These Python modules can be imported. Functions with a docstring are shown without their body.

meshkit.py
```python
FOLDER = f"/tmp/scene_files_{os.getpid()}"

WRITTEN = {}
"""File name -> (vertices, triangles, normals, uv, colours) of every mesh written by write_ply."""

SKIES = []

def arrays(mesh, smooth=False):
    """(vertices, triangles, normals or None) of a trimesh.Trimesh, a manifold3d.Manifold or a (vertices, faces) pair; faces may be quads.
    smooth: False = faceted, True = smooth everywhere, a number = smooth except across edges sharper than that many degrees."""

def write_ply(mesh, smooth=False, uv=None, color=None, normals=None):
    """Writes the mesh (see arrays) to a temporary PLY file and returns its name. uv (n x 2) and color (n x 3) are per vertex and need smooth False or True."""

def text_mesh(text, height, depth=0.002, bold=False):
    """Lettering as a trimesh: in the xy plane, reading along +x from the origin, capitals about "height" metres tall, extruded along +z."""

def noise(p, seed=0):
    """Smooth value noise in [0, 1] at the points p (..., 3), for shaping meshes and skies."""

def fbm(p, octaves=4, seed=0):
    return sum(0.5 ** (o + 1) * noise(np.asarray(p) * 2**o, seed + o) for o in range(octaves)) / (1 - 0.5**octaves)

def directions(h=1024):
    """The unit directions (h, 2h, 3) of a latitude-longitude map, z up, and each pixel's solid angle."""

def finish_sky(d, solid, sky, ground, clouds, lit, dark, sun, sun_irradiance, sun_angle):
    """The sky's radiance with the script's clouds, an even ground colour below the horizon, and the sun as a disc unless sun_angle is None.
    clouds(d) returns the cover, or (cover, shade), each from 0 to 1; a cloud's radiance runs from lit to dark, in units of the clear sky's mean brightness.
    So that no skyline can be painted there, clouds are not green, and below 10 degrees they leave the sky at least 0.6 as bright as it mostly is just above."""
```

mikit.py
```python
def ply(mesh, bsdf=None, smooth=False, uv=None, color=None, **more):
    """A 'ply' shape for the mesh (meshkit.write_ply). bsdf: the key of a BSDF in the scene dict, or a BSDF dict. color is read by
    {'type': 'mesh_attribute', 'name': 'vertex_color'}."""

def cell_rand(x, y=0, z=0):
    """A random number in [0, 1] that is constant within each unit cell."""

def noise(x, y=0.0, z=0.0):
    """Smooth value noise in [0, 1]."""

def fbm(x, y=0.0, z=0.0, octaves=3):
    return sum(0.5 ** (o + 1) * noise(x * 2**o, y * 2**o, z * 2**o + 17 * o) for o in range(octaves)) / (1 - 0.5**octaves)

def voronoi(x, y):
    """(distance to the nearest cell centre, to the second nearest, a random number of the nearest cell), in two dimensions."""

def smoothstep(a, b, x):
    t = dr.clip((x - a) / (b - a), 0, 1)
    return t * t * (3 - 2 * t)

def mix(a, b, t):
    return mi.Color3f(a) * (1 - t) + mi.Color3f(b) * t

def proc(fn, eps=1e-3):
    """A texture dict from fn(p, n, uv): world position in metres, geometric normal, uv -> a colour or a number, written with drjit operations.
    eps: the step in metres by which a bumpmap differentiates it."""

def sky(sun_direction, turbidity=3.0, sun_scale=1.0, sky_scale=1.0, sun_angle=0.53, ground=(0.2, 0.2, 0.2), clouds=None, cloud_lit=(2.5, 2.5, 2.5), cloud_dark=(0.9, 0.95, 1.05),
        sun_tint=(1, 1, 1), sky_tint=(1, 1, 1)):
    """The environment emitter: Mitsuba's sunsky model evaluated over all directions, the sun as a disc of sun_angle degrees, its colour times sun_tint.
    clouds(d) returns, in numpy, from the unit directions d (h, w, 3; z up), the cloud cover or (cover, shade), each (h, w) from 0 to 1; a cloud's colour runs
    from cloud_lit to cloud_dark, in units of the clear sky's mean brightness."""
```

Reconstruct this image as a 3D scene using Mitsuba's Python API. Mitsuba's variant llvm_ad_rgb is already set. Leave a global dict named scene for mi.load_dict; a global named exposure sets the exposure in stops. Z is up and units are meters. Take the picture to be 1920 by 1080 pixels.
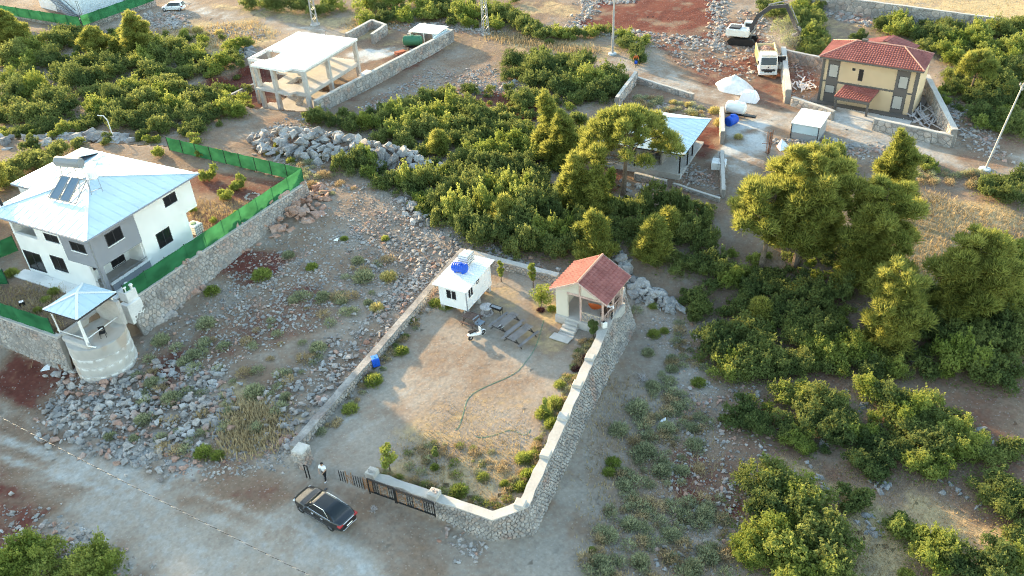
import math, random
import numpy as np, trimesh, shapely, manifold3d
import drjit as dr, mitsuba as mi
import mikit, meshkit
from mikit import proc, noise, fbm, voronoi, smoothstep, mix, cell_rand
from shapely import Polygon, Point, LineString, box as sbox
from scipy.spatial import ConvexHull, Voronoi

T = mi.ScalarTransform4f
exposure = 3.7
scene, labels = {}, {}
# ---------------------------------------------------------------- camera, sky and sun (metres, z up; a drone 45 m above the plot)
scene['camera'] = {'type': 'perspective', 'fov': 61.93, 'fov_axis': 'x', 'near_clip': 0.5, 'far_clip': 6000.0,
                   'to_world': T().look_at(origin=[0, 0, 45], target=[0, 82.2662, -11.8531], up=[0.066949, 0.567255, 0.820816])}
SUN_AZ, SUN_EL = math.radians(-40.0), math.radians(13.4)
scene['sky'] = mikit.sky([math.sin(SUN_AZ) * math.cos(SUN_EL), math.cos(SUN_AZ) * math.cos(SUN_EL), math.sin(SUN_EL)],
                         turbidity=3.0, sun_scale=1.1, sky_scale=2.45, sun_angle=1.2, sky_tint=(1.13, 1.0, .85), sun_tint=(.93, 1.0, 1.16))

# ---------------------------------------------------------------- terrain
#<TERRAIN>
CPT = np.array([(-10, 55, 0), (-5, 62, 0), (-2, 46, 0), (2, 55, 0), (-13, 47, 0), (-6, 70, 0), (-14, 43, -.15), (-14, 38, -.5), (-6, 34, -1.2), (-30, 38, -.7), (-2, 36.5, -1.9),
  (1.5, 38, -2.2), (4, 45, -2.7), (8, 53, -3.2), (11, 60, -3.5), (14, 68, -2.6), (9, 40, -3.2), (14, 50, -3.4), (20, 40, -3.4), (28, 33, -3.2), (20, 58, -3), (30, 50, -2.5), (45, 58, -2),
  (24, 68, -1.8), (12.5, 73, -.3), (8, 76, .2), (32, 74, -.6), (48, 76, -.3), (15, 83, 0), (-36, 54, -.5), (-30, 50, -.4), (-24, 52, 0), (-42, 50, -.6), (-33, 60, .2), (-24, 62, .5),
  (-20, 70, 1), (-16, 64, .4), (-14, 76, 1.3), (-20, 84, 2.2), (-12, 84, 1.4), (-8, 76, .8), (-28, 90, 2.4), (-13, 95, 1.6), (-2, 88, .4), (0, 100, .6), (-40, 92, 2.6), (-60, 95, 2.6),
  (-42, 36, .5), (-40, 31, 1.2), (-26, 30, -.6), (20, 95, .8), (40, 85, .6), (40, 105, .8), (62, 95, .4), (10, 120, 1.4), (-20, 112, 1.2), (-30, 130, 1.6), (-70, 130, 2), (30, 135, 1.6), (70, 130, 1.6),
  (-60, 45, -.5), (-60, 70, 2), (60, 40, -3), (-100, 180, 2), (0, 170, 2), (100, 170, 2)], float)
HOUSE_POLY = Polygon([(-33.54,61.74,3.6)[:2], (-21.44,82.35,3.6)[:2], (-39.79,94.51,3.6)[:2], (-53.41,98.15,3.6)[:2], (-95, 108), (-85, 58), (-48.08,63.09,3.6)[:2], (-38.15,57.68,3.6)[:2]])
PLOT_POLY = Polygon([(-17.03,44.93), (-17.63,45.99), (-4.57,71.65), (4.51,65.46), (10.09,62.35), (9.7, 62.5), (-.3, 38.6), (-2.27,37.82), (-10.6,42.08), (-13.09,43.22)])
PIT_POLY = Polygon([(-43.22,119.22), (-36.77,126.67), (-21.77,113.05), (-24.56,107.06), (-32.75,108.97)])
def vnoise(x, y, s, seed=0):
    x, y = np.asarray(x, float) / s + seed * 17.31, np.asarray(y, float) / s + seed * 7.77
    i, j = np.floor(x), np.floor(y); fx, fy = x - i, y - j
    fx, fy = fx * fx * (3 - 2 * fx), fy * fy * (3 - 2 * fy)
    r = lambda a, b: np.modf(np.abs(np.sin(a * 127.1 + b * 311.7 + seed * 74.7) * 43758.5453))[0]
    return (r(i, j) * (1 - fx) + r(i + 1, j) * fx) * (1 - fy) + (r(i, j + 1) * (1 - fx) + r(i + 1, j + 1) * fx) * fy
def inside(poly, x, y):
    return shapely.contains_xy(poly, np.asarray(x, float), np.asarray(y, float))
def H(x, y):
    x, y = np.asarray(x, float), np.asarray(y, float)
    num, den = np.full(x.shape, 1.5e-3 * .6), np.full(x.shape, 1.5e-3)
    for cx, cy, cz in CPT:
        s = 5.5 if cy < 85 and abs(cx) < 45 else 11.0
        w = np.exp(-((x - cx) ** 2 + (y - cy) ** 2) / (2 * s * s)); num += w * cz; den += w
    z = num / den
    rough = (vnoise(x, y, 6, 1) - .5) * .3 + (vnoise(x, y, 2.3, 2) - .5) * .16 + (vnoise(x, y, .9, 3) - .5) * .10
    if 'ROAD' in globals(): rough = rough * np.where(inside(ROAD, x, y) | inside(FAR_ROAD, x, y), .35, 1.0)
    z = z + rough * np.clip((np.hypot(x, y) - 20) / 40, .3, 1) * (y < 400)
    far = np.clip((np.hypot(x, y - 90) - 190) / 500, 0, 1)
    z = z + far * 40 * vnoise(x, y, 260, 5)
    z = np.where(inside(PIT_POLY, x, y), np.minimum(z, .55 + .1 * rough), z)
    z = np.where(inside(PLOT_POLY, x, y), .12 * rough + .02 * (vnoise(x, y, .5, 4) - .5), z)
    z = np.where(inside(HOUSE_POLY, x, y), 3.6 + .2 * rough, z)
    return z
#</TERRAIN>
def h(x, y):
    return float(H(np.array([x]), np.array([y]))[0])

# ---------------------------------------------------------------- helpers
rng = np.random.default_rng(7)
_used = {}
def numbered(name):
    n = _used.get(name, 0); _used[name] = n + 1
    return name if n == 0 else f'{name}_{n:03d}'
class Fr:
    """a local frame: origin and yaw in degrees"""
    def __init__(s, x=0, y=0, z=0, yaw=0, sc=1.0):
        s.o, a = np.array([x, y, z], float), math.radians(yaw)
        s.R = np.array([[math.cos(a), -math.sin(a), 0], [math.sin(a), math.cos(a), 0], [0, 0, 1]]) * sc
    def __call__(s, v):
        return np.asarray(v, float) @ s.R.T + s.o
class MB:
    """collects solids of one mesh"""
    def __init__(s): s.v, s.f, s.n = [], [], 0
    def add(s, v, f):
        v, f = np.asarray(v, float), np.asarray(f, int)
        if f.shape[1] == 4: f = np.vstack([f[:, [0, 1, 2]], f[:, [0, 2, 3]]])
        s.v.append(v); s.f.append(f + s.n); s.n += len(v); return s
    def tm(s, m): return s.add(m.vertices, m.faces)
    def box(s, x0, x1, y0, y1, z0, z1, c=0.0):
        if c:
            v = []
            for (z, i) in ((z0, c), (z0 + c, 0), (z1 - c, 0), (z1, c)):
                v += [(x0 + i, y0 + i, z), (x1 - i, y0 + i, z), (x1 - i, y1 - i, z), (x0 + i, y1 - i, z)]
            f = [(3, 2, 1, 0), (12, 13, 14, 15)] + [(4 * k + a, 4 * k + (a + 1) % 4, 4 * k + 4 + (a + 1) % 4, 4 * k + 4 + a) for k in range(3) for a in range(4)]
            return s.add(v, f)
        v = [(x, y, z) for x in (x0, x1) for y in (y0, y1) for z in (z0, z1)]
        return s.add(v, [(0, 1, 3, 2), (4, 6, 7, 5), (0, 4, 5, 1), (2, 3, 7, 6), (0, 2, 6, 4), (1, 5, 7, 3)])
    def bar(s, p, q, w, hh=None, up=(0, 0, 1)):
        p, q = np.asarray(p, float), np.asarray(q, float); hh = w if hh is None else hh
        t = q - p; t = t / np.linalg.norm(t); a = np.cross(t, up)
        if np.linalg.norm(a) < 1e-3: a = np.cross(t, (1, 0, 0))
        a /= np.linalg.norm(a); b = np.cross(a, t); a, b = a * w / 2, b * hh / 2
        v = [e + i * a + j * b for e in (p, q) for i, j in ((-1, -1), (1, -1), (1, 1), (-1, 1))]
        return s.add(v, [(3, 2, 1, 0), (4, 5, 6, 7), (0, 1, 5, 4), (1, 2, 6, 5), (2, 3, 7, 6), (3, 0, 4, 7)])
    def tube(s, pts, r, n=8):
        p = np.asarray(pts, float); r = np.broadcast_to(r, (len(p),))
        t = np.gradient(p, axis=0); t /= np.linalg.norm(t, axis=1, keepdims=True) + 1e-12
        ref = np.where(np.abs(t[:, 2:]) < .9, [[0, 0, 1.]], [[1., 0, 0]])
        a = np.cross(t, ref); a /= np.linalg.norm(a, axis=1, keepdims=True) + 1e-12; b = np.cross(a, t)
        ang = np.arange(n) * 2 * np.pi / n
        v = (p[:, None] + r[:, None, None] * (np.cos(ang)[None, :, None] * a[:, None] + np.sin(ang)[None, :, None] * b[:, None])).reshape(-1, 3)
        m = len(p); f = [(i * n + j, i * n + (j + 1) % n, (i + 1) * n + (j + 1) % n, (i + 1) * n + j) for i in range(m - 1) for j in range(n)]
        base = s.n; s.add(v, f)
        caps = [(0, j + 1, j) for j in range(1, n - 1)] + [((m - 1) * n, (m - 1) * n + j, (m - 1) * n + j + 1) for j in range(1, n - 1)]
        s.f.append(np.array(caps) + base); return s
    def lathe(s, prof, o=(0, 0, 0), n=20, axis='z'):
        """profile of (r, z) turned round an axis"""
        ang = np.arange(n) * 2 * np.pi / n; m = len(prof)
        v = np.array([(r * math.cos(a), r * math.sin(a), z) for r, z in prof for a in ang])
        if axis == 'x': v = v[:, [2, 0, 1]]
        if axis == 'y': v = v[:, [1, 2, 0]]
        return s.add(v + np.array(o), [(i * n + j, i * n + (j + 1) % n, (i + 1) * n + (j + 1) % n, (i + 1) * n + j) for i in range(m - 1) for j in range(n)])
    def prism(s, poly, z0, z1):
        for g in getattr(poly, 'geoms', [poly]):
            if g.is_empty or g.area < 1e-5: continue
            m = trimesh.creation.extrude_polygon(g, z1 - z0, engine='earcut'); m.apply_translation((0, 0, z0)); s.tm(m)
        return s
    def slab(s, pts, d):
        """a planar polygon of 3D points thickened by the vector d"""
        p = np.asarray(pts, float); n = len(p); v = np.vstack([p, p + np.asarray(d, float)])
        f = [(0, i, i + 1) for i in range(1, n - 1)] + [(n, n + i + 1, n + i) for i in range(1, n - 1)]
        for i in range(n): j = (i + 1) % n; f += [(i, n + i, n + j), (i, n + j, j)]
        return s.add(v, f)
    def wall(s, p, q, z0, z1, th, holes=()):
        """an upright wall from p to q (2D), th thick to the left of p->q; holes (u0, u1, z0, z1)"""
        p, q = np.asarray(p, float), np.asarray(q, float); L = np.linalg.norm(q - p); t = (q - p) / L; nn = np.array([-t[1], t[0]])
        g = sbox(0, z0, L, z1)
        for a, b, c, d in holes: g = g.difference(sbox(a, c, b, d))
        for gg in getattr(g, 'geoms', [g]):
            m = trimesh.creation.extrude_polygon(gg, th, engine='earcut'); v = m.vertices
            s.add(np.c_[p[0] + t[0] * v[:, 0] + nn[0] * v[:, 2], p[1] + t[1] * v[:, 0] + nn[1] * v[:, 2], v[:, 1]], m.faces[:, ::-1])
        return s
    def get(s): return np.vstack(s.v), np.vstack(s.f)
def fixed(v, f):
    m = trimesh.Trimesh(v, f, process=False)
    return m
def put(key, mb, mat, fr=None, smooth=False):
    v, f = mb.get() if isinstance(mb, MB) else mb
    if fr is not None: v = fr(v)
    scene[key] = mikit.ply((v, f), mat, smooth); return key
def part(holder, name, mb, mat, fr=None, smooth=False):
    return put(numbered(f'{holder}__{name}'), mb, mat, fr, smooth)
def tag(key, label=None, cat=None, group=None, kind=None):
    d = labels.setdefault(key, {})
    for k, v in (('label', label), ('category', cat), ('group', group), ('kind', kind)):
        if v: d[k] = v
    return key
def thing(name, label, cat, group=None):
    return tag(numbered(name), label, cat, group)
def hull_stone(r, g, n=11, flat=1.0):
    """an angular stone: the convex hull of a few points on an ellipsoid"""
    p = g.normal(size=(n, 3)); p /= np.linalg.norm(p, axis=1, keepdims=True); p *= g.uniform(.8, 1.1, (n, 1))
    p *= np.array(r) * np.array([1, 1, flat])
    hu = ConvexHull(p); v = p[hu.vertices]; ix = {a: i for i, a in enumerate(hu.vertices)}
    f = np.array([[ix[a] for a in t] for t in hu.simplices])
    c = np.cross(v[f[:, 1]] - v[f[:, 0]], v[f[:, 2]] - v[f[:, 0]]); bad = (c * v[f].mean(1)).sum(1) < 0
    f[bad] = f[bad][:, ::-1]; return v, f
def rotz(a):
    c, s_ = math.cos(a), math.sin(a); return np.array([[c, -s_, 0], [s_, c, 0], [0, 0, 1.]])
def rot3(g, tilt=.5):
    a = g.uniform(0, 6.28); b = g.normal(0, tilt); c, s_ = math.cos(b), math.sin(b)
    return rotz(a) @ np.array([[1, 0, 0], [0, c, -s_], [0, s_, c]])

# ---------------------------------------------------------------- materials
def B(name, col, rough=.8, **kw):
    scene[name] = {'type': 'twosided', 'b': {'type': 'principled', 'base_color': col if isinstance(col, dict) else {'type': 'rgb', 'value': list(col)}, 'roughness': rough, 'specular': kw.pop('specular', .3), **kw}}
def ground_col(p, n, uv):
    u, v = uv.x, uv.y
    n1, n2 = fbm(p.x * .31, p.y * .31, 3.1, octaves=3), fbm(p.x * 2.1, p.y * 2.1, 1.7, octaves=3)
    n3 = fbm(p.x * 5.2, p.y * 5.2, 4.4, octaves=2)
    uu = dr.clip(u + (n1 - .5) * .55 + (n2 - .5) * .5, 0, 1)
    vv = v + (n1 - .5) * .35 + (n2 - .5) * .7
    c = mix(mi.Color3f(.30, .262, .222), mi.Color3f(.205, .145, .105), smoothstep(0.05, .55, uu))
    c = mix(c, mi.Color3f(.120, .042, .032), smoothstep(.5, .95, uu))
    c = mix(c, mi.Color3f(.40, .31, .175), smoothstep(.15, .85, vv) * .9)
    c = mix(c, mi.Color3f(.46, .475, .47), smoothstep(.15, .85, -vv) * .95)
    d1, d2, r = voronoi(p.x * 4.2, p.y * 4.2)
    st = smoothstep(.78, .80, r) * smoothstep(.10 + .3 * n2, .04 + .3 * n2, d1) * smoothstep(.9, .2, vv) * smoothstep(.3, .55, n1 + .25 * (1 - u))
    c = mix(c, mi.Color3f(.31, .295, .275) * (.6 + .6 * r), st * .35)
    return c * (.52 + .42 * n2 + .56 * n3)
def limestone(a, b, red, sc=.9):
    def f(p, n, uv):
        q = fbm(p.x * 1.3 * sc, p.y * 1.3 * sc, p.z * 1.3 * sc, octaves=3); r = fbm(p.x * 7, p.y * 7, p.z * 7, octaves=2)
        k = noise(p.x * .7 + 31, p.y * .7, p.z * .7)
        c = mix(a, b, smoothstep(.25, .75, q)); c = mix(c, mi.Color3f(.36, .20, .145), smoothstep(.58, .85, k) * red)
        return c * (.7 + .6 * r)
    return proc(f)
B('limestone', limestone((.22, .196, .18), (.42, .38, .35), .8), .9)
B('outcrop_stone', limestone((.20, .196, .195), (.41, .395, .38), .12, .6), .9)
B('wall_stone_a', limestone((.26, .245, .23), (.40, .375, .35), .35), .9)
B('wall_stone_b', limestone((.205, .192, .183), (.335, .315, .295), .2), .9)
B('wall_stone_c', limestone((.30, .255, .225), (.44, .385, .34), .5), .9)
B('red_stone', limestone((.30, .17, .12), (.42, .30, .25), .6), .9)
def concrete_f(a, sc=1.0):
    def f(p, n, uv):
        q = fbm(p.x * .9, p.y * .9, p.z * 1.4, octaves=4); r = noise(p.x * 9, p.y * 9, p.z * 9)
        return mi.Color3f(*a) * (.68 + .5 * q + .14 * r)
    return proc(f)
B('concrete', concrete_f((.43, .41, .385)), .9)
B('pale_concrete', concrete_f((.72, .71, .69)), .85)
B('grey_mortar', concrete_f((.24, .225, .21)), .95)
def tower_f(p, n, uv):
    q = fbm(p.x * 1.2, p.y * 1.2, p.z * .8, octaves=3); drip = noise(p.x * 4.5, p.y * 4.5, p.z * .35)
    c = mi.Color3f(.46, .44, .41) * (.7 + .5 * q)
    for zr in (.35, 1.25, 2.15):
        t = (zr - p.z)
        c = mix(c, mi.Color3f(.72, .73, .73), smoothstep(.55 * drip, .02, t) * smoothstep(-.05, .0, t) * smoothstep(.3, .6, drip) * .9)
    return mix(c, mi.Color3f(.42, .29, .19), smoothstep(.62, .75, noise(p.x * 1.1 + 5, p.y * 1.1, p.z * .25)) * .45)
B('tower_concrete', proc(tower_f), .9)
def paint_f(a, k=.12):
    def f(p, n, uv):
        return mi.Color3f(*a) * (1 - k + k * 1.4 * fbm(p.x * .8, p.y * .8, p.z * .5, octaves=3))
    return proc(f)
B('white_render', paint_f((.80, .80, .78)), .8)
B('grey_render', paint_f((.27, .28, .31)), .8)
B('beige_render', paint_f((.60, .45, .28)), .85)
B('cream_render', paint_f((.62, .57, .48)), .85)
B('brown_trim', (.12, .105, .095), .7)
B('roof_metal', paint_f((.53, .66, .73), .14), .5, metallic=.1, specular=.5)
B('white_metal', paint_f((.80, .80, .78), .14), .45)
def tile_f(p, n, uv):
    q = noise(p.x * 3.1, p.y * 3.1, p.z * 3.1); r = fbm(p.x * 1.1, p.y * 1.1, p.z, octaves=3)
    return mix(mi.Color3f(.23, .07, .06), mi.Color3f(.36, .145, .125), q * .7 + r * .3) * (.75 + .45 * r)
B('roof_tile', proc(tile_f), .75)
B('ridge_tile', (.50, .27, .21), .8)
B('glass', (.012, .013, .015), .08, specular=.5)
B('frosted', (.55, .56, .55), .4)
B('frame_dark', (.05, .05, .055), .5)
B('frame_white', (.75, .75, .74), .5)
def net_f(p, n, uv):
    return mi.Color3f(.04, .17, .075) * (.45 + 1.1 * fbm(p.x * .9, p.y * .9, p.z * 1.2, octaves=3))
scene['green_net'] = {'type': 'principledthin', 'base_color': proc(net_f), 'roughness': .8, 'diff_trans': .75, 'spec_trans': 0.0}
B('dark_post', (.03, .045, .04), .6)
B('galvanised', (.25, .26, .27), .5, metallic=.3)
B('black_metal', (.018, .018, .019), .45)
B('rust', (.16, .075, .045), .9)
B('copper_leaf', (.30, .15, .07), .55, metallic=.3)
B('car_black', (.006, .007, .009), .18, clearcoat=1.0, clearcoat_gloss=.95, specular=.6)
B('car_white', (.75, .76, .77), .3, clearcoat=.8)
B('chrome', (.75, .76, .78), .15, metallic=1.0)
B('rubber', (.02, .02, .021), .85)
B('red_lamp', (.35, .012, .012), .2, specular=.6)
B('headlamp', (.65, .67, .70), .15, specular=.6)
B('blue_plastic', (.012, .085, .50), .4)
B('pale_blue_plastic', (.05, .22, .55), .45)
B('white_plastic', (.78, .77, .73), .5)
B('pallet_blue', (.04, .20, .55), .5)
def wood_f(a):
    def f(p, n, uv):
        return mi.Color3f(*a) * (.55 + .5 * noise(p.x * 2.3, p.y * 2.3, p.z * 2.3) + .45 * noise(p.x * 14, p.y * 14, p.z * 14))
    return proc(f)
B('grey_wood', wood_f((.20, .185, .185)), .85)
B('brown_wood', wood_f((.115, .075, .062)), .85)
B('pale_wood', wood_f((.50, .40, .30)), .85)
B('pink_wood', wood_f((.50, .36, .31)), .8)
B('bark', wood_f((.15, .115, .09)), .95)
B('orange_cloth', (.55, .13, .035), .8)
B('white_cloth', (.78, .79, .82), .85)
B('black_cloth', (.016, .016, .019), .85)
B('olive_cloth', (.10, .095, .06), .9)
B('skin', (.42, .25, .17), .6)
B('hair', (.012, .010, .009), .6)
B('truck_white', paint_f((.72, .72, .68), .2), .4)
B('truck_yellow', (.62, .55, .33), .5)
B('green_tank', (.04, .15, .085), .5)
B('sheet_white', (.76, .77, .77), .6)
B('brick_red', concrete_f((.42, .15, .09)), .9)
B('sand_pile', concrete_f((.66, .66, .64)), .95)
B('hose_green', (.05, .24, .15), .5)
def leafmat(name, a, b, tr=.8):
    def f(p, n, uv):
        q = noise(p.x * .45 + 9, p.y * .45, p.z * .3); r = noise(p.x * 3.1, p.y * 3.1, p.z * 3.1)
        return mix(a, b, smoothstep(.2, .8, q) * .6 + r * .4) * (.75 + .5 * r)
    scene[name] = {'type': 'principledthin', 'base_color': proc(f), 'roughness': .55, 'diff_trans': tr, 'spec_trans': 0.0}
leafmat('leaf_dark', (.10, .142, .055), (.195, .235, .078), 1.05)
leafmat('leaf_mid', (.15, .195, .062), (.27, .30, .10), 1.1)
leafmat('leaf_bright', (.20, .26, .055), (.35, .385, .11), 1.15)
leafmat('leaf_pine', (.22, .255, .065), (.38, .385, .105), 1.2)
leafmat('leaf_pale', (.27, .29, .17), (.40, .41, .25), .8)
leafmat('leaf_yellow', (.45, .40, .15), (.60, .52, .24), .8)
leafmat('straw', (.34, .26, .15), (.50, .40, .24), .7)
B('leaf_red', (.09, .03, .035), .8)
scene['ground_bsdf'] = {'type': 'twosided', 'b': {'type': 'bumpmap', 'scale': 1.0, 'bump_texture': proc(lambda p, n, uv: fbm(p.x * 5, p.y * 5, 2.2, octaves=3) * .04, eps=.02),
    'bsdf': {'type': 'principled', 'base_color': proc(ground_col), 'roughness': .95, 'specular': .1}}}
# ---------------------------------------------------------------- the ground: one sheet, split into the surfaces it is made of
ROAD = Polygon([(-83.12,66.11), (-47.81,55.35), (-42.41,53.33), (-36,50.36), (-28.93,46.72), (-21.72,43.64), (-17.77,43.3), (-15.56,44.16), (-13.09,43.11), (-11.07,41.55), (-6.88,38.87), (-2.96,36.97), (0.41,37.37),
                (3.63,38.55), (3.57,34.66), (1.86,30.98), (-21.8,32.86), (-27.23,38.15), (-31.74,41.55), (-36.11,44.77), (-44.28,48.48), (-75.29,56.53)])
SIDE_PATH = LineString([(1.24,36.02), (3.83,40.49), (6.57,46.91), (10.5,55.85), (13.05,61.07)]).buffer(1.7)
ROAD = ROAD.union(SIDE_PATH)
FAR_LINE = LineString([(-58.59,162.54), (-55.17,159.09), (-45.07,151.15), (-34.59,144.03), (-24.86,137.92), (-19.4,135), (-12.51,133.6), (-5.74,132.22), (2.46,127.59), (11.64,121.84), (17.33,117.76), (23.41,109.66), (29.25,104), (33.47,99.32), (39.46,93.39), (46.31,88.34), (50.85,84.91), (55.97,81.05), (66.33,72.28)])
FAR_ROAD = FAR_LINE.buffer(2.3)
RED_FIELD = Polygon([(13.4,135.17), (16.5,143.55), (20.73,155.43), (37.9,151.24), (34.87,134.92), (32.42,124.33), (22.29,129.61)])
TAN_FIELD = Polygon([(51.54,137.37), (71.65,121.41), (77.67,116.79), (93.03,124.42), (94.95,148.06), (55.97,158.15)])
def dist(poly, X, Y): return shapely.distance(poly, shapely.points(X, Y))
def wz(poly, X, Y, soft):
    d = dist(poly, X, Y); d = d + (vnoise(X, Y, 2.2, 11) - .5) * soft * 1.6
    return np.clip(1 - d / soft, 0, 1)
def P2(*a): return Polygon(a)
def L2(w, *a): return LineString(a).buffer(w)
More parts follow.
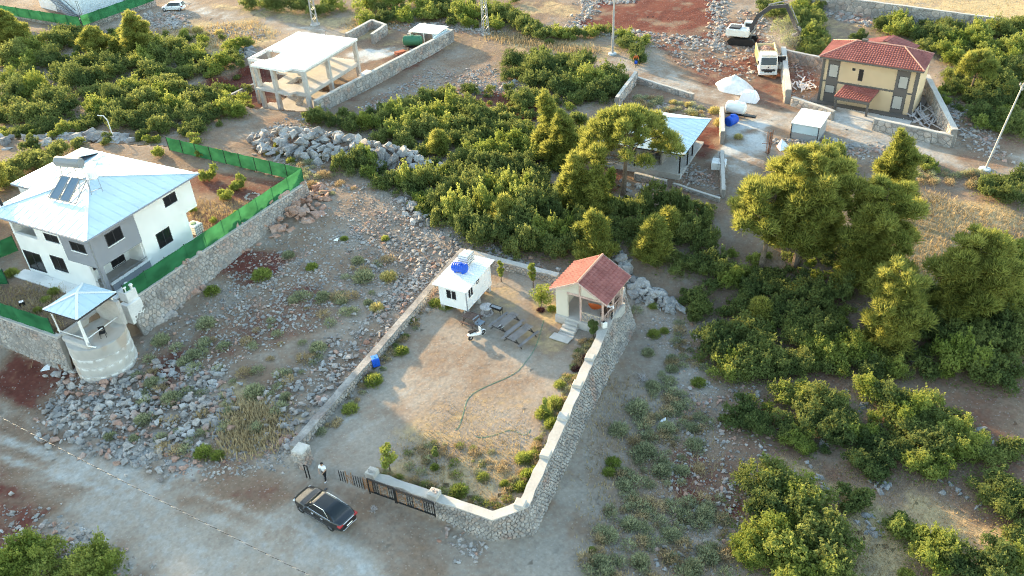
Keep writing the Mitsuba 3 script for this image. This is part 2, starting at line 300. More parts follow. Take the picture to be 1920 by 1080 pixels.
# (shape, redness or None, straw (+) or pale dust (-) or None, softness)
ZONES = [
 (P2((-42.21,61.69), (-34.69,66.01), (-19.64,79.12), (-5,74.03), (-17.45,46.16), (-22.6,44.49), (-36.62,50.26)), .30, -.05, 2),
 (L2(1.2, (-28.79,56.59), (-22.81,60.73), (-19.71,64.98)), .8, 0, 2), (L2(1.5, (-29.29,72.42), (-24.64,70.22)), .85, 0, 2), (L2(2, (-23.45,61.19), (-17.53,62.92)), .62, .05, 2),
 (L2(1.6, (-22.9,50.75), (-19.95,48.67), (-21.51,46.54)), .4, .75, 2), (L2(2, (-43.77,58.5), (-38.83,55.34), (-42.1,54.67)), .85, .05, 2),
 (P2((-36.72,44.71), (-31.11,41.25), (-22.46,34.48), (-40.05,33.9), (-47.86,47.86)), .85, 0, 1.5),
 (ROAD, .22, -.12, 1.2), (L2(1.4, (-41.03,48.92), (-30.65,45.21), (-22.34,43.43), (-12.64,39.67)), .52, .0, 2), (L2(1.2, (-33.32,47.08), (-25.09,43.68)), .08, -.35, 1.5),
 (L2(1.7, (-30.54,40.73), (-20.56,36.36), (-15.29,38.08), (-10.01,35.1)), .0, -.32, 2), (L2(1.3, (-10.6,40.39), (-7.41,35.24)), .45, .1, 1), (SIDE_PATH, .15, -.1, 1.5),
 (PLOT_POLY, .18, -.06, .6), (LineString([(-14.8,44.41), (-12.88,48), (-8.16,51.17), (-3.04,56.72)]).buffer(.85).difference(LineString([(-14.8,44.41), (-12.88,48), (-8.16,51.17), (-3.04,56.72)]).buffer(.6)), .12, -.3, .35), (LineString([(-45.62,51.04), (-32.36,45.21), (-21.02,40.73), (-12.32,35.97), (-7.99,32.49)]).buffer(.9).difference(LineString([(-45.62,51.04), (-32.36,45.21), (-21.02,40.73), (-12.32,35.97), (-7.99,32.49)]).buffer(.6)), .1, -.4, .4), (L2(2.2, (-7.05,45.2), (-3.14,42.73), (-0.8,44.08)), .35, .62, 2), (L2(1.8, (-4.33,49.55), (-0.68,47.41)), .3, .3, 3), (L2(.9, (-1.04,63.52), (1.59,58.43), (2.85,56.81)), .42, .5, 1.2), (L2(.8, (2.54,62.28), (3.77,59.73)), .5, .7, 1),
 (HOUSE_POLY, .45, .15, .5), (P2((-34.73,87.07), (-23.14,82.23), (-28.69,72.45), (-32.03,77.1)), .82, .12, 1), (P2((-46.28,65.37), (-40,62.97), (-38.52,58.16), (-44.7,61.9)), .6, .25, 1),
 (P2((10.18,59.83), (16.21,54.79), (16.2,42.77), (13.15,33.87), (2.84,34.32), (4.97,43.76)), .28, .1, 2), (L2(1.6, (12.36,43.11), (13.55,41.47), (13.75,44.04)), .85, 0, 2),
 (P2((17.54,44.78), (16.81,55.43), (23.12,60.24), (35.07,60.75), (43.95,50.75), (34.17,30.32), (18.55,31.51)), .62, .12, 3), (L2(1.0, (19.18,43.55), (21.43,39.81), (22.85,33.92)), .55, .7, 1.2),
 (L2(1.2, (23.44,39.15), (27.67,36.95), (31.22,34.07)), .5, .75, 2), (P2((41.96,79.18), (51.35,72.16), (48.46,62.55), (35.97,60.64), (35.16,66.26)), .5, .7, 2),
 (P2((10.13,70.36), (14.23,61.23), (15.47,53.49), (12.8,61.11), (11.42,64.9)), .25, 0, 1.5),
 (P2((-21.88,79.68), (-14.98,90.04), (-5.15,86.54), (-8.22,74.11), (-18.98,74.68)), .3, -.02, 2.5), (P2((-36.91,98.67), (-32.07,106.27), (-25.13,99.03), (-18.24,86.49), (-23.15,87.21)), .45, .02, 2),
 (P2((-22.38,106.7), (-5.67,126.62), (0.63,120.82), (-0.42,109.31), (-9.77,109.07), (-19.97,98.82)), .42, -.02, 2), (P2((-21.53,111.1), (-16.26,138.59), (-6.57,131.68), (-20.04,110.84)), .7, .02, 1.5),
 (L2(2.2, (-19.49,127.24), (-15.37,132.2)), .1, -.7, 1.2), (PIT_POLY, .85, 0, .6), (L2(1, (-41.12,119.46), (-36.27,123.89)), 1, 0, 1.5),
 (FAR_ROAD, .22, -.22, 1.2), (FAR_LINE.buffer(1.05).difference(FAR_LINE.buffer(.75)), .1, -.5, .5), (L2(2.4, (18.69,116.64), (29.19,103.76), (36.49,96.18), (46.31,88.34), (55.97,81.05)), .16, -.28, 1.5), (L2(2.6, (-19.4,135), (-5.73,131.71), (2.44,127.11)), .6, .35, 2),
 (RED_FIELD, 1, -.05, 1.5), (TAN_FIELD, .4, .85, 1.5), (P2((23.12,127.22), (40.74,130.92), (36.99,111.81), (36.15,99.41), (26.84,112.21)), .72, .0, 2), (L2(2.5, (32.8,112.6), (35.55,106.69), (36.65,101.04)), .75, .1, 2),
 (P2((40.58,116.43), (44.86,113.45), (39.85,100.49), (36.91,101.88)), .65, -.05, 1), (P2((36.82,101.5), (48.74,94.13), (51.36,91.38), (55.44,103.63), (49.14,95.2)), .3, -.3, 1), (L2(1.8, (44.27,96.02), (41.57,94.86)), .05, -.5, 1),
 (P2((15.03,84.57), (21.62,87.58), (31.16,93.33), (28.73,82.57), (22.57,78.76)), .45, -.1, 1.5), (L2(1.9, (29.33,94.95), (27.83,88.02), (26.27,85.53)), .05, -.75, 1.2), (L2(1.1, (24.93,94.11), (22.65,89.52)), .95, .1, 1),
 (P2((16.6,107.5), (27,103.2), (26.77,96.49), (16.66,103.21)), .5, 0, 1.5), (L2(3, (-4.01,108.07), (1.55,104.43), (-0.65,98.91)), .85, .1, 2),
 (P2((11.53,94.93), (13.26,88.84), (10.53,81.83), (9.01,89.48)), .75, 0, 2),
 (P2((-59.36,146.05), (-40.89,148.54), (-35.48,139.27), (-44.48,133.38), (-56.7,140.34)), .45, .65, 3), (P2((-24.88,145.4), (-18.91,149.75), (-14.64,140.68), (-23.02,137.01)), .4, .7, 3), (P2((-50.94,159.48), (-34.15,152.48), (-25.38,142.33), (-35.15,147.3)), .45, .55, 2),
 (L2(2, (6.85,146.69), (14.54,141.95)), .6, .5, 3), (L2(2, (5.77,128.58), (15.53,121.6)), .5, .6, 1.5), (L2(1.5, (40.41,81.06), (53.16,77.77)), .5, .05, 2), (L2(2, (52.36,92.29), (53.43,84.11)), .5, .05, 2),
 (L2(2.5, (51.54,128.58), (52.25,121.53)), .5, .4, 2), (L2(1.2, (51.26,135.17), (61.54,125.14)), .3, -.05, 2)]
def ground_grid(x0, x1, y0, y1, step):
    xs, ys = np.arange(x0, x1 + 1e-6, step), np.arange(y0, y1 + 1e-6, step)
    X, Y = np.meshgrid(xs, ys); nx = len(xs); i = np.arange(len(ys) - 1)[:, None] * nx + np.arange(nx - 1)[None]
    q = np.stack([i, i + 1, i + nx + 1, i + nx], -1).reshape(-1, 4)
    return X.ravel(), Y.ravel(), np.vstack([q[:, [0, 1, 2]], q[:, [0, 2, 3]]])
def paint(X, Y):
    u = .42 + .25 * (vnoise(X, Y, 14, 21) - .5); v = .12 + .35 * (vnoise(X, Y, 11, 22) - .5)
    for poly, a, b, soft in ZONES:
        w = wz(poly, X, Y, soft)
        if a is not None: u = u * (1 - w) + a * w
        if b is not None: v = v * (1 - w) + b * w
    return np.c_[u, v]
def normals_of(X, Y, Z, F):
    V = np.c_[X, Y, Z]; n = np.zeros_like(V); c = np.cross(V[F[:, 1]] - V[F[:, 0]], V[F[:, 2]] - V[F[:, 0]])
    for k in range(3): np.add.at(n, F[:, k], c)
    return n / np.linalg.norm(n, axis=1, keepdims=True)
SURF = [('dirt_road', ROAD, 'dirt road of grey gravel and red soil in the foreground'), ('dirt_road_001', FAR_ROAD, 'pale dirt road crossing the background past the building sites'),
        ('gravel_yard', PLOT_POLY, 'grey gravel yard inside the stone wall'), ('garden_soil', HOUSE_POLY, 'red soil garden round the white house'),
        ('ploughed_field', RED_FIELD, 'dark red ploughed field at the top'), ('dry_field', TAN_FIELD, 'dry tan field behind the long wall')]
def lay(X, Y, F, names):
    Z = H(X, Y); UV = paint(X, Y); N = normals_of(X, Y, Z, F); cx, cy = X[F].mean(1), Y[F].mean(1); left = np.ones(len(F), bool)
    for name, poly, lab in names + [('ground', None, 'rough stony ground')]:
        m = left if poly is None else left & inside(poly, cx, cy)
        left = left & ~m
        f = F[m]; used, inv = np.unique(f, return_inverse=True)
        if not len(f): continue
        key = name if name not in scene else name + '__far_sheet'
        path = meshkit.write_ply((np.c_[X, Y, Z][used], inv.reshape(-1, 3)), False, UV[used], None, normals=N[used])
        scene[key] = {'type': 'ply', 'filename': path, 'face_normals': False, 'bsdf': {'type': 'ref', 'id': 'ground_bsdf'}}
        if key == name: tag(key, lab, None, None, 'structure')
# one grid whose cells grow with distance
gx = np.unique(np.r_[-3000, -1800, -1100, -700, -450, -300, -230, np.arange(-180, -62, 1.6), np.arange(-62, 60, .42), np.arange(60, 140, 1.6), 150, 200, 300, 450, 700, 1100, 1800, 3000].round(3))
gy = np.unique(np.r_[-3000, -1800, -1000, -500, -200, -80, -30, 0, 10, 18, np.arange(24, 112, .42), np.arange(112, 150, .8), np.arange(150, 240, 1.6), 250, 280, 330, 420, 600, 900, 1500, 3000].round(3))
X_, Y_ = np.meshgrid(gx, gy); nx = len(gx); i_ = np.arange(len(gy) - 1)[:, None] * nx + np.arange(nx - 1)[None]
q_ = np.stack([i_, i_ + 1, i_ + nx + 1, i_ + nx], -1).reshape(-1, 4)
lay(X_.ravel(), Y_.ravel(), np.vstack([q_[:, [0, 1, 2]], q_[:, [0, 2, 3]]]), SURF)
# ---------------------------------------------------------------- building helpers
def plane_frame(pts):
    p = np.asarray(pts, float); ex = p[1] - p[0]; ex /= np.linalg.norm(ex); n = np.cross(p[1] - p[0], p[2] - p[0]); n /= np.linalg.norm(n)
    if n[2] < 0: n = -n
    ey = np.cross(n, ex)
    if (p[2:] - p[0]).mean(0) @ ey < 0: ey = -ey
    return p[0], ex, ey, n
def seam_face(holder, fr, pts, w=.85, mat='roof_metal', th=.03, rib=.028):
    """standing-seam panels up a planar roof face; pts[0]-pts[1] is the eave"""
    o, ex, ey, n = plane_frame(pts); p = np.asarray(pts, float)
    P = Polygon([((q - o) @ ex, (q - o) @ ey) for q in p]).buffer(0); x0, _, x1, _ = P.bounds
    k = x0
    while k < x1 - .05:
        g = P.intersection(sbox(k + .002, -9, k + w - .002, 99))
        if not g.is_empty and g.area > .02 and g.geom_type == 'Polygon':
            m = MB(); c = np.array(g.exterior.coords)[:-1]; P3 = o + c[:, :1] * ex + c[:, 1:] * ey
            if Polygon(c).exterior.is_ccw is False: P3 = P3[::-1]
            m.slab(P3, n * th)
            e = g.intersection(sbox(k, -9, k + .03, 99)).bounds
            if e and e[3] - e[1] > .3: m.bar(o + ex * (k + .02) + ey * (e[1] + .02) + n * (th + rib / 2), o + ex * (k + .02) + ey * (e[3] - .02) + n * (th + rib / 2), .035, rib, up=n)
            part(holder, 'panel', m, mat, fr)
        k += w
def course_face(holder, fr, pts, w=.34, mat='roof_tile', name='tile_courses', tile=None):
    """overlapping tile courses up a planar roof face (each course a tilted strip with ribs), joined as one part; or single tiles if tile is given"""
    o, ex, ey, n = plane_frame(pts); p = np.asarray(pts, float)
    P = Polygon([((q - o) @ ex, (q - o) @ ey) for q in p]).buffer(0); x0, y0, x1, y1 = P.bounds
    m = MB(); k = 0.0
    while k < y1 - .02:
        g = P.intersection(sbox(x0 - 1, k, x1 + 1, k + w + .03))
        if not g.is_empty and g.geom_type == 'Polygon':
            a, _, b, _ = g.bounds
            tw = tile or .3; nt = max(1, round((b - a) / tw)); tw = (b - a) / nt
            for i in range(nt):
                xa, xb = a + i * tw, a + (i + 1) * tw
                gg = g.intersection(sbox(xa, k - 1, xb, k + 9)).bounds
                if not gg: continue
                ya, yb = gg[1], gg[3]; v = []
                for (yy, zz) in ((ya, .10), (yb, .02)):
                    for fx, fz in ((.0, 0), (.2, .06), (.5, .095), (.8, .06), (1.0, 0)):
                        v.append(o + ex * (xa + (xb - xa) * fx) + ey * yy + n * (zz + fz))
                lo = [o + ex * xa + ey * ya, o + ex * xb + ey * ya]
                f = [(j, j + 1, j + 6, j + 5) for j in range(4)] + [(10, 11, 4, 0)]
                t = MB().add(v + lo, f); t.f.append(np.array([(0, 4, 3), (0, 3, 2), (0, 2, 1)]))
                if tile: part(holder, 'tile', t, mat, fr)
                else: m.add(*t.get())
        k += w
    if not tile:
        key = part(holder, name, m, mat, fr); tag(key, kind='stuff')
def window(holder, fr, axis, off, u0, u1, z0, z1, out, mat='glass', frame='frame_dark', mull=1, name='window'):
    """a framed pane in the plane axis = off (axis 'v': runs along u); out is the outward sign; 4 cm proud frame, recessed pane"""
    def bx(a0, a1, b0, b1, d0, d1):
        lo, hi = sorted((off + out * d0, off + out * d1))
        return MB().box(a0, a1, lo, hi, b0, b1) if axis == 'v' else MB().box(lo, hi, a0, a1, b0, b1)
    w = numbered(f'{holder}__{name}'); m = MB(); t = .06
    for a in (bx(u0, u1, z0, z0 + t, -.08, .035), bx(u0, u1, z1 - t, z1, -.08, .035), bx(u0, u0 + t, z0 + t, z1 - t, -.08, .035), bx(u1 - t, u1, z0 + t, z1 - t, -.08, .035)): m.add(*a.get())
    for i in range(mull): c = u0 + (u1 - u0) * (i + 1) / (mull + 1); m.add(*bx(c - .025, c + .025, z0 + t, z1 - t, -.06, .02).get())
    put(w, m, frame, fr)
    put(w + '__pane', bx(u0 + t, u1 - t, z0 + t, z1 - t, -.05, -.02), mat, fr)
    return w
def sill(holder, fr, axis, off, u0, u1, z, out, mat='white_render'):
    lo, hi = sorted((off + out * .002, off + out * .10))
    part(holder, 'sill', MB().box(u0, u1, lo, hi, z - .07, z - .004) if axis == 'v' else MB().box(lo, hi, u0, u1, z - .07, z - .004), mat, fr)

# ---------------------------------------------------------------- white two-storey house
def white_house():
    W = thing('white_house', 'white and grey two-storey house with a pale blue metal hip roof above the retaining wall', 'house')
    fr = Fr(-35.12, 61.88, 0, 61); z0, zt, ze = 3.55, 6.5, 9.72
    w = MB()
    R = [(9.0, 10.5, 8.13, 9.1), (7.05, 8.7, 4.78, 6.32)]
    g = lambda hs, off: [(a - off, b - off, c, d) for a, b, c, d in hs]
    w.wall((5.5, .7), (11, .7), z0, zt, .25, g([R[1]], 5.5)); w.wall((5.5, .7), (12.5, .7), zt, ze, .25, g([R[0]], 5.5))
    w.wall((11, .95), (11, 12.4), z0, zt, .25); w.box(11, 12.5, .95, 12.4, zt, zt + .25); w.wall((12.5, .95), (12.5, 12.4), zt + .25, ze, .25)
    Lw = [(8.65, 10.95, 4.05, 6.05), (5.35, 7.13, 4.88, 6.4)]; Lu = [(4.88, 6.65, 8.07, 8.8)]
    w.wall((.7, 11.2), (.7, 2.0), z0, zt, .25, [(11.2 - b, 11.2 - a, c, d) for a, b, c, d in Lw])
    w.wall((.7, 7.9), (.7, 4.5), zt, ze, .25, [(7.9 - b, 7.9 - a, c, d) for a, b, c, d in Lu])
    w.wall((.7, 11.2), (.7, 7.9), zt, 7.75, .2); w.box(.66, .95, 7.9, 11.2, 7.75, 7.85); w.box(.7, 3.2, 7.9, 11.2, zt - .1, zt + .02)     # loggia parapet and floor
    w.wall((3.2, 11.2), (3.2, 7.9), zt, ze, .2); w.wall((11, 12.4), (.7, 11.2), z0, ze, .25)
    w.box(5.0, 12.4, 12.4, 15.2, z0, ze)
    put(W + '__wall', w, 'white_render', fr)
    g_ = MB(); g_.wall((.62, .62), (5.5, .62), zt, ze, .3, [(2.17 - .62, 3.9 - .62, 7.86, 9.05)]); g_.wall((.62, 4.5), (.62, .92), zt, ze, .3, [(4.5 - 3.28, 4.5 - 1.45, 7.87, 8.78)])
    g_.box(.92, 5.5, .92, 4.4, zt, zt + .2); g_.wall((1.3, .66), (5.6, .66), z0, 4.42, .2)
    put(W + '__grey_block', g_, 'grey_render', fr)
    t = MB(); t.wall((5.4, 3.2), (5.4, .96), z0, zt, .1); t.wall((.95, 3.0), (5.5, 3.0), z0, zt, .2, [(2.4, 3.9, 4.35, 6.4), (.4, 1.3, 5.2, 6.0)])
    put(W + '__terrace_wall', t, 'white_render', fr)
    put(W + '__terrace_floor', MB().box(.9, 5.5, .86, 3.0, z0, 4.2), 'grey_mortar', fr)
    put(W + '__parapet_cap', MB().box(1.2, 5.7, .6, .9, 4.424, 4.52), 'white_render', fr)
    put(W + '__column', MB().box(.74, 1.12, .74, 1.12, z0, zt, .02), 'grey_render', fr)
    rl = MB(); rl.bar((1.2, .75, 4.85), (5.7, .75, 4.85), .045); rl.bar((.78, 1.1, 4.75), (.78, 3.9, 4.75), .045)
    for u in (1.25, 2.7, 4.2, 5.65): rl.bar((u, .75, 4.5), (u, .75, 4.85), .035)
    put(W + '__railing', rl, 'galvanised', fr)
    for a, b, c, d in R: window(W, fr, 'v', .7, a, b, c, d, -1); sill(W, fr, 'v', .7, a - .08, b + .08, c, -1)
    window(W, fr, 'v', .62, 2.17, 3.9, 7.86, 9.05, -1); sill(W, fr, 'v', .62, 2.1, 3.97, 7.86, -1)
    for a, b, c, d in Lw + Lu: window(W, fr, 'u', .7, a, b, c, d, -1); sill(W, fr, 'u', .7, a - .08, b + .08, c, -1)
    window(W, fr, 'u', .62, 1.45, 3.28, 7.87, 8.78, -1); sill(W, fr, 'u', .62, 1.4, 3.35, 7.87, -1)
    window(W, fr, 'v', 3.0, 3.35, 4.85, 4.25, 6.4, -1, name='terrace_door'); window(W, fr, 'v', 3.0, 1.35, 2.25, 5.2, 6.0, -1, mull=0)
    put(W + '__downpipe', MB().tube([(.58, .58, ze - .1), (.58, .58, 4.2)], .05, 6), 'galvanised', fr)
    put(W + '__plinth', MB().box(-.5, 12.2, -.35, .66, 3.5, 3.74).box(-.6, .66, .66, 11.9, 3.5, 3.72), 'pale_concrete', fr)
    r = numbered(W + '__roof')
    E = 9.8; A = (6.57, 6.5, 11.45); c = [(0, 0, E), (13.14, 0, E), (13.14, 13.05, E), (0, 13.05, E)]
    b = MB(); b.slab([c[3], c[2], c[1], c[0]], (0, 0, -.14)); b.slab([(4.8, 15.9, E), (13.14, 15.9, E), (13.14, 13.06, E), (4.8, 13.06, E)], (0, 0, -.14)); put(r, b, 'grey_render', fr)
    for i in range(4): seam_face(r, fr, [c[i], c[(i + 1) % 4], A])
    X0, X1, Y1 = 4.8, 13.14, 15.9; rid = (X0 + X1) / 2; ez = E + .02; rz = 10.85
    seam_face(r, fr, [(X0, Y1, ez), (X0, 7.5, ez), (rid, 7.5, rz), (rid, Y1 - 4.1, rz)]); seam_face(r, fr, [(X1, 12.9, ez), (X1, Y1, ez), (rid, Y1 - 4.1, rz), (rid, 12.9, rz)]); seam_face(r, fr, [(X1, Y1, ez), (X0, Y1, ez), (rid, Y1 - 4.1, rz)])
    cap = MB()
    for q in c: cap.bar(np.array(q) + (0, 0, .06), np.array(A) + (0, 0, .08), .3, .05)
    put(r + '__ridge_cap', cap, 'white_metal', fr)
    put(r + '__gutter', MB().bar((-.02, -.05, E - .05), (13.2, -.05, E - .05), .1).bar((-.05, 0, E - .05), (-.05, 13.05, E - .05), .1), 'grey_render', fr)
    put(r + '__flue', MB().tube([(1.2, 12.0, 9.8), (1.2, 12.0, 11.2)], .12, 10), 'black_metal', fr)
    put(r + '__roof_hatch', MB().box(9.9, 11.2, 9.8, 10.3, 10.75, 10.98, .03), 'frosted', fr)
    # solar water heater on the roof
    s = thing('solar_water_heater', 'solar water heater with steel tank and two flat collectors on the pale blue roof', 'solar heater')
    c0, c1 = np.array((-40.1,71.16,13)), np.array((-37.58,70.35,13)); ax = (c1 - c0) / np.linalg.norm(c1 - c0)
    m = MB(); L = np.linalg.norm(c1 - c0); rr = .48
    m.tube([c0, c0 + ax * .08, c1 - ax * .08, c1], [rr * .9, rr, rr, rr * .9], 20); put(s + '__tank', m, 'galvanised', None, 35)
    fm = MB()
    for t_ in (.2, .8):
        q = c0 + (c1 - c0) * t_; nb = np.array([ax[1], -ax[0], 0])
        for sg in (-1, 1): fm.bar(q + nb * sg * .35 - (0, 0, .3), q + nb * sg * .55 - (0, 0, 1.9), .05)
        fm.bar(q + nb * .5 - (0, 0, 1.3), q - nb * .5 - (0, 0, 1.3), .05)
    lo0, lo1, up0, up1 = np.array((-40.63,68.57,10.75)), np.array((-37.54,66.97,10.75)), np.array((-39.71,70.13,12)), np.array((-36.9,68.9,12))
    for a_, b_ in ((lo0, lo1), (up0, up1), (lo0, up0), (lo1, up1)): fm.bar(a_, b_, .06)
    for q in (up0, up1): fm.bar(q, q - (0, 0, 1.6), .05)
    e0, e1, e2, e3 = [np.array(q) for q in ((-36.87,69.08,11.9), (-36.52,68.15,11.2), (-35.83,68.85,11.2), (-36.12,69.39,11.9))]
    for a_, b_ in ((e0, e1), (e1, e2), (e2, e3), (e3, e0), (e0, up1)): fm.bar(a_, b_, .04)
    for q in (e1, e2): fm.bar(q, q - (0, 0, .6), .04)
    put(s + '__frame', fm, 'galvanised')
    for k, (a_, b_) in enumerate(((.08, .38), (.46, .76))):
        P_ = [lo0 + (lo1 - lo0) * a_, lo0 + (lo1 - lo0) * b_, up0 + (up1 - up0) * b_, up0 + (up1 - up0) * a_]; nn = np.cross(P_[1] - P_[0], P_[3] - P_[0]); nn /= np.linalg.norm(nn)
        kk = part(s, 'collector', MB().slab(P_, nn * .08), 'solar_glass'); 
        fb = MB()
        for i in range(4): fb.bar(P_[i] + nn * .05, P_[(i + 1) % 4] + nn * .05, .07, .1, up=nn)
        part(kk, 'frame', fb, 'galvanised')
    q = np.array((-37.18,70.73,11.5)); put(s + '__white_drum', MB().lathe([(0, 0), (.42, .02), (.42, .75), (.36, .85), (0, .87)], q - (0, 0, .3), 16), 'white_plastic', None, 40)
B('solar_glass', (.07, .13, .19), .12, specular=.8)
white_house()

# ---------------------------------------------------------------- tower with a small hip roof
def tower():
    t = thing('round_tower', 'round concrete tower with lime streaks carrying a small hip roof, left of the rubble', 'tower')
    c = np.array((-35.03,57.97,3)); fr = Fr(c[0], c[1], 0, 61); R = 2.42
    m = MB(); m.lathe([(R + .05, -1.2), (R + .03, .35), (R + .06, .37), (R + .06, .42), (R + .01, .45), (R, 1.25), (R + .04, 1.27), (R + .04, 1.32), (R, 1.35), (R - .01, 2.15), (R + .03, 2.17), (R + .03, 2.22), (R - .01, 2.25), (R - .02, 3.2), (0, 3.21)], n=48)
    put(t + '__drum', m, 'tower_concrete', fr, 30)
    d = MB(); d.box(-1.7, 1.9, 1.7, 2.15, 3.2, 3.75).box(-1.9, -1.5, -1.3, 1.7, 3.2, 3.6); d.box(1.75, 2.1, -1.5, 1.6, 3.2, 5.6); put(t + '__low_wall', d, 'concrete', fr)
    o = np.array((-34.73,55.75,6.2)); f2 = Fr(o[0], o[1], 0, 62.5)
    ps = MB()
    for u, v in ((.35, .35), (3.75, .35), (.35, 3.6), (3.75, 3.6)): part(t, 'post', MB().tube([(u, v, 3.2), (u, v, 6.1)], .07, 8), 'white_metal', f2)
    ps.bar((.3, .3, 3.95), (.3, 3.7, 3.95), .06); ps.bar((.3, .3, 3.95), (3.7, .3, 3.95), .06)
    put(t + '__hand_rail', ps, 'white_metal', f2)
    r = numbered(t + '__roof'); A = (2.05, 1.95, 6.95); cc = [(0, 0, 6.2), (4.1, 0, 6.2), (4.1, 3.9, 6.2), (0, 3.9, 6.2)]
    b = MB(); b.slab(cc[::-1], (0, 0, -.16)); put(r, b, 'frame_dark', f2)
    for i in range(4): seam_face(r, f2, [cc[i], cc[(i + 1) % 4], A], .7, rib=.03)
    cp = MB()
    for q in cc: cp.bar(np.array(q) + (0, 0, .05), np.array(A) + (0, 0, .07), .22, .04)
    put(r + '__ridge_cap', cp, 'white_metal', f2)
    pt = [f2(np.array(q)) for q in ((.1, .1, 6.0), (-.05, -.05, 3.6), (.3, -.5, 3.35))]; put(t + '__downpipe', MB().tube(pt, .07, 8), 'white_plastic')
    a = np.array((-34.16,61.73,4)); b = thing('concrete_block', 'pale concrete block with round caps behind the small tower roof', 'concrete block')
    fb = Fr(a[0], a[1], 0, 61); put(b + '__body', MB().box(-.2, 1.3, -1.1, .1, 1.6, 3.6, .03).box(.2, 1.3, -.9, .1, 3.6, 4.6, .03), 'pale_concrete', fb); m = MB()
    for u, v in ((.45, -.6), (1.0, -.3), (1.0, -.8)): m.lathe([(0, 4.6), (.12, 4.6), (.12, 4.95), (.2, 5.0), (.16, 5.12), (0, 5.15)], (u, v, 0), 10)
    put(b + '__vent_caps', m, 'white_plastic', fb, 40)
    p = thing('plastic_chair', 'dark metal chair standing on the round tower', 'chair'); fc = Fr(c[0] + .9, c[1] - .6, 3.21, 20); m = MB()
    for x in (-.22, .22):
        for y in (-.22, .22): m.bar((x, y, 0), (x, y, .45 if y < 0 else .9), .035)
    m.box(-.25, .25, -.25, .25, .43, .47).box(-.25, .25, .2, .24, .55, .9); put(p, m, 'black_metal', fc)
tower()

# ---------------------------------------------------------------- unfinished concrete frame
def frame_building():
    b = thing('concrete_frame_building', 'unfinished two-storey grey concrete frame building with open floors and flat white top', 'building')
    fr = Fr(-24.99, 107.34, 0, 63.3); ol = [(.1, 0), (12.8, 0), (13.1, 10.4), (5.5, 10.4), (5.3, 7.2), (3.0, 7.0), (1.9, 7.6), (1.9, 8.4), (-.3, 8.3), (-.7, 2.5), (.3, 2.0)]
    P = Polygon(ol)
    put(b + '__roof_slab', MB().prism(P, 6.72, 7.0), 'pale_concrete', fr)
    put(b + '__floor_slab', MB().prism(P.difference(sbox(2.2, 3.2, 4.8, 5.2)), 3.55, 3.83), 'concrete', fr)
    put(b + '__ground_slab', MB().prism(P.buffer(.15, join_style='mitre'), -.2, .85), 'concrete', fr)
    for u in (.35, 5.6, 12.3):
        for v in (.3, 5.3, 9.9 if u > 1 else 8.0):
            part(b, 'column', MB().box(u - .22, u + .22, v - .28, v + .28, .86, 3.545, .015).box(u - .22, u + .22, v - .28, v + .28, 3.835, 6.715, .015), 'concrete', fr)
    part(b, 'column', MB().box(-.45, -.1, 4.6, 5.1, .86, 3.545, .015).box(-.45, -.1, 4.6, 5.1, 3.835, 6.715, .015), 'concrete', fr)
    for z in (3.25, 6.4):
        for v in (.3, 5.3): part(b, 'beam', MB().box(.6, 12.1, v - .13, v + .13, z, z + .3), 'concrete', fr)
        part(b, 'beam', MB().box(.2, .5, .6, 7.7, z, z + .3), 'concrete', fr); part(b, 'beam', MB().box(12.2, 12.5, .6, 9.6, z, z + .3), 'concrete', fr)
    part(b, 'beam', MB().box(1.9, 5.5, 10.1, 10.4, 6.6, 7.0), 'pale_concrete', fr); part(b, 'beam', MB().box(1.7, 1.95, 8.4, 10.4, 6.6, 7.0), 'pale_concrete', fr); part(b, 'column', MB().box(1.7, 2.1, 10.0, 10.4, -.2, 6.6), 'concrete', fr)
    st = MB()
    for k in range(15): st.box(2.3 + .17 * k, 2.47 + .17 * k, 3.3, 4.4, .86 + .17 * k, 1.06 + .17 * k)
    put(b + '__staircase', st, 'concrete', fr)
    m = MB()
    for u, v in ((4.2, 8.0), (4.9, 9.8), (12.4, 5.0), (8.5, 5.0)): m.bar((u, v, 7), (u, v, 7.7), .04)
    put(b + '__starter_bars', m, 'rust', fr)
    k = MB(); k.box(4.5, 6.6, 6.5, 8.0, .86, 1.4).box(8.0, 9.2, 7.6, 8.4, 3.835, 4.2); put(b + '__stacked_blocks', k, 'pale_concrete', fr)
frame_building()

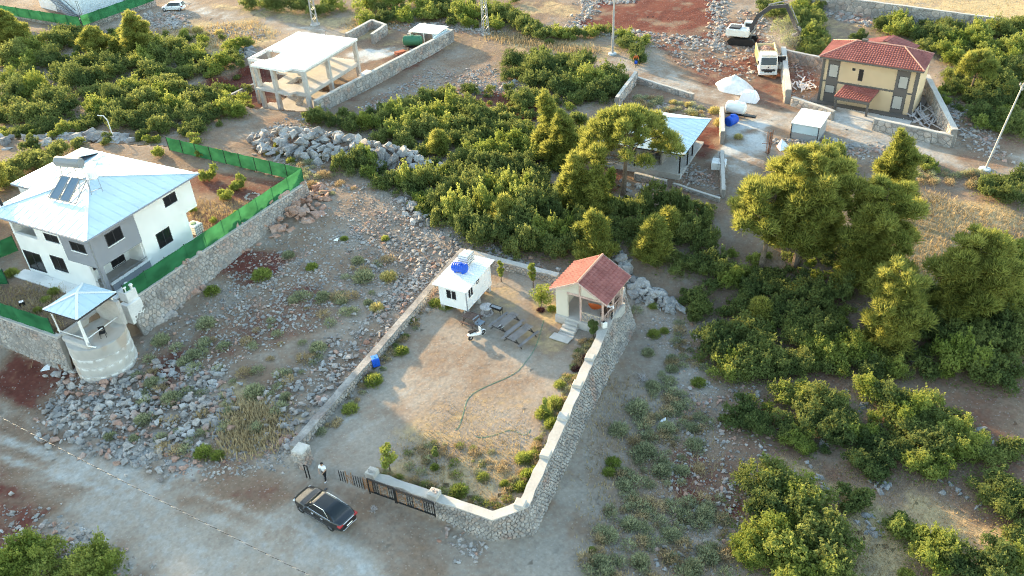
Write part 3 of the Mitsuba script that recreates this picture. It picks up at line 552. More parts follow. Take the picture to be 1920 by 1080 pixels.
# ---------------------------------------------------------------- beige house with a red tiled hip roof
def beige_house():
    b = thing('beige_house', 'beige two-storey house with dark brown stripes and a red tiled hip roof', 'house')
    fr = Fr(39.68, 101.09, 0, -36); f0, zt = .75, 6.5
    wn = [(1.15, 2.3, 3.95, 5.62), (1.0, 2.2, 1.9, 2.95), (3.92, 4.3, 5.18, 5.52), (4.75, 5.3, 4.05, 5.5), (9.42, 10.5, 3.9, 5.42), (9.2, 10.32, 1.25, 2.95)]
    w = MB(); w.wall((.35, .8), (11.6, .8), f0, zt, .25, [(a - .35, c_ - .35, d, e) for a, c_, d, e in wn]); w.wall((11.6, 1.05), (11.6, 6), f0, zt, .25); w.wall((.6, 6), (.6, 1.05), f0, zt, .25); w.wall((11.6, 6), (.35, 6), f0, zt, .25); w.box(1.5, 9.5, 6.01, 9.2, f0, 5.6)
    put(b + '__wall', w, 'beige_render', fr)
    t = MB()
    def strip(u0, u1, z0, z1, d=.05):
        P = sbox(u0, z0, u1, z1)
        for a, c_, d_, e in wn: P = P.difference(sbox(a, d_, c_, e))
        for g in getattr(P, 'geoms', [P]):
            m = trimesh.creation.extrude_polygon(g, d, engine='earcut'); v = m.vertices; t.add(np.c_[v[:, 0], .797 - v[:, 2], v[:, 1]], m.faces)
    strip(1.0, 2.42, f0, 6.1); strip(9.1, 10.62, f0, 6.1); strip(2.42, 9.1, 3.3, 3.55, .04); strip(.3, .62, f0, 6.3, .06); strip(11.2, 11.65, f0, 6.3, .06); strip(.62, 1.0, 3.3, 3.5, .04); strip(10.62, 11.2, 3.3, 3.5, .04)
    put(b + '__dark_stripes', t, 'brown_trim', fr)
    for i, (a, c_, d, e) in enumerate(wn): window(b, fr, 'v', .8, a, c_, d, e, -1, 'pale_glass' if i in (0, 1, 4, 5) else 'glass', mull=0)
    put(b + '__base_slab', MB().box(-.4, 12.3, -.1, 8.5, .2, .75), 'brown_trim', fr); put(b + '__forecourt', MB().box(2.6, 8.2, -2.6, -.1, .1, .62).box(8.2, 12, -1.8, -.1, .1, .55), 'concrete', fr)
    r = numbered(b + '__roof'); E = 6.6; c = [(0, 0, E), (12.1, 0, E), (11.8, 6.3, E), (-.2, 6.3, E)]; r0, r1 = (3.4, 3.2, 8.0), (8.9, 3.2, 8.0)
    put(r, MB().slab(c[::-1], (0, 0, -.2)), 'brown_trim', fr)
    course_face(r, fr, [c[0], c[1], r1, r0]); course_face(r, fr, [c[1], c[2], r1]); course_face(r, fr, [c[3], c[0], r0]); course_face(r, fr, [c[2], c[3], r0, r1])
    d = [(3.4, 6.2, 6.6), (9.8, 6.2, 6.6), (9.8, 10.2, 6.0), (3.4, 10.2, 6.0)]
    course_face(r, fr, [(3.2, 10.2, 6.0), (3.2, 4.5, 6.9), (6.2, 4.5, 7.9), (6.2, 9.0, 7.3)]); course_face(r, fr, [(9.4, 4.5, 6.9), (9.4, 10.2, 6.0), (6.2, 9.0, 7.3), (6.2, 4.5, 7.9)]); course_face(r, fr, [(9.4, 10.2, 6.0), (3.2, 10.2, 6.0), (6.2, 9.0, 7.3)])
    k = MB()
    for a, q in ((c[0], r0), (c[1], r1), (c[2], r1), (c[3], r0), (r0, r1)): k.tube([np.array(a) + (0, 0, .1), np.array(q) + (0, 0, .13)], .1, 7)
    put(r + '__ridge_tiles', k, 'ridge_tile', fr)
    put(r + '__chimney', MB().box(3.9, 4.6, 3.1, 3.6, 7.8, 8.35, .03), 'brown_trim', fr)
    p = numbered(b + '__porch'); q = [(2.9, -1.7, 2.55), (7.1, -1.7, 2.55), (7.5, .75, 3.25), (3.4, .75, 3.25)]
    put(p, MB().slab(q[::-1], (0, 0, -.15)).box(2.9, 7.1, -1.75, -1.6, 2.2, 2.52).box(3.0, 3.25, -1.5, -1.25, .6, 2.2).box(6.8, 7.05, -1.5, -1.25, .6, 2.2), 'brown_trim', fr)
    course_face(p, fr, q)
    f = MB()
    for x in (2.7, 3.1): f.bar((x, -3.4, .3), (x, -3.4, 1.5), .09)
    f.bar((2.7, -3.4, 1.45), (3.1, -3.4, 1.45), .06)
    g = thing('gate_post', 'short dark steel gate posts in front of the beige house', 'post'); put(g, f, 'rust', fr)
B('pale_glass', (.42, .40, .36), .25, specular=.6)
beige_house()

# ---------------------------------------------------------------- single-storey house with pale blue roof behind the umbrella pine
def blue_house():
    b = thing('bungalow', 'unfinished bungalow with pale blue metal hip roof partly hidden behind the umbrella pine', 'house')
    fr = Fr(14.37, 97.05, 0, -29.2); E = 3.6; W_, D = 11.4, 10.0
    put(b + '__wall', MB().wall((1, -8.2), (6.5, -8.2), .9, E - .15, .2).wall((1, -1), (1, -8), .9, E - .15, .2).wall((8.3, -8.0), (8.3, -1), .9, E - .15, .2, [(2, 3.2, 1.6, 3)]).wall((10, -.9), (1, -.9), .9, E - .15, .2).wall((6.5, -8.2), (6.5, -6.2), .9, E - .15, .2).wall((6.5, -6.2), (8.3, -6.2), .9, E - .15, .2, [(.4, 1.4, 1, 3)]), 'grey_mortar', fr)
    put(b + '__floor_slab', MB().box(.4, 10.9, -9.5, -.5, .1, .9), 'concrete', fr)
    for u, v in ((10.7, -9.2), (5.5, -9.2), (.9, -9.2), (10.7, -4.5), (10.9, -7.0)): part(b, 'post', MB().box(u - .07, u + .07, v - .07, v + .07, .905, E - .15), 'black_metal', fr)
    r = numbered(b + '__roof'); A = (5.8, -5.0, 5.15); c = [(0, -D, E), (W_, -D, E), (W_, 0, E), (0, 0, E)]
    put(r, MB().slab(c[::-1], (0, 0, -.15)), 'frame_dark', fr)
    for i in range(4): seam_face(r, fr, [c[i], c[(i + 1) % 4], A], .8)
    cp = MB()
    for q in c: cp.bar(np.array(q) + (0, 0, .06), np.array(A) + (0, 0, .08), .28, .05)
    put(r + '__ridge_cap', cp, 'white_metal', fr)
    put(r + '__vent_pipe', MB().tube([(6.8, -4.4, 4.8), (6.8, -4.4, 5.7)], .14, 8), 'galvanised', fr)
blue_house()

def shed():
    b = thing('white_shed', 'small white sheet-metal shed with a flat white roof beside the far dirt road', 'shed')
    fr = Fr(33.6, 91.2, 0, -34); g = .4
    put(b + '__wall', MB().box(.15, 3.2, .2, 3.9, g, 2.55), 'lower_sheet', fr); put(b + '__upper_band', MB().box(.12, 3.23, .17, .195, 1.45, 2.5), 'roof_metal', fr)
    put(b + '__roof', MB().slab([(0, 0, 2.56), (3.4, 0, 2.56), (3.4, 4.3, 2.72), (0, 4.3, 2.72)], (0, 0, .07)), 'white_metal', fr)
    m = MB()
    for u in (.13, 3.22): m.box(u - .05, u + .05, .1, .18, g, 2.55)
    put(b + '__corner_posts', m, 'frame_dark', fr)
B('lower_sheet', (.30, .31, .32), .5)
shed()

def far_house():
    b = thing('pale_far_house', 'pale blue-grey house with an outside stair at the top left corner', 'house')
    o = (-73.04,155.78,1.6); fr = Fr(o[0], o[1], 1.6, 51); 
    put(b + '__wall', MB().box(0, 11, 0, 9, .9, 8), 'pale_wall', fr); put(b + '__plinth', MB().box(-.06, 11.06, -.06, 9.06, -.6, .9), 'grey_render', fr)
    for a, c_ in ((2.9, 4.2), (5.9, 7.1)): window(b, fr, 'v', 0, a, c_, 2.2, 4.6, -1, 'frosted', 'frame_white', name='window')
    window(b, fr, 'u', 0, .5, 1.2, 1.0, 3.4, -1, mull=0, name='door')
    s = MB()
    for k in range(16): s.box(-1.3, -.1, 2.0 + .42 * k, 2.42 + .42 * k, .75 + .19 * k - .12, .75 + .19 * k)
    s.bar((-1.3, 2, .4), (-1.3, 8.6, 3.6), .1, .25); s.bar((-.12, 2, .4), (-.12, 8.6, 3.6), .1, .25); put(b + '__stair', s, 'grey_render', fr)
    r = MB()
    for q in (-1.3, -.15): r.bar((q, 2, 1.6), (q, 8.6, 4.7), .06)
    put(b + '__hand_rail', r, 'frame_dark', fr); put(b + '__roof', MB().slab([(-.6, -.6, 8.01), (11.6, -.6, 8.01), (11.6, 9.6, 8.01), (-.6, 9.6, 8.01)], (0, 0, .2)), 'white_metal', fr)
    put(b + '__lower_wing', MB().box(-.1, 3.6, 9.05, 15, -.6, 4), 'white_render', fr)
B('pale_wall', paint_f((.60, .68, .72)), .8)
far_house()

# ---------------------------------------------------------------- cabin, pavilion in the plot
def cabin():
    b = thing('white_cabin', 'small white cabin on blocks with corrugated roof and two tanks on top', 'cabin')
    fr = Fr(-4.0, 60.6, 0, 60.6); z0, zt = .62, 2.85
    w = MB(); hole = [(.45, .72, 1.75, 2.5), (.86, 1.12, 1.75, 2.5)]; lh = [(1.35, 1.75, 1.55, 2.4), (1.85, 2.3, 1.55, 2.4)]
    w.wall((.4, .3), (4.9, .3), z0, zt, .08, hole); w.wall((.4, 3.1), (.4, .38), z0, zt, .08, [(3.1 - y1, 3.1 - y0, a, c) for y0, y1, a, c in lh]); w.wall((4.9, .38), (4.9, 3.1), z0, zt, .08); w.wall((4.9, 3.1), (.4, 3.1), z0, zt, .08); w.box(.45, 4.85, .4, 3.05, z0, z0 + .08)
    put(b + '__wall', w, 'sheet_white', fr)
    for a0, a1, c, d in hole: window(b, fr, 'v', .3, .4 + a0, .4 + a1, c, d, -1, mull=0)
    for y0, y1, c, d in lh: window(b, fr, 'u', .4, y0, y1, c, d, -1, mull=0)
    window(b, fr, 'v', .3, 2.3, 2.75, 2.3, 2.62, -1, mull=0)
    put(b + '__corner_post', MB().box(.36, .44, .25, .32, z0, zt + .05), 'grey_render', fr)
    r = MB(); n = 36; us = np.linspace(-.05, 5.3, n); zz = 2.92 + .06 * (np.arange(n) % 2); zs = .18 * us / 5.3
    v = [(u, y, z + s_ + .03 * (y > 1)) for y in (0, 3.45) for u, z, s_ in zip(us, zz, zs)]; f = [(i, i + 1, n + i + 1, n + i) for i in range(n - 1)]
    v2 = [(a, c, d - .02) for a, c, d in v]; put(b + '__roof', MB().add(v, f).add(v2, [q[::-1] for q in f]), 'white_metal', fr)
    m = MB()
    for u in (.6, 2.6, 4.6):
        for y in (.5, 2.9): m.box(u - .18, u + .18, y - .18, y + .18, -.1, z0 - .005)
    put(b + '__support_blocks', m, 'concrete', fr); put(b + '__chassis', MB().bar((.4, .5, .55), (4.9, .5, .55), .1).bar((.4, 2.9, .55), (4.9, 2.9, .55), .1), 'black_metal', fr)
    t = thing('blue_water_tank', 'bright blue ribbed plastic water tank lying on the cabin roof', 'water tank'); c = (-4.53,63.77,3.5); ft = Fr(c[0], c[1], 3.08, -25)
    prof = [(0, -.72), (.34, -.7), (.42, -.62)] + [(.45 if k % 2 else .40, -.55 + .1 * k) for k in range(12)] + [(.42, .62), (.34, .7), (0, .72)]
    put(t + '__body', MB().lathe(prof, (0, 0, .46), 24, 'x'), 'blue_plastic', ft, 40); put(t + '__lid', MB().lathe([(0, .98), (.17, .97), (.18, .88)], (.1, 0, 0), 14), 'blue_plastic', ft); put(t + '__feet', MB().box(-.5, -.3, -.3, .3, 0, .2).box(.3, .5, -.3, .3, 0, .2), 'blue_plastic', ft)
    t = thing('white_water_tank', 'white caged plastic water tank behind the blue tank on the cabin roof', 'water tank'); c = (-3.96,65.13,3.6); ft = Fr(c[0], c[1], 3.12, 60)
    put(t + '__body', MB().box(-.55, .55, -.48, .48, .1, 1.05, .08), 'white_plastic', ft); put(t + '__cap', MB().lathe([(0, 1.14), (.13, 1.13), (.13, 1.05)], (0, 0, 0), 12), 'white_plastic', ft)
    m = MB()
    for z in (.2, .45, .7, .95): 
        for a, c_ in (((-.58, -.51), (.58, -.51)), ((.58, -.51), (.58, .51)), ((.58, .51), (-.58, .51)), ((-.58, .51), (-.58, -.51))): m.bar((*a, z), (*c_, z), .025)
    for x in np.linspace(-.58, .58, 6):
        for y in (-.51, .51): m.bar((x, y, 0), (x, y, 1.0), .025)
    put(t + '__cage', m, 'galvanised', ft)
cabin()
def pavilion():
    b = thing('pavilion', 'small garden pavilion with red tiled gable roof, concrete steps and white lattice rail', 'pavilion')
    fr = Fr(3.16, 59.45, 0, -33.1); f0 = .75; E, Rz = 3.5, 4.95; W_ = 5.35; D = 4.8
    put(b + '__floor_slab', MB().box(.3, 5.0, .3, 4.6, -.3, f0, .02), 'concrete', fr)
    put(b + '__wall', MB().box(.32, 1.45, .5, .72, f0, E).box(.32, .54, .72, 4.4, f0, E).box(.54, 4.8, 4.2, 4.4, f0, E), 'cream_render', fr)
    put(b + '__inner_wall', MB().box(.55, 4.7, 4.1, 4.19, f0, E - .1), 'pink_wall', fr)
    for u in (2.72, 4.78): part(b, 'post', MB().box(u - .07, u + .07, .42, .56, f0, E - .25, .01), 'pink_wood', fr)
    part(b, 'post', MB().box(4.7, 4.86, 2.4, 2.56, f0, E - .25, .01), 'pink_wood', fr); part(b, 'post', MB().box(4.7, 4.86, 4.2, 4.36, f0, E, .01), 'pink_wood', fr)
    part(b, 'beam', MB().box(1.45, 4.9, .42, .56, E - .25, E - .05), 'pink_wood', fr); part(b, 'beam', MB().box(4.7, 4.86, .57, 4.2, E - .25, E - .05), 'pink_wood', fr)
    part(b, 'gable_board', MB().slab([(.3, .5, E - .04), (5.0, .5, E - .04), (2.67, .5, Rz - .28)], (0, -.05, 0)), 'cream_render', fr); part(b, 'king_post', MB().box(2.62, 2.74, .36, .44, E - .1, Rz - .3), 'pink_wood', fr)
    l = MB()
    l.bar((2.8, .5, f0 + .95), (4.7, .5, f0 + .95), .06); l.bar((2.8, .5, f0 + .12), (4.7, .5, f0 + .12), .06)
    for k in range(3):
        a, c = 2.82 + .63 * k, 2.82 + .63 * (k + 1); l.bar((a, .5, f0 + .15), (c, .5, f0 + .92), .045); l.bar((a, .5, f0 + .92), (c, .5, f0 + .15), .045)
        if k: l.bar((a, .5, f0 + .12), (a, .5, f0 + .95), .045)
    put(b + '__lattice_rail', l, 'pale_wood', fr)
    l = MB(); l.bar((4.78, .6, f0 + .95), (4.78, 4.2, f0 + .95), .06)
    for y in np.arange(.8, 4.2, .28): l.bar((4.78, y, f0), (4.78, y, f0 + .95), .04)
    put(b + '__side_rail', l, 'pink_wood', fr)
    s = MB()
    for k in range(4): s.box(1.35 - .02 * k, 2.6 + .06 * k, -.02 - .38 * k, .298 - .38 * k, -.2, f0 - .17 * (k + 1), .015)
    put(b + '__steps', s, 'concrete', fr); put(b + '__bottom_slab', MB().slab([(1.0, -2.1, .1), (2.75, -2.05, .06), (2.85, -1.3, .12), (1.1, -1.3, .14)], (0, 0, .07)), 'concrete', fr)
    r = numbered(b + '__roof'); ru = W_ / 2
    put(r, MB().slab([(0, D, E), (0, 0, E), (ru, 0, Rz), (ru, D, Rz)], (0, 0, -.07)).slab([(W_, 0, E), (W_, D, E), (ru, D, Rz), (ru, 0, Rz)], (0, 0, -.07)), 'pink_wood', fr)
    course_face(r, fr, [(0, D, E), (0, 0, E), (ru, 0, Rz), (ru, D, Rz)], .36, tile=.40); course_face(r, fr, [(W_, 0, E), (W_, D, E), (ru, D, Rz), (ru, 0, Rz)], .36, tile=.40)
    for k in range(12): part(r, 'ridge_tile', MB().tube([(ru, .4 * k, Rz + .07), (ru, .4 * k + .43, Rz + .1)], [.115, .1], 8), 'ridge_tile', fr)
    k = MB()
    for y in (-.01, D + .01):
        k.bar((0, y, E + .02), (ru, y, Rz + .04), .04, .14); k.bar((W_, y, E + .02), (ru, y, Rz + .04), .04, .14)
    put(r + '__barge_board', k, 'pink_wood', fr)
    # things under the roof
    t = thing('hanging_hammock', 'orange hammock slung under the pavilion roof behind the lattice rail', 'hammock'); n = 14; v = []; f = []
    for i in range(n):
        a = i / (n - 1); w_ = .38 * math.sin(math.pi * (a * .92 + .04)) + .03
        for j in range(5): q = j / 4 - .5; v.append((2.9 + 1.3 * a, 1.6 + 2 * w_ * q, 1.9 - .25 * math.sin(math.pi * a) + .35 * w_ * (2 * q) ** 2))
    f = [(i * 5 + j, i * 5 + j + 1, i * 5 + j + 6, i * 5 + j + 5) for i in range(n - 1) for j in range(4)]
    put(t, MB().add(v, f).tube([(2.9, 1.6, 1.92), (2.75, 1.6, 2.6)], .02, 4).tube([(4.2, 1.6, 1.9), (4.75, 1.6, 2.6)], .02, 4), 'orange_cloth', fr)
    t = thing('sofa', 'dark brown bench seat inside the pavilion beside the hammock', 'seat'); put(t + '__seat', MB().box(3.9, 4.6, 1.9, 3.9, f0 + .01, f0 + .45, .03), 'brown_wood', fr); put(t + '__backrest', MB().box(4.62, 4.68, 1.9, 3.9, f0 + .3, f0 + .95), 'brown_wood', fr)
B('pink_wall', paint_f((.55, .42, .38)), .85)
pavilion()
# ---------------------------------------------------------------- stone walls
STONE_MATS = ['wall_stone_a', 'wall_stone_b', 'wall_stone_a', 'wall_stone_c']
def stone_cells(L, Hh, size, g, stretch=1.35):
    """irregular polygons that tile a rectangle L x Hh"""
    nx, ny = max(2, int(L / (size * stretch))), max(1, int(Hh / size)); dx, dy = L / nx, Hh / ny
    p = np.array([((i + .5 * (j % 2) + .25) * dx + g.uniform(-.34, .34) * dx, (j + .5) * dy + g.uniform(-.34, .34) * dy) for j in range(-1, ny + 1) for i in range(-1, nx + 1)])
    vo = Voronoi(p); R = sbox(0, 0, L, Hh); out = []
    for r in vo.point_region:
        q = vo.regions[r]
        if not q or -1 in q: continue
        c = Polygon(vo.vertices[q]).intersection(R)
        if c.is_empty or c.area < size * size * .12: continue
        c = c.buffer(-.026 - .012 * g.random())
        if c.is_empty or c.geom_type != 'Polygon': continue
        c = c.simplify(.015)
        if c.area > .008 and len(c.exterior.coords) > 3: out.append(np.array(shapely.geometry.polygon.orient(c).exterior.coords)[:-1])
    return out
def stone_face(holder, b0, b1, t1, t0, size=.3, limit=300, seed=1, proud=.075, pieces=True):
    """clads the quad b0 b1 t1 t0 (bottom left, bottom right, top right, top left seen from outside) with stones"""
    g = np.random.default_rng(seed); b0, b1, t1, t0 = [np.asarray(q, float) for q in (b0, b1, t1, t0)]
    L = (np.linalg.norm(b1 - b0) + np.linalg.norm(t1 - t0)) / 2; Hh = (np.linalg.norm(t0 - b0) + np.linalg.norm(t1 - b1)) / 2
    def mp(c):
        s, r = c[:, :1] / L, c[:, 1:] / Hh
        return (b0 * (1 - s) + b1 * s) * (1 - r) + (t0 * (1 - s) + t1 * s) * r
    nn = np.cross(b1 - b0, t0 - b0); nn /= np.linalg.norm(nn); res = []
    for c in stone_cells(L, Hh, size, g):
        k = len(c); P = mp(c); cen = P.mean(0); pr = proud * g.uniform(.5, 1.3); tilt = g.normal(0, .05, 2)
        inn = cen + (P - cen) * .80; rel = inn - cen
        out = inn + nn * (pr + rel @ np.cross(nn, [0, 0, 1]) * tilt[0] + rel[:, 2] * tilt[1])[:, None]
        mid = cen + (P - cen) * .97 + nn * pr * .55
        v = np.vstack([P - nn * .02, mid, out, cen + nn * pr * 1.12]); f = []
        for i in range(k):
            j = (i + 1) % k
            for a in (0, k): f += [(a + i, a + j, a + k + j), (a + i, a + k + j, a + k + i)]
            f.append((2 * k + i, 2 * k + j, 3 * k))
        res.append((Polygon(c).area, v, np.array(f)))
    res.sort(key=lambda q: -q[0]); rest = {}
    for i, (_, v, f) in enumerate(res):
        m = STONE_MATS[g.integers(4)]
        if pieces and i < limit: put(numbered(f'{holder}__stone'), (v, f), m)
        else: rest.setdefault(m, MB()).add(v, f)
    return rest
def finish_stones(holder, rests):
    tot = {}
    for r in rests:
        for m, mb in r.items(): tot.setdefault(m, MB()).add(*mb.get())
    for m, mb in tot.items(): tag(put(numbered(f'{holder}__small_stones'), mb, m), kind='stuff')
def quad_core(mb, ob, ot, ib, it):
    """solid between outer bottom/top and inner bottom/top polylines of two points each"""
    v = [ob[0], ob[1], ot[0], ot[1], ib[0], ib[1], it[0], it[1]]
    return mb.add(v, [(0, 1, 3, 2), (5, 4, 6, 7), (2, 3, 7, 6), (1, 0, 4, 5), (1, 5, 7, 3), (4, 0, 2, 6)])
def z3(p, z): return np.array([p[0], p[1], z], float)
CAP = .8
pw = [np.array(q) for q in ((-11.09,42.04), (-2.31,37.43), (.09, 38.35), (10.09, 62.35))]
pb = [z3((-11.04,42.15), -.5), z3((-2.6,37.68), -2.0), z3((0.38,38.04), -2.3), z3((10.09 + .923 * 1.35, 62.35 - .385 * 1.35), -3.8)]
def plot_wall():
    W = thing('stone_retaining_wall', 'grey stone wall with pale cap along the front and right of the gravel yard', 'stone wall')
    core, cap, rests = MB(), MB(), []
    nin = []
    for i in range(4):
        ns = [np.array([-(b - a)[1], (b - a)[0]]) / np.linalg.norm(b - a) for a, b in zip(pw[max(i - 1, 0):i + 1], pw[max(i, 1) if i == 0 else i:i + 2]) if np.linalg.norm(b - a) > 0]
        n = np.mean(ns, 0); nin.append(n / np.linalg.norm(n))
    wd = [.62, .72, .74, .74]; inn = [p + n * w for p, n, w in zip(pw, nin, wd)]
    for i in range(3):
        o = [z3(pw[i], CAP - .1), z3(pw[i + 1], CAP - .1)]; it = [z3(inn[i], CAP - .1), z3(inn[i + 1], CAP - .1)]; ib = [z3(inn[i], -.6), z3(inn[i + 1], -.6)]
        quad_core(core, [pb[i], pb[i + 1]], o, ib, it)
        L = np.linalg.norm(pw[i + 1] - pw[i]); n = max(2, int(L / .7)); s = np.linspace(0, 1, n)
        a_, b_ = pw[i] + (pw[i + 1] - pw[i]) * s[:, None], inn[i] + (inn[i + 1] - inn[i]) * s[:, None]
        nn = nin[i]; ja, jb = (vnoise(a_[:, 0] * 3, a_[:, 1] * 3, 1, 3) - .5) * .16, (vnoise(b_[:, 0] * 3, b_[:, 1] * 3, 1, 4) - .5) * .22
        ja[[0, -1]] = jb[[0, -1]] = 0
        a_, b_ = a_ - nn * (.03 + ja[:, None]), b_ + nn * (.03 + jb[:, None]); dz = (vnoise(a_[:, 0] * 2, a_[:, 1] * 2, 1, 6) - .5) * .11
        v = [z3(q, z) for q, z in zip(a_, CAP + dz)] + [z3(q, z) for q, z in zip(b_, CAP + dz * .5)] + [z3(q, CAP - .11) for q in a_] + [z3(q, CAP - .11) for q in b_]
        f = [(k, k + 1, n + k + 1, n + k) for k in range(n - 1)] + [(2 * n + k, 2 * n + k + 1, k + 1, k) for k in range(n - 1)] + [(n + k, n + k + 1, 3 * n + k + 1, 3 * n + k) for k in range(n - 1)]
        cap.add(v, f)
    put(W + '__core', core, 'grey_mortar'); put(W + '__coping', cap, 'cap_stone')
    for i, lim in ((0, 110), (1, 50), (2, 140)):
        rests.append(stone_face(W, pb[i], pb[i + 1], z3(pw[i + 1], CAP - .12), z3(pw[i], CAP - .12), .235, lim, 10 + i))
    finish_stones(W, rests)
    g = np.random.default_rng(4); d = (pw[3] - pw[2]) / 26; yaw = math.degrees(math.atan2(d[1], d[0]))
    d0 = pw[1] - pw[0]; yaw0 = math.degrees(math.atan2(d0[1], d0[0]))
    spots = [(pw[0] + nin[0] * .32 + d0 / np.linalg.norm(d0) * .35, yaw0), (pw[0] * .46 + pw[1] * .54 + nin[0] * .32, yaw0), (pw[2] * .9 + pw[1] * .1 + nin[2] * .38, yaw)] + [(pw[2] + d * s + nin[2] * .38, yaw) for s in (4.6, 8.6, 12.4, 15.8, 25.6)]
    for k, (q, y) in enumerate(spots):
        m = MB(); hh = .42 if k < 2 else .30
        m.box(-.36, .36, -.36, .36, CAP - .05, CAP + hh, .05); p_ = part(W, 'pillar', m, 'cap_stone', Fr(q[0], q[1], 0, y))
        if k in (0, 1, 7):
            for _ in range(5): v, f = hull_stone((.16, .13, .09), g); part(p_, 'loose_stone', (v + (g.uniform(-.22, .22), g.uniform(-.22, .22), CAP + hh + .05), f), 'wall_stone_a', Fr(q[0], q[1], 0, y))
B('cap_stone', concrete_f((.43, .41, .38)), .9)
plot_wall()
def straight_wall(name, label, p, q, zb, zt, w=.5, size=.3, faces=(1,), limit=120, pieces=True, seed=3, coping='cap_stone', group=None, zq=None, zbq=None):
    """a straight free-standing wall from p to q; faces: +1 clads the right side of p->q, -1 the left"""
    W = thing(name, label, 'stone wall', group); p, q = np.asarray(p[:2], float), np.asarray(q[:2], float); t = (q - p) / np.linalg.norm(q - p); n = np.array([t[1], -t[0]]) * w / 2; zq = zt if zq is None else zq; zbq = zb if zbq is None else zbq
    put(W + '__core', quad_core(MB(), [z3(p + n, zb), z3(q + n, zbq)], [z3(p + n, zt - .08), z3(q + n, zq - .08)], [z3(p - n, zb), z3(q - n, zbq)], [z3(p - n, zt - .08), z3(q - n, zq - .08)]), 'grey_mortar')
    k = max(3, int(np.linalg.norm(q - p) / .8)); s = np.linspace(0, 1, k); c = p + (q - p) * s[:, None]; zz = zt + (zq - zt) * s + (vnoise(c[:, 0] * 2, c[:, 1] * 2, 1, 9) - .5) * .07
    jr = 1.06 + .16 * (vnoise(c[:, 0] * 3, c[:, 1] * 3, 1, 8) - .5)
    a_, b_ = c + n * jr[:, None], c - n * jr[:, None]; v = [z3(x, z) for x, z in zip(a_, zz)] + [z3(x, z) for x, z in zip(b_, zz)] + [z3(x, z - .1) for x, z in zip(a_, zz)] + [z3(x, z - .1) for x, z in zip(b_, zz)]
    f = [(i, i + 1, k + i + 1, k + i) for i in range(k - 1)] + [(2 * k + i, 2 * k + i + 1, i + 1, i) for i in range(k - 1)] + [(k + i, k + i + 1, 3 * k + i + 1, 3 * k + i) for i in range(k - 1)] + [(0, k, 3 * k, 2 * k), (k - 1, 3 * k - 1, 4 * k - 1, 2 * k - 1)]
    put(W + '__coping', MB().add(v, f), coping)
    rs = []
    for sd in faces:
        a, b, za, zb_, ta, tb = (p, q, zb, zbq, zt, zq) if sd > 0 else (q, p, zbq, zb, zq, zt)
        nn = n * sd; rs.append(stone_face(W, z3(a + nn, za), z3(b + nn, zb_), z3(b + nn, tb - .1), z3(a + nn, ta - .1), size, limit, seed, pieces=pieces))
    finish_stones(W, rs); return W
LW = straight_wall('stone_wall', 'low stone wall along the left side of the gravel yard beside the rubble slope', (-16.86,45.53), (-4.5,71.32), -.5, .8, .6, .27, (1,), 200, seed=21, coping='wall_stone_b')
g_ = np.array((-16.01,44.7)); put(LW + '__gate_pillar', MB().box(-.55, .45, -.5, .45, -.4, 1.45, .06), 'cap_stone', Fr(g_[0], g_[1], 0, 64))
rs_ = []
fp = Fr(g_[0], g_[1], 0, 64)
for a, b in (((-.56, .45), (-.56, -.5)), ((-.56, -.51), (.45, -.51))):
    rs_.append(stone_face(LW, fp((*a, -.3)), fp((*b, -.3)), fp((*b, 1.35)), fp((*a, 1.35)), .26, 20, 31))
finish_stones(LW, rs_)
straight_wall('stone_wall', 'low stone wall with pale cap behind the white cabin and the pavilion', (-4.23,70.81), (4.31,65.46), -.3, .9, .6, .27, (1,), 60, seed=22)
def house_walls():
    for name, lab, a, b, za, zb, sd, off in (('stone_retaining_wall', 'tall rough stone retaining wall under the green fence, right of the white house', (-33.59,61.58), (-21.33,82.33), -.4, 1.3, 5, .9),
                                ('stone_retaining_wall', 'grey stone retaining wall under the green fence at the left edge, left of the tower', (-47.99,62.92), (-37.6,57.19), -1.0, -.9, 6, .5)):
        W = thing(name, lab, 'stone wall'); p, q = np.array(a), np.array(b); t = (q - p) / np.linalg.norm(q - p); n = np.array([t[1], -t[0]])
        ob = [z3(p + n * (off + .1), za), z3(q + n * (off * .6), zb)]; ot = [z3(p + n * .2, 3.55), z3(q + n * .2, 3.55)]
        put(W + '__core', quad_core(MB(), ob, ot, [z3(p - n * .25, 2.5), z3(q - n * .25, 2.5)], [z3(p - n * .25, 3.55), z3(q - n * .25, 3.55)]), 'grey_mortar')
        put(W + '__coping', quad_core(MB(), [z3(p + n * .24, 3.55), z3(q + n * .24, 3.55)], [z3(p + n * .24, 3.72), z3(q + n * .24, 3.72)], [z3(p - n * .2, 3.55), z3(q - n * .2, 3.55)], [z3(p - n * .2, 3.72), z3(q - n * .2, 3.72)]), 'concrete')
        finish_stones(W, [stone_face(W, ob[0], ob[1], ot[1], ot[0], .34, 300, sd, proud=.08)])
house_walls()
GRP = 'stone boundary walls of the building plots'
def far_wall(label, p, q, hgt, w=.45, faces=(1,), size=.5, coping='cap_stone', hq=None):
    za, zb = h(p[0], p[1]), h(q[0], q[1])
    straight_wall('stone_wall', label, p, q, za - .5, za + hgt, w, size, faces, 0, False, int(abs(p[0] * 7 + q[1])) + 1, coping, None, zb + (hq or hgt), zb - .5)
far_wall('long grey stone wall right of the concrete frame building', (-23.93,105.73), (-6.57,131.68), 1.9)
far_wall('short stone wall end at the site entrance by the dirt road', (-6.57,131.68), (-8.65,134.14), 1.7, faces=(1, -1))
far_wall('stone wall running behind the open site shelter towards the concrete frame', (-13.41,131.55), (-10.95,136.19), 1.7)
far_wall('stone wall of the left enclosure beside the site entrance, its right face', (-19.19,132.71), (-17.36,137.21), 1.6)
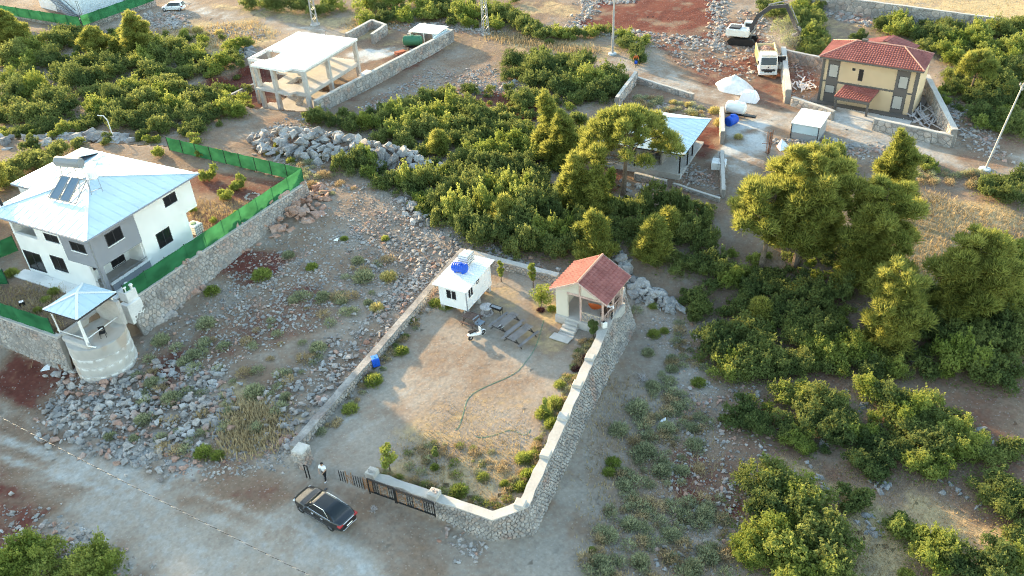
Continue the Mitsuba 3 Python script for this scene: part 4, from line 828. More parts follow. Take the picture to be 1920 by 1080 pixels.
far_wall('stone wall at the back of the left enclosure by the dirt road', (-17.36,137.21), (-19.86,139.89), 1.5, faces=(1, -1))
far_wall('stone wall of the left enclosure leading back to the concrete frame', (-23.39,134.06), (-19.86,139.89), 1.5)
far_wall('low concrete kerb wall in front of the concrete frame building', (-38.14,114.74), (-34.77,119.35), .9, .35)
far_wall('stone wall between the beige house and the dump truck', (36.38,100.99), (39.95,115.31), 1.9, .6, (1, -1))
far_wall('stone wall behind the yard left of the beige house', (40.1,115.28), (44.54,111.97), 1.5)
far_wall('low stone front wall left of the beige house entrance', (36.77,100.47), (40.32,95.54), 1.2)
far_wall('low stone front wall right of the beige house entrance beside the dirt road', (43.92,92.36), (50.87,87.06), 1.5)
far_wall('tall stone wall on the right side of the beige house yard', (50.87,87.06), (54.44,102.63), 2.2, .6, (1, -1))
far_wall('concrete wall beside the entrance of the bungalow with the blue roof', (25.55,90.5), (27.2,97.72), 1.6, .4, (-1, 1))
far_wall('narrow concrete wall at the lower right of the bungalow yard', (23,79.17), (24.68,87.12), 1.1, .35, (-1, 1))
far_wall('low foundation wall in front of the bungalow yard', (18.28,82.26), (22.51,78.53), .5, .3)
far_wall('low pale foundation wall below the bungalow terrace', (14.44,84.59), (17.59,82.36), .8, .4)
far_wall('stone wall running up from the left end of the bungalow', (14.93,102.64), (18.67,110.71), 1.5, .4, (-1, 1))
far_wall('stone wall along the dirt road above the bungalow', (18.67,110.71), (25.09,104), .8, .35)
far_wall('long grey wall along the dry tan field at the top right', (50.44,135.3), (71.59,118.52), 2.4, .4, (1,), .8)
far_wall('stone wall under the fence of the far house, its right side', (-70.81,149.01), (-62.19,162.02), 2.0)
far_wall('stone wall under the fence of the far house, its left side', (-95.32,164.8), (-70.81,149.01), 1.6)

# ---------------------------------------------------------------- green net fences
def net_fence(label, p, q, z, hgt=1.75, step=2.3, zq=None):
    Fn = thing('green_net_fence', label, 'fence'); p, q = np.asarray(p[:2], float), np.asarray(q[:2], float); L = np.linalg.norm(q - p); n = max(1, round(L / step)); t = (q - p) / L; nn = np.array([t[1], -t[0]]); zq = z if zq is None else zq
    for i in range(n + 1):
        c = p + (q - p) * i / n; zz = z + (zq - z) * i / n
        part(Fn, 'post', MB().tube([z3(c, zz - .1), z3(c, zz + hgt + .05)], .04, 6), 'dark_post')
        if i == n: break
        c2 = p + (q - p) * (i + 1) / n; k = 9; v = []
        for a in range(k):
            for b in range(4):
                s, r = a / (k - 1), b / 3; bul = .05 * math.sin(math.pi * s) * math.sin(math.pi * r) + .02 * math.sin(9 * s + 3 * i + 2 * r)
                x = c + (c2 - c) * s + nn * (.05 + bul); v.append((x[0], x[1], zz + (zq - z) * s / n + .03 + r * (hgt - .05) - .04 * math.sin(math.pi * s) * (b == 3)))
        f = [(a * 4 + b, a * 4 + 4 + b, a * 4 + 5 + b, a * 4 + 1 + b) for a in range(k - 1) for b in range(3)]
        put(numbered(Fn + '__net_panel'), MB().add(v, f), 'green_net', None, True)
    return Fn
net_fence('green net fence on the retaining wall right of the white house', (-33.45,61.72), (-21.44,82.35), 3.62)
net_fence('green net fence behind the garden with yellow-green fruit trees', (-21.44,82.35), (-38.95,92.92), 3.55)
net_fence('green net fence on the stone wall at the left edge below the garden', (-47.99,62.92), (-38.09,57.53), 3.62)
net_fence('short piece of green net fence left of the white house', (-50.13,69.38), (-47.5,71.89), 3.6)
net_fence('end of a green net fence by the left edge in front of the white house', (-48.04,66), (-45.79,66), 3.6, 1.6)
net_fence('green net fence round the far house, its right side', (-69.53,146.83), (-60.37,156.79), 3.3, 1.7, 3.2, 4.0)
net_fence('green net fence round the far house, its left side', (-92.22,159.44), (-69.5,146.25), 3.5, 1.7, 3.2, 3.3)

# ---------------------------------------------------------------- gate and railing
def gate():
    top0, top1 = np.array((-13.19,42.52,1.35)), np.array((-6.19,38.82,1.35)); d = top1 - top0; L = np.linalg.norm(d); t = d / L
    def panel(key, s0, s1, deco, zt=1.35, zb=.12):
        P = lambda s, z: top0 + t * s + np.array([0, 0, z - 1.35])
        m = MB(); m.bar(P(s0, zt), P(s1, zt), .09); m.bar(P(s0, zb), P(s1, zb), .09); m.bar(P(s0, zt - .17), P(s1, zt - .17), .035)
        for s in (s0, s1): m.bar(P(s, -.15), P(s, zt + .02), .08)
        put(key + '__frame', m, 'black_metal'); n = int((s1 - s0) / .19)
        for i in range(1, n):
            s = s0 + (s1 - s0) * i / n
            if any(a < s < b for a, b in deco): continue
            part(key, 'bar', MB().bar(P(s, zb), P(s, zt - .17), .05), 'black_metal')
        g = np.random.default_rng(int(s0 * 10) + 3)
        for a, b in deco:
            q = MB(); q.bar(P(a, zb), P(a, zt), .05); q.bar(P(b, zb), P(b, zt), .05)
            for _ in range(26):
                s, z = g.uniform(a + .05, b - .05), g.uniform(zb + .06, zt - .1); c = P(s, z); w = g.uniform(.04, .085); an = g.uniform(0, 3.14); e1 = (t * math.cos(an) + np.array([0, 0, 1]) * math.sin(an)) * w; e2 = np.cross(e1, np.cross(t, [0, 0, 1.])) * .5 
                q.slab([c - e1, c - e2, c + e1, c + e2], np.cross(t, [0, 0, 1]) * .012)
            tag(part(key, 'leaf_ornament', q, 'copper_leaf'), kind='stuff')
    g1 = thing('sliding_gate', 'black steel sliding gate with copper leaf panels standing half open at the yard entrance', 'gate'); panel(g1, 0, L * .335, [(L * .10, L * .16), (L * .29, L * .325)]); panel(g1, L * .335, L * .60, [(L * .35, L * .375), (L * .455, L * .53)])
    g2 = thing('railing', 'black steel railing panel with copper leaf plates against the front stone wall', 'railing'); panel(g2, L * .615, L, [(L * .63, L * .715), (L * .80, L * .885)], 1.25, .0)
    a = np.array((-15.56,43.13,1.2)); r = thing('gate_catch', 'narrow black steel gate catch bars by the left gate pillar', 'gate catch'); m = MB()
    for s in (0, .28): m.bar(a + t * s - (0, 0, 1.3), a + t * s, .07)
    m.bar(a, a + t * .28, .06); put(r, m, 'black_metal')
gate()

# ---------------------------------------------------------------- vehicles
def loft(secs):
    """closed rings with equal numbers of points along x, capped"""
    n = len(secs[0]); v = np.vstack(secs); f = [(i * n + j, i * n + (j + 1) % n, (i + 1) * n + (j + 1) % n, (i + 1) * n + j) for i in range(len(secs) - 1) for j in range(n)]
    m = MB().add(v, f); k = (len(secs) - 1) * n
    m.f.append(np.array([(0, j + 1, j) for j in range(1, n - 1)] + [(k, k + j, k + j + 1) for j in range(1, n - 1)])); return m
def interp(x, xs, ys): return float(np.interp(x, xs, ys))
def wheel(holder, fr, x, y, r=.33, w=.22):
    k = numbered(holder + '__wheel'); s = 1 if y > 0 else -1
    put(k, MB().lathe([(r * .62, -w / 2), (r * .93, -w / 2), (r, -w / 2 + .03), (r, w / 2 - .03), (r * .93, w / 2), (r * .62, w / 2), (r * .62, -w / 2)], (x, y, r), 24, 'y'), 'rubber', fr, 40)
    m = MB().lathe([(0, s * (w / 2 - .06)), (r * .62, s * (w / 2 - .045)), (r * .63, s * (w / 2 - .01))], (x, y, r), 24, 'y')
    for i in range(5):
        a = i * 1.2566; m.bar((x + .05 * math.cos(a), y + s * (w / 2 - .02), r + .05 * math.sin(a)), (x + r * .6 * math.cos(a), y + s * (w / 2 - .02), r + r * .6 * math.sin(a)), .05, .03)
    put(k + '__rim', m, 'alloy', fr)
B('alloy', (.45, .46, .48), .3, metallic=.8)
def sedan(key, fr, paint='car_black', hatch=False, L=4.85, W=1.85):
    hw = W / 2; xs = [-L / 2, -L / 2 + .12, -L / 2 + .5, -1.6, -1.0, 0, .9, 1.5, L / 2 - .35, L / 2 - .1, L / 2]
    top = [.80, .93, 1.0, 1.0, .97, .95, .96, .93, .80, .70, .58] if not hatch else [.85, .98, 1.0, 1.0, .98, .97, .97, .92, .82, .72, .6]
    wid = [.62, .80, .93, .99, 1, 1, 1, .98, .88, .74, .54]; bot = [.38, .28, .24, .2, .2, .2, .2, .2, .22, .26, .34]
    secs = []
    for x in np.unique(np.r_[xs, np.linspace(-L / 2, L / 2, 26)]):
        w, zt, zb = hw * interp(x, xs, wid), interp(x, xs, top), interp(x, xs, bot)
        half = [(w * .86, zb), (w * .97, zb + .1), (w, zb + (zt - zb) * .5), (w * .985, zb + (zt - zb) * .78), (w * .93, zt - .03), (w * .80, zt + .005), (w * .4, zt + .035)]
        secs.append([(x, y, z) for y, z in half] + [(x, -y, z) for y, z in half[::-1]])
    put(key + '__body', loft(secs), paint, fr, 50)
    # the cabin: roof skin and glass
    R0, R1 = (-.95, .22) if not hatch else (-1.75, .3); B0, B1 = (-1.85, 1.05) if not hatch else (-2.05, 1.1); zr = 1.45 if not hatch else 1.5
    wb, wr = hw * .88, hw * .64; secs = []
    for x in np.linspace(B0, B1, 25):
        s = min(1, (x - B0) / (R0 - B0)) if x < R0 else (1 - (x - R1) / (B1 - R1) if x > R1 else 1); s = max(0, s); e = math.sin(s * math.pi / 2) ** .8
        z = .94 + (zr - .03 - .94) * e + (.03 * math.cos((x - (R0 + R1) / 2) * 1.3) if s >= 1 else 0); w2 = wb + (wr - wb) * e; zz = [.93, .93 + (z - .93) * .55, z - .05 * e, z - .005, z + .015]; ww = [wb, wb + (w2 - wb) * .5, w2 + .02, w2 * .85, w2 * .4]
        secs.append([(x, a, b) for a, b in zip(ww, zz)] + [(x, -a, b) for a, b in zip(ww[::-1], zz[::-1])])
    gv, gf = loft(secs).get(); c = gv[gf].mean(1); nrm = np.cross(gv[gf[:, 1]] - gv[gf[:, 0]], gv[gf[:, 2]] - gv[gf[:, 0]]); nrm /= np.linalg.norm(nrm, axis=1, keepdims=True) + 1e-9
    side = (np.abs(c[:, 1]) > wr * .93) & (c[:, 2] < zr - .07) & (c[:, 0] > B0 + .35) & (c[:, 0] < B1 - .25)
    front = (c[:, 0] > R1 + .02) & ~side & (np.abs(c[:, 1]) < np.interp(c[:, 2], [.93, zr], [wb * .9, wr * .9])) & (c[:, 2] < zr - .02); rear = (c[:, 0] < R0 - .02) & ~side & (np.abs(c[:, 1]) < np.interp(c[:, 2], [.93, zr], [wb * .86, wr * .9])) & (c[:, 2] < zr - .02)
    sun = (np.abs(c[:, 1]) < wr * .8) & (c[:, 0] > R0 + .1) & (c[:, 0] < R1 - .05) & (c[:, 2] > zr - .03) if not hatch else np.zeros(len(c), bool)
    def sub(m): u, inv = np.unique(gf[m], return_inverse=True); return gv[u], inv.reshape(-1, 3)
    put(key + '__roof', sub(~(side | front | rear | sun)), paint, fr, 40)
    put(key + '__windscreen', sub(front), 'car_glass', fr, 40); put(key + '__rear_window', sub(rear), 'car_glass', fr, 40)
    if sun.any(): put(key + '__sunroof', sub(sun), 'car_glass', fr, 40)
    for sg in (1, -1):
        part(key, 'side_window', sub(side & (c[:, 1] * sg > 0)), 'car_glass', fr, 40)
        m = MB().tube([(B0 + .35, sg * (wb + .012), .965), (B1 - .3, sg * (wb + .012), .965)], .018, 5); m.tube([(x, sg * (y + .012), z) for x, y, z in ((B1 - .3, wb, .97), (R1 - .05, wr + .03, zr - .05), (R0 + .2, wr + .03, zr - .04), (B0 + .55, wb - .05, 1.08))], .015, 5)
        part(key, 'window_trim', m, 'chrome', fr); part(key, 'sill_trim', MB().bar((-1.0, sg * hw * .975, .27), (1.1, sg * hw * .975, .27), .02, .035), 'chrome', fr)
        for x in (-1.42, 1.47): wheel(key, fr, x, sg * (hw - .12))
        mk = numbered(key + '__mirror'); put(mk, MB().box(.72, .86, *sorted((sg * hw * .97, sg * (hw + .17))), .93, 1.06, .03), paint, fr)
        part(key, 'headlight', MB().box(L / 2 - .42, L / 2 - .18, *sorted((sg * hw * .55, sg * hw * .86)), .60, .74, .04), 'headlamp', fr)
        part(key, 'tail_light', MB().box(-L / 2 + .02, -L / 2 + .30, *sorted((sg * hw * .50, sg * hw * .90)), .72, .88, .03), 'red_lamp', fr)
        for x in ((.9, -.05, -.95) if not hatch else (.9, -.1)): part(key, 'door_seam', MB().box(x - .006, x + .006, *sorted((sg * hw * .985, sg * (hw + .004))), .35, .9), 'rubber', fr)
        for x in (.05, -.85): part(key, 'door_handle', MB().box(x, x + .2, *sorted((sg * hw * .98, sg * (hw + .03))), .78, .81, .008), 'chrome' if not hatch else paint, fr)
    put(key + '__grille', MB().box(L / 2 - .06, L / 2 + .012, -.42, .42, .36, .62, .02), 'chrome' if not hatch else 'rubber', fr)
    put(key + '__number_plate', MB().box(-L / 2 - .01, -L / 2 + .03, -.26, .26, .5, .61), 'white_plastic', fr)
    put(key + '__bumper_trim', MB().box(-L / 2 - .01, -L / 2 + .05, -.62, .62, .36, .40, .01).box(-L / 2 - .006, -L / 2 + .03, -.5, .5, .86, .89), 'chrome', fr)
scene['car_glass'] = {'type': 'twosided', 'b': {'type': 'principled', 'base_color': {'type': 'rgb', 'value': [.010, .012, .013]}, 'roughness': .05, 'specular': .6}}
c_ = np.array((-13.81,39.97,0.2)); z_ = h(c_[0], c_[1]) + .03
sedan(thing('black_car', 'black saloon car with chrome window trim parked outside the yard gate', 'car'), Fr(c_[0], c_[1], z_, 142))
c_ = (-57.48,157.57,2.6); sedan(thing('white_car', 'small white hatchback parked on the far dirt road at top left', 'car'), Fr(c_[0], c_[1], h(c_[0], c_[1]) + .03, 172), 'car_white', True, 4.1, 1.75)
c_ = (-66.81,161.97,3); sedan(thing('white_car', 'white car parked behind the green fence beside the far house', 'car'), Fr(c_[0], c_[1], h(c_[0], c_[1]) + .03, 185), 'car_white', True, 4.2, 1.75)

def scooter():
    s = thing('white_scooter', 'white motor scooter with black seat parked on the gravel yard beside a tyre', 'scooter'); a, b = np.array((-3.94,57.55)), np.array((-2.65,58.45)); c = (a + b) / 2; fr = Fr(c[0], c[1], 0.02, math.degrees(math.atan2(*(b - a)[::-1])))
    for x in (-.62, .66):
        k = numbered(s + '__wheel'); put(k, MB().lathe([(.13, -.06), (.22, -.06), (.25, -.03), (.25, .03), (.22, .06), (.13, .06), (.13, -.06)], (x, 0, .25), 18, 'y'), 'rubber', fr, 40); put(k + '__rim', MB().lathe([(0, -.03), (.14, -.04), (.14, .04), (0, .03)], (x, 0, .25), 14, 'y'), 'alloy', fr)
    secs = [[(x, w * math.cos(q), z0 + (z1 - z0) * (.5 + .5 * math.sin(q))) for q in np.linspace(0, 2 * np.pi, 12, endpoint=False)] for x, w, z0, z1 in ((-.98, .05, .62, .72), (-.8, .14, .52, .80), (-.5, .2, .38, .76), (-.2, .19, .3, .66), (0, .16, .22, .46), (.2, .17, .2, .40), (.34, .17, .22, .42))]
    put(s + '__body', loft(secs), 'car_white', fr, 50)
    secs = [[(x + .30 * (z - .35) * -.35, y * w, z) for x, y in ((.40, -1), (.5, -.6), (.56, 0), (.5, .6), (.40, 1), (.36, .6), (.40, 0), (.36, -.6))] for z, w in ((.28, .16), (.5, .21), (.75, .2), (.95, .14))]
    put(s + '__leg_shield', loft(secs), 'car_white', fr, 50); put(s + '__front_mudguard', MB().lathe([(.27, -.08), (.30, -.05), (.30, .05), (.27, .08)], (.66, 0, .25), 18, 'y'), 'car_white', fr)
    put(s + '__seat', MB().box(-.72, .02, -.15, .15, .74, .86, .05), 'black_cloth', fr); h_ = MB(); h_.tube([(.66, 0, .3), (.42, 0, 1.02)], .035, 8); h_.tube([(.36, -.34, 1.04), (.42, -.12, 1.06), (.42, .12, 1.06), (.36, .34, 1.04)], .022, 6); put(s + '__handlebar', h_, 'black_metal', fr)
    for y in (-.3, .3): part(s, 'mirror', MB().lathe([(0, -.01), (.06, -.01), (.06, .01), (0, .01)], (.38, y, 1.24), 10, 'x').tube([(.38, y, 1.04), (.38, y, 1.2)], .01, 4), 'black_metal', fr)
    put(s + '__headlight', MB().lathe([(0, .12), (.08, .08), (.1, 0), (0, -.01)], (.46, 0, .95), 12, 'x'), 'headlamp', fr); put(s + '__tail_light', MB().box(-1.0, -.95, -.07, .07, .64, .72, .015), 'red_lamp', fr)
    t = thing('tyre', 'old black car tyre lying on the gravel yard behind the scooter', 'tyre'); q = (-3.76,58.57); put(t, MB().lathe([(.17, .02), (.27, 0), (.31, .05), (.31, .14), (.27, .19), (.17, .17), (.17, .02)], (0, 0, .01), 22), 'rubber', Fr(q[0], q[1]), 40)
scooter()
# ---------------------------------------------------------------- people
def sph(c, r, n=12): return manifold3d.Manifold.sphere(float(r), n).translate([float(x) for x in c])
def limb(chain, n=12):
    """hulls of neighbouring spheres: (point, radius) list"""
    out = None
    for a, b in zip(chain, chain[1:]):
        k = manifold3d.Manifold.batch_hull([sph(a[0], a[1], n), sph(b[0], b[1], n)]); out = k if out is None else out + k
    return out
def skin_mesh(m, fr, key, mat, ln=.05, it=6):
    q = m.refine_to_length(ln).to_mesh(); t = trimesh.Trimesh(q.vert_properties[:, :3], q.tri_verts, process=True); trimesh.smoothing.filter_taubin(t, iterations=it)
    put(key, (np.array(t.vertices), np.array(t.faces)), mat, fr, True)
def hand(w, d, side, r=.0085):
    """palm, four fingers and thumb from the wrist w in direction d"""
    w, d = np.array(w, float), np.array(d, float); d /= np.linalg.norm(d); u = np.cross(d, [0, 0, 1.]) if abs(d[2]) < .9 else np.array([1., 0, 0]); u /= np.linalg.norm(u); n = np.cross(u, d)
    m = manifold3d.Manifold.batch_hull([sph(w, .022, 8), sph(w + d * .09 + u * .032, .014, 8), sph(w + d * .09 - u * .032, .014, 8)])
    for k, l in zip((-1.5, -.5, .5, 1.5), (.062, .078, .074, .056)):
        b = w + d * .092 + u * .021 * k; m = m + limb([(b, r), (b + d * l * .55 - n * .012, r * .95), (b + d * l - n * .035, r * .8)], 6)
    b = w + d * .03 + u * side * .03; m = m + limb([(b, .012), (b + u * side * .03 + d * .03, r), (b + u * side * .035 + d * .062 - n * .012, r * .85)], 6); return m
def person(label, fr, J, top, legs, top_sleeve=.5, shoe='white_cloth'):
    """J: joints of the pose; head, neck, chest, hip centre and left/right shoulder, elbow, wrist, hip, knee, ankle, toe"""
    p = thing('person', label, 'person'); V = {k: np.array(v, float) for k, v in J.items()}
    head = V['head']; f = V['face'] / np.linalg.norm(V['face']); up = head - V['neck']; up /= np.linalg.norm(up); sd = np.cross(f, up); sd /= np.linalg.norm(sd)
    m = manifold3d.Manifold.batch_hull([sph(head + up * .03 - f * .015, .098), sph(head - up * .06 + f * .035, .055), sph(head - up * .02 + f * .03, .078)]) + limb([(V['neck'] - up * .03, .058), (head - up * .05, .055)])
    m = m + limb([(head + f * .09 + up * .01, .014), (head + f * .118 - up * .025, .017)], 8) + limb([(head + f * .095 - up * .062 - sd * .02, .012), (head + f * .095 - up * .062 + sd * .02, .012)], 8)
    for s in (-1, 1): m = m + sph(head + sd * s * .098 - up * .005, .026, 8)
    m = m + limb([(V['neck'], .06), (V['chest'], .13), (V['hip'], .13)])
    for s, a in ((1, 'L'), (-1, 'R')):
        m = m + limb([(V['chest'] * .35 + V['sh' + a] * .65, .065), (V['sh' + a], .06), (V['el' + a], .043), (V['wr' + a], .03)]) + hand(V['wr' + a], V['wr' + a] - V['el' + a], s)
        m = m + limb([(V['hp' + a], .085), (V['kn' + a], .056), (V['an' + a], .04), (V['to' + a], .03)])
    skin_mesh(m, fr, p, 'skin', .045, 5)
    eyes = MB()
    for s in (-1, 1):
        e = head + f * .098 + sd * s * .036 + up * .012; eyes.tm(trimesh.creation.icosphere(1, .011).apply_translation(e))
    put(p + '__eyes', eyes, 'hair', fr)
    skin_mesh(manifold3d.Manifold.batch_hull([sph(head + up * .05 - f * .03, .1), sph(head - f * .06 - up * .02, .085), sph(head + up * .075 + f * .035, .062)]), fr, p + '__hair', 'hair', .05, 3)
    t = limb([(V['neck'] - up * .055, .085), (V['chest'], .158), (V['hip'] * .8 + V['chest'] * .2, .15)])
    lg = limb([(V['hip'] + (0, 0, .03), .145), (V['hip'], .135)])
    for a in 'LR':
        e = V['sh' + a] + (V['el' + a] - V['sh' + a]) * top_sleeve if top_sleeve <= 1 else V['el' + a] + (V['wr' + a] - V['el' + a]) * (top_sleeve - 1)
        ch = [(V['chest'] * .3 + V['sh' + a] * .7 , .09), (V['sh' + a], .078)] + ([(V['el' + a], .058), (e, .048)] if top_sleeve > 1 else [(e, .068)]); t = t + limb(ch)
        lg = lg + limb([(V['hip'] * .4 + V['hp' + a] * .6, .12), (V['hp' + a], .105), (V['kn' + a], .076), (V['an' + a] + (V['kn' + a] - V['an' + a]) * .12, .062)])
        s_ = limb([(V['an' + a] - (0, 0, .035), .052), (V['to' + a], .042)]); skin_mesh(s_, fr, numbered(p + '__shoe'), shoe, .05, 2)
    skin_mesh(t, fr, p + '__shirt', top, .05, 4); skin_mesh(lg, fr, p + '__trousers', legs, .05, 4); return p
def standing(stride=.0, lean=0.0, arms=.1):
    return dict(head=(.02 + lean, 0, 1.62), face=(1, 0, -.25), neck=(lean, 0, 1.46), chest=(.0 + lean * .8, 0, 1.27), hip=(0, 0, .95), shL=(lean, .19, 1.41), shR=(lean, -.19, 1.41), elL=(.02 + arms, .27, 1.15), elR=(.1 + arms, -.25, 1.16), wrL=(.22 + arms, .16, 1.05), wrR=(.28 + arms, -.12, 1.12),
                hpL=(0, .1, .9), hpR=(0, -.1, .9), knL=(.05 + stride * .5, .11, .5), knR=(.03 - stride * .2, -.11, .49), anL=(stride, .11, .09), anR=(-stride, -.11, .11), toL=(stride + .16, .12, .045), toR=(-stride + .15, -.13, .05))
q_ = (-14.22,43.02,-0.28); person('person in white top and black trousers walking past the yard gate', Fr(q_[0], q_[1], q_[2], 250), standing(.2, .05), 'white_cloth', 'black_cloth', .55)
seat = dict(head=(.06, 0, .78), face=(1, .1, -.35), neck=(.02, 0, .62), chest=(-.01, 0, .44), hip=(-.05, 0, .10), shL=(0, .2, .57), shR=(0, -.2, .57), elL=(.12, .3, .33), elR=(.12, -.3, .33), wrL=(.32, .2, .24), wrR=(.32, -.2, .24), hpL=(0, .11, .08), hpR=(0, -.11, .08), knL=(.42, .22, .14), knR=(.42, -.22, .14),
            anL=(.46, .23, -.28), anR=(.46, -.23, -.28), toL=(.60, .25, -.34), toR=(.60, -.25, -.34))
s1_ = (8.33,58.87,0.84)
seatw = {k: ((v[0], v[1], v[2] + .36) if k != 'face' else v) for k, v in seat.items()}
person('person in white shirt and black trousers sitting on the wall cap beside the pavilion', Fr(s1_[0], s1_[1], .84, 248), seatw, 'white_cloth', 'black_cloth', .6, 'black_cloth')
st_ = thing('stone_block', 'low stone block on the wall cap used as a seat by the pavilion', 'stone block'); put(st_, MB().box(-.22, .2, -.24, .24, .80, 1.16, .05), 'cap_stone', Fr(s1_[0], s1_[1], 0, 248))
j_ = (7.56,57.13,0.84); k_ = thing('white_canister', 'white plastic canister with black caps standing on the wall cap near the pavilion', 'canister'); fj = Fr(j_[0], j_[1], .81, 20); put(k_ + '__body', MB().box(-.2, .2, -.16, .16, 0, .62, .06), 'white_plastic', fj); put(k_ + '__cap', MB().lathe([(0, .74), (.09, .73), (.1, .6), (0, .6)], (-.08, 0, 0), 12).box(.02, .18, -.03, .03, .63, .7, .01), 'black_cloth', fj)
q_ = (19.49,115.99,1.34); fm = Fr(q_[0], q_[1], q_[2], 262)
mt = thing('motorcycle', 'small blue motorcycle on the far dirt road with a rider in orange', 'motorcycle')
for x in (-.62, .62): part(mt, 'wheel', MB().lathe([(.2, -.05), (.29, -.04), (.29, .04), (.2, .05), (.2, -.05)], (x, 0, .29), 16, 'y'), 'rubber', fm, 40)
put(mt + '__body', MB().box(-.7, .35, -.13, .13, .42, .78, .06).box(.2, .62, -.18, .18, .5, .95, .06), 'blue_plastic', fm); put(mt + '__handlebar', MB().tube([(.45, -.36, 1.05), (.5, 0, 1.02), (.45, .36, 1.05)], .025, 6).tube([(.62, 0, .3), (.48, 0, 1.02)], .03, 6), 'black_metal', fm)
rid = {k: ((v[0] - .25, v[1], v[2] + .82) if k != 'face' else (1, 0, -.1)) for k, v in seat.items()}; rid.update(wrL=(.38, .34, 1.08), wrR=(.38, -.34, 1.08), elL=(.1, .36, 1.14), elR=(.1, -.36, 1.14), anL=(.1, .24, .4), anR=(.1, -.24, .4), toL=(.26, .25, .36), toR=(.26, -.25, .36))
person('person in orange top riding the small motorcycle on the far dirt road', fm, rid, 'orange_cloth', 'olive_cloth', 1.6, 'black_cloth')

# ---------------------------------------------------------------- things on the gravel yard
def picnic(label, p, q):
    t = thing('picnic_table', label, 'picnic table', None); p, q = np.array(p), np.array(q); d = q - p; fr = Fr(p[0], p[1], 0, math.degrees(math.atan2(d[1], d[0]))); L = 2.55
    for k in range(6): part(t, 'slat', MB().box(-.0, L, .02 + .135 * k, .02 + .135 * k + .092, .72, .755, .006), 'grey_wood', fr)
    for y0 in (-.62, 1.22):
        for k in range(2): part(t, 'bench_slat', MB().box(-.05, L + .05, y0 + .14 * k, y0 + .14 * k + .115, .42, .455, .006), 'grey_wood', fr)
    for x in (.3, L - .3):
        m = MB(); m.bar((x, -.55, 0), (x, .12, .70), .06); m.bar((x, 1.4, 0), (x, .7, .70), .06); m.bar((x, -.6, .39), (x, 1.5, .39), .06); m.bar((x, 0, .69), (x, .83, .69), .06); part(t, 'trestle', m, 'black_metal', fr)
    return fr
fa = picnic('grey slatted picnic table with benches, the one farther from the pavilion steps with a radio on it', (-1.23,57.99), (0.25,59.66))
labels['picnic_table']['label'] = 'grey slatted picnic table with benches, carrying a small dark box, the farther of the two'
picnic('grey slatted picnic table with benches and an empty top, the one nearer the camera', (-0.12,56.18), (1.4,57.85))
bx = thing('small_crate', 'small dark crate with pale rim on the farther picnic table', 'crate'); put(bx + '__body', MB().box(.05, .38, -.1, .25, .757, .86, .01), 'black_metal', fa); put(bx + '__rim', MB().box(.04, .39, -.11, -.08, .86, .885).box(.04, .39, .23, .26, .86, .885), 'frame_white', fa)
c_ = (-2.38,61.37); sp = thing('cable_spool', 'wooden cable spool standing on end as a round table near the white cabin', 'cable spool'); fs = Fr(c_[0], c_[1], .02, 30)
for z in (.0, .72): 
    k = numbered(sp + '__disc'); m = MB()
    for i in range(7): 
        g = Point(0, 0).buffer(.58, 12).intersection(sbox(-.6 + .172 * i, -1, -.6 + .172 * (i + 1) - .008, 1)).difference(Point(0, 0).buffer(.05))
        m.prism(g, z, z + .06)
    put(k, m, 'pale_grey_wood', fs)
put(sp + '__drum', MB().lathe([(.27, .06), (.27, .72)], n=20), 'grey_wood', fs, 30)
B('pale_grey_wood', wood_f((.42, .39, .38)), .85)
c_ = (-1.51,61.05); gr = thing('barbecue', 'black charcoal barbecue trough on legs between the spool and the picnic tables', 'barbecue'); fg = Fr(c_[0], c_[1], 0, -35)
put(gr + '__trough', MB().box(-.55, .55, -.2, .2, .72, .76).box(-.55, .55, -.22, -.19, .72, .92).box(-.55, .55, .19, .22, .72, .92).box(-.57, -.54, -.2, .2, .72, .92).box(.54, .57, -.2, .2, .72, .92), 'black_metal', fg); put(gr + '__grid', MB().box(-.5, .5, -.17, .17, .88, .9), 'galvanised', fg)
for x in (-.5, .5):
    for y in (-.17, .17): part(gr, 'leg', MB().bar((x, y, 0), (x, y, .72), .04), 'black_metal', fg)
c_ = (-3.73,60.19); tb = thing('brown_bench_table', 'dark brown wooden table with side benches in the shade of the white cabin', 'table'); ft = Fr(c_[0], c_[1], 0, -32)
for k in range(6): part(tb, 'slat', MB().box(-.75, .75, -.45 + .15 * k, -.45 + .15 * k + .14, .68, .715, .006), 'brown_wood', ft)
for y in (-.85, .66): part(tb, 'bench_slat', MB().box(-.75, .75, y, y + .2, .40, .435, .006), 'brown_wood', ft)
for x in (-.55, .55): part(tb, 'trestle', MB().bar((x, -.8, 0), (x, -.3, .68), .06).bar((x, .8, 0), (x, .3, .68), .06).bar((x, -.85, .37), (x, .86, .37), .06), 'brown_wood', ft)
c_ = (-3,59.6); ch = thing('low_seat', 'low grey-blue folding seat between the brown table and the scooter', 'seat'); ff = Fr(c_[0], c_[1], 0, 50); put(ch + '__seat', MB().box(-.4, .4, -.28, .28, .34, .38, .01), 'grey_blue', ff); put(ch + '__backrest', MB().slab([(-.4, .28, .38), (.4, .28, .38), (.4, .45, .8), (-.4, .45, .8)], (0, .03, 0)), 'grey_blue', ff)
for x in (-.36, .36):
    for y in (-.24, .26): part(ch, 'leg', MB().bar((x, y, 0), (x, y, .34), .03), 'black_metal', ff)
B('grey_blue', (.22, .26, .31), .7)
c_ = (-11.71,55.15); bl = thing('blue_drum', 'blue plastic drum with pale lid beside the left yard wall', 'drum'); fb = Fr(c_[0], c_[1], .0, 20); put(bl + '__body', MB().box(-.31, .31, -.31, .31, 0, .85, .09), 'blue_plastic', fb); put(bl + '__lid', MB().box(-.29, .29, -.29, .29, .855, .91, .03).lathe([(0, .99), (.07, .98), (.07, .9)], n=10), 'pale_blue_plastic', fb)
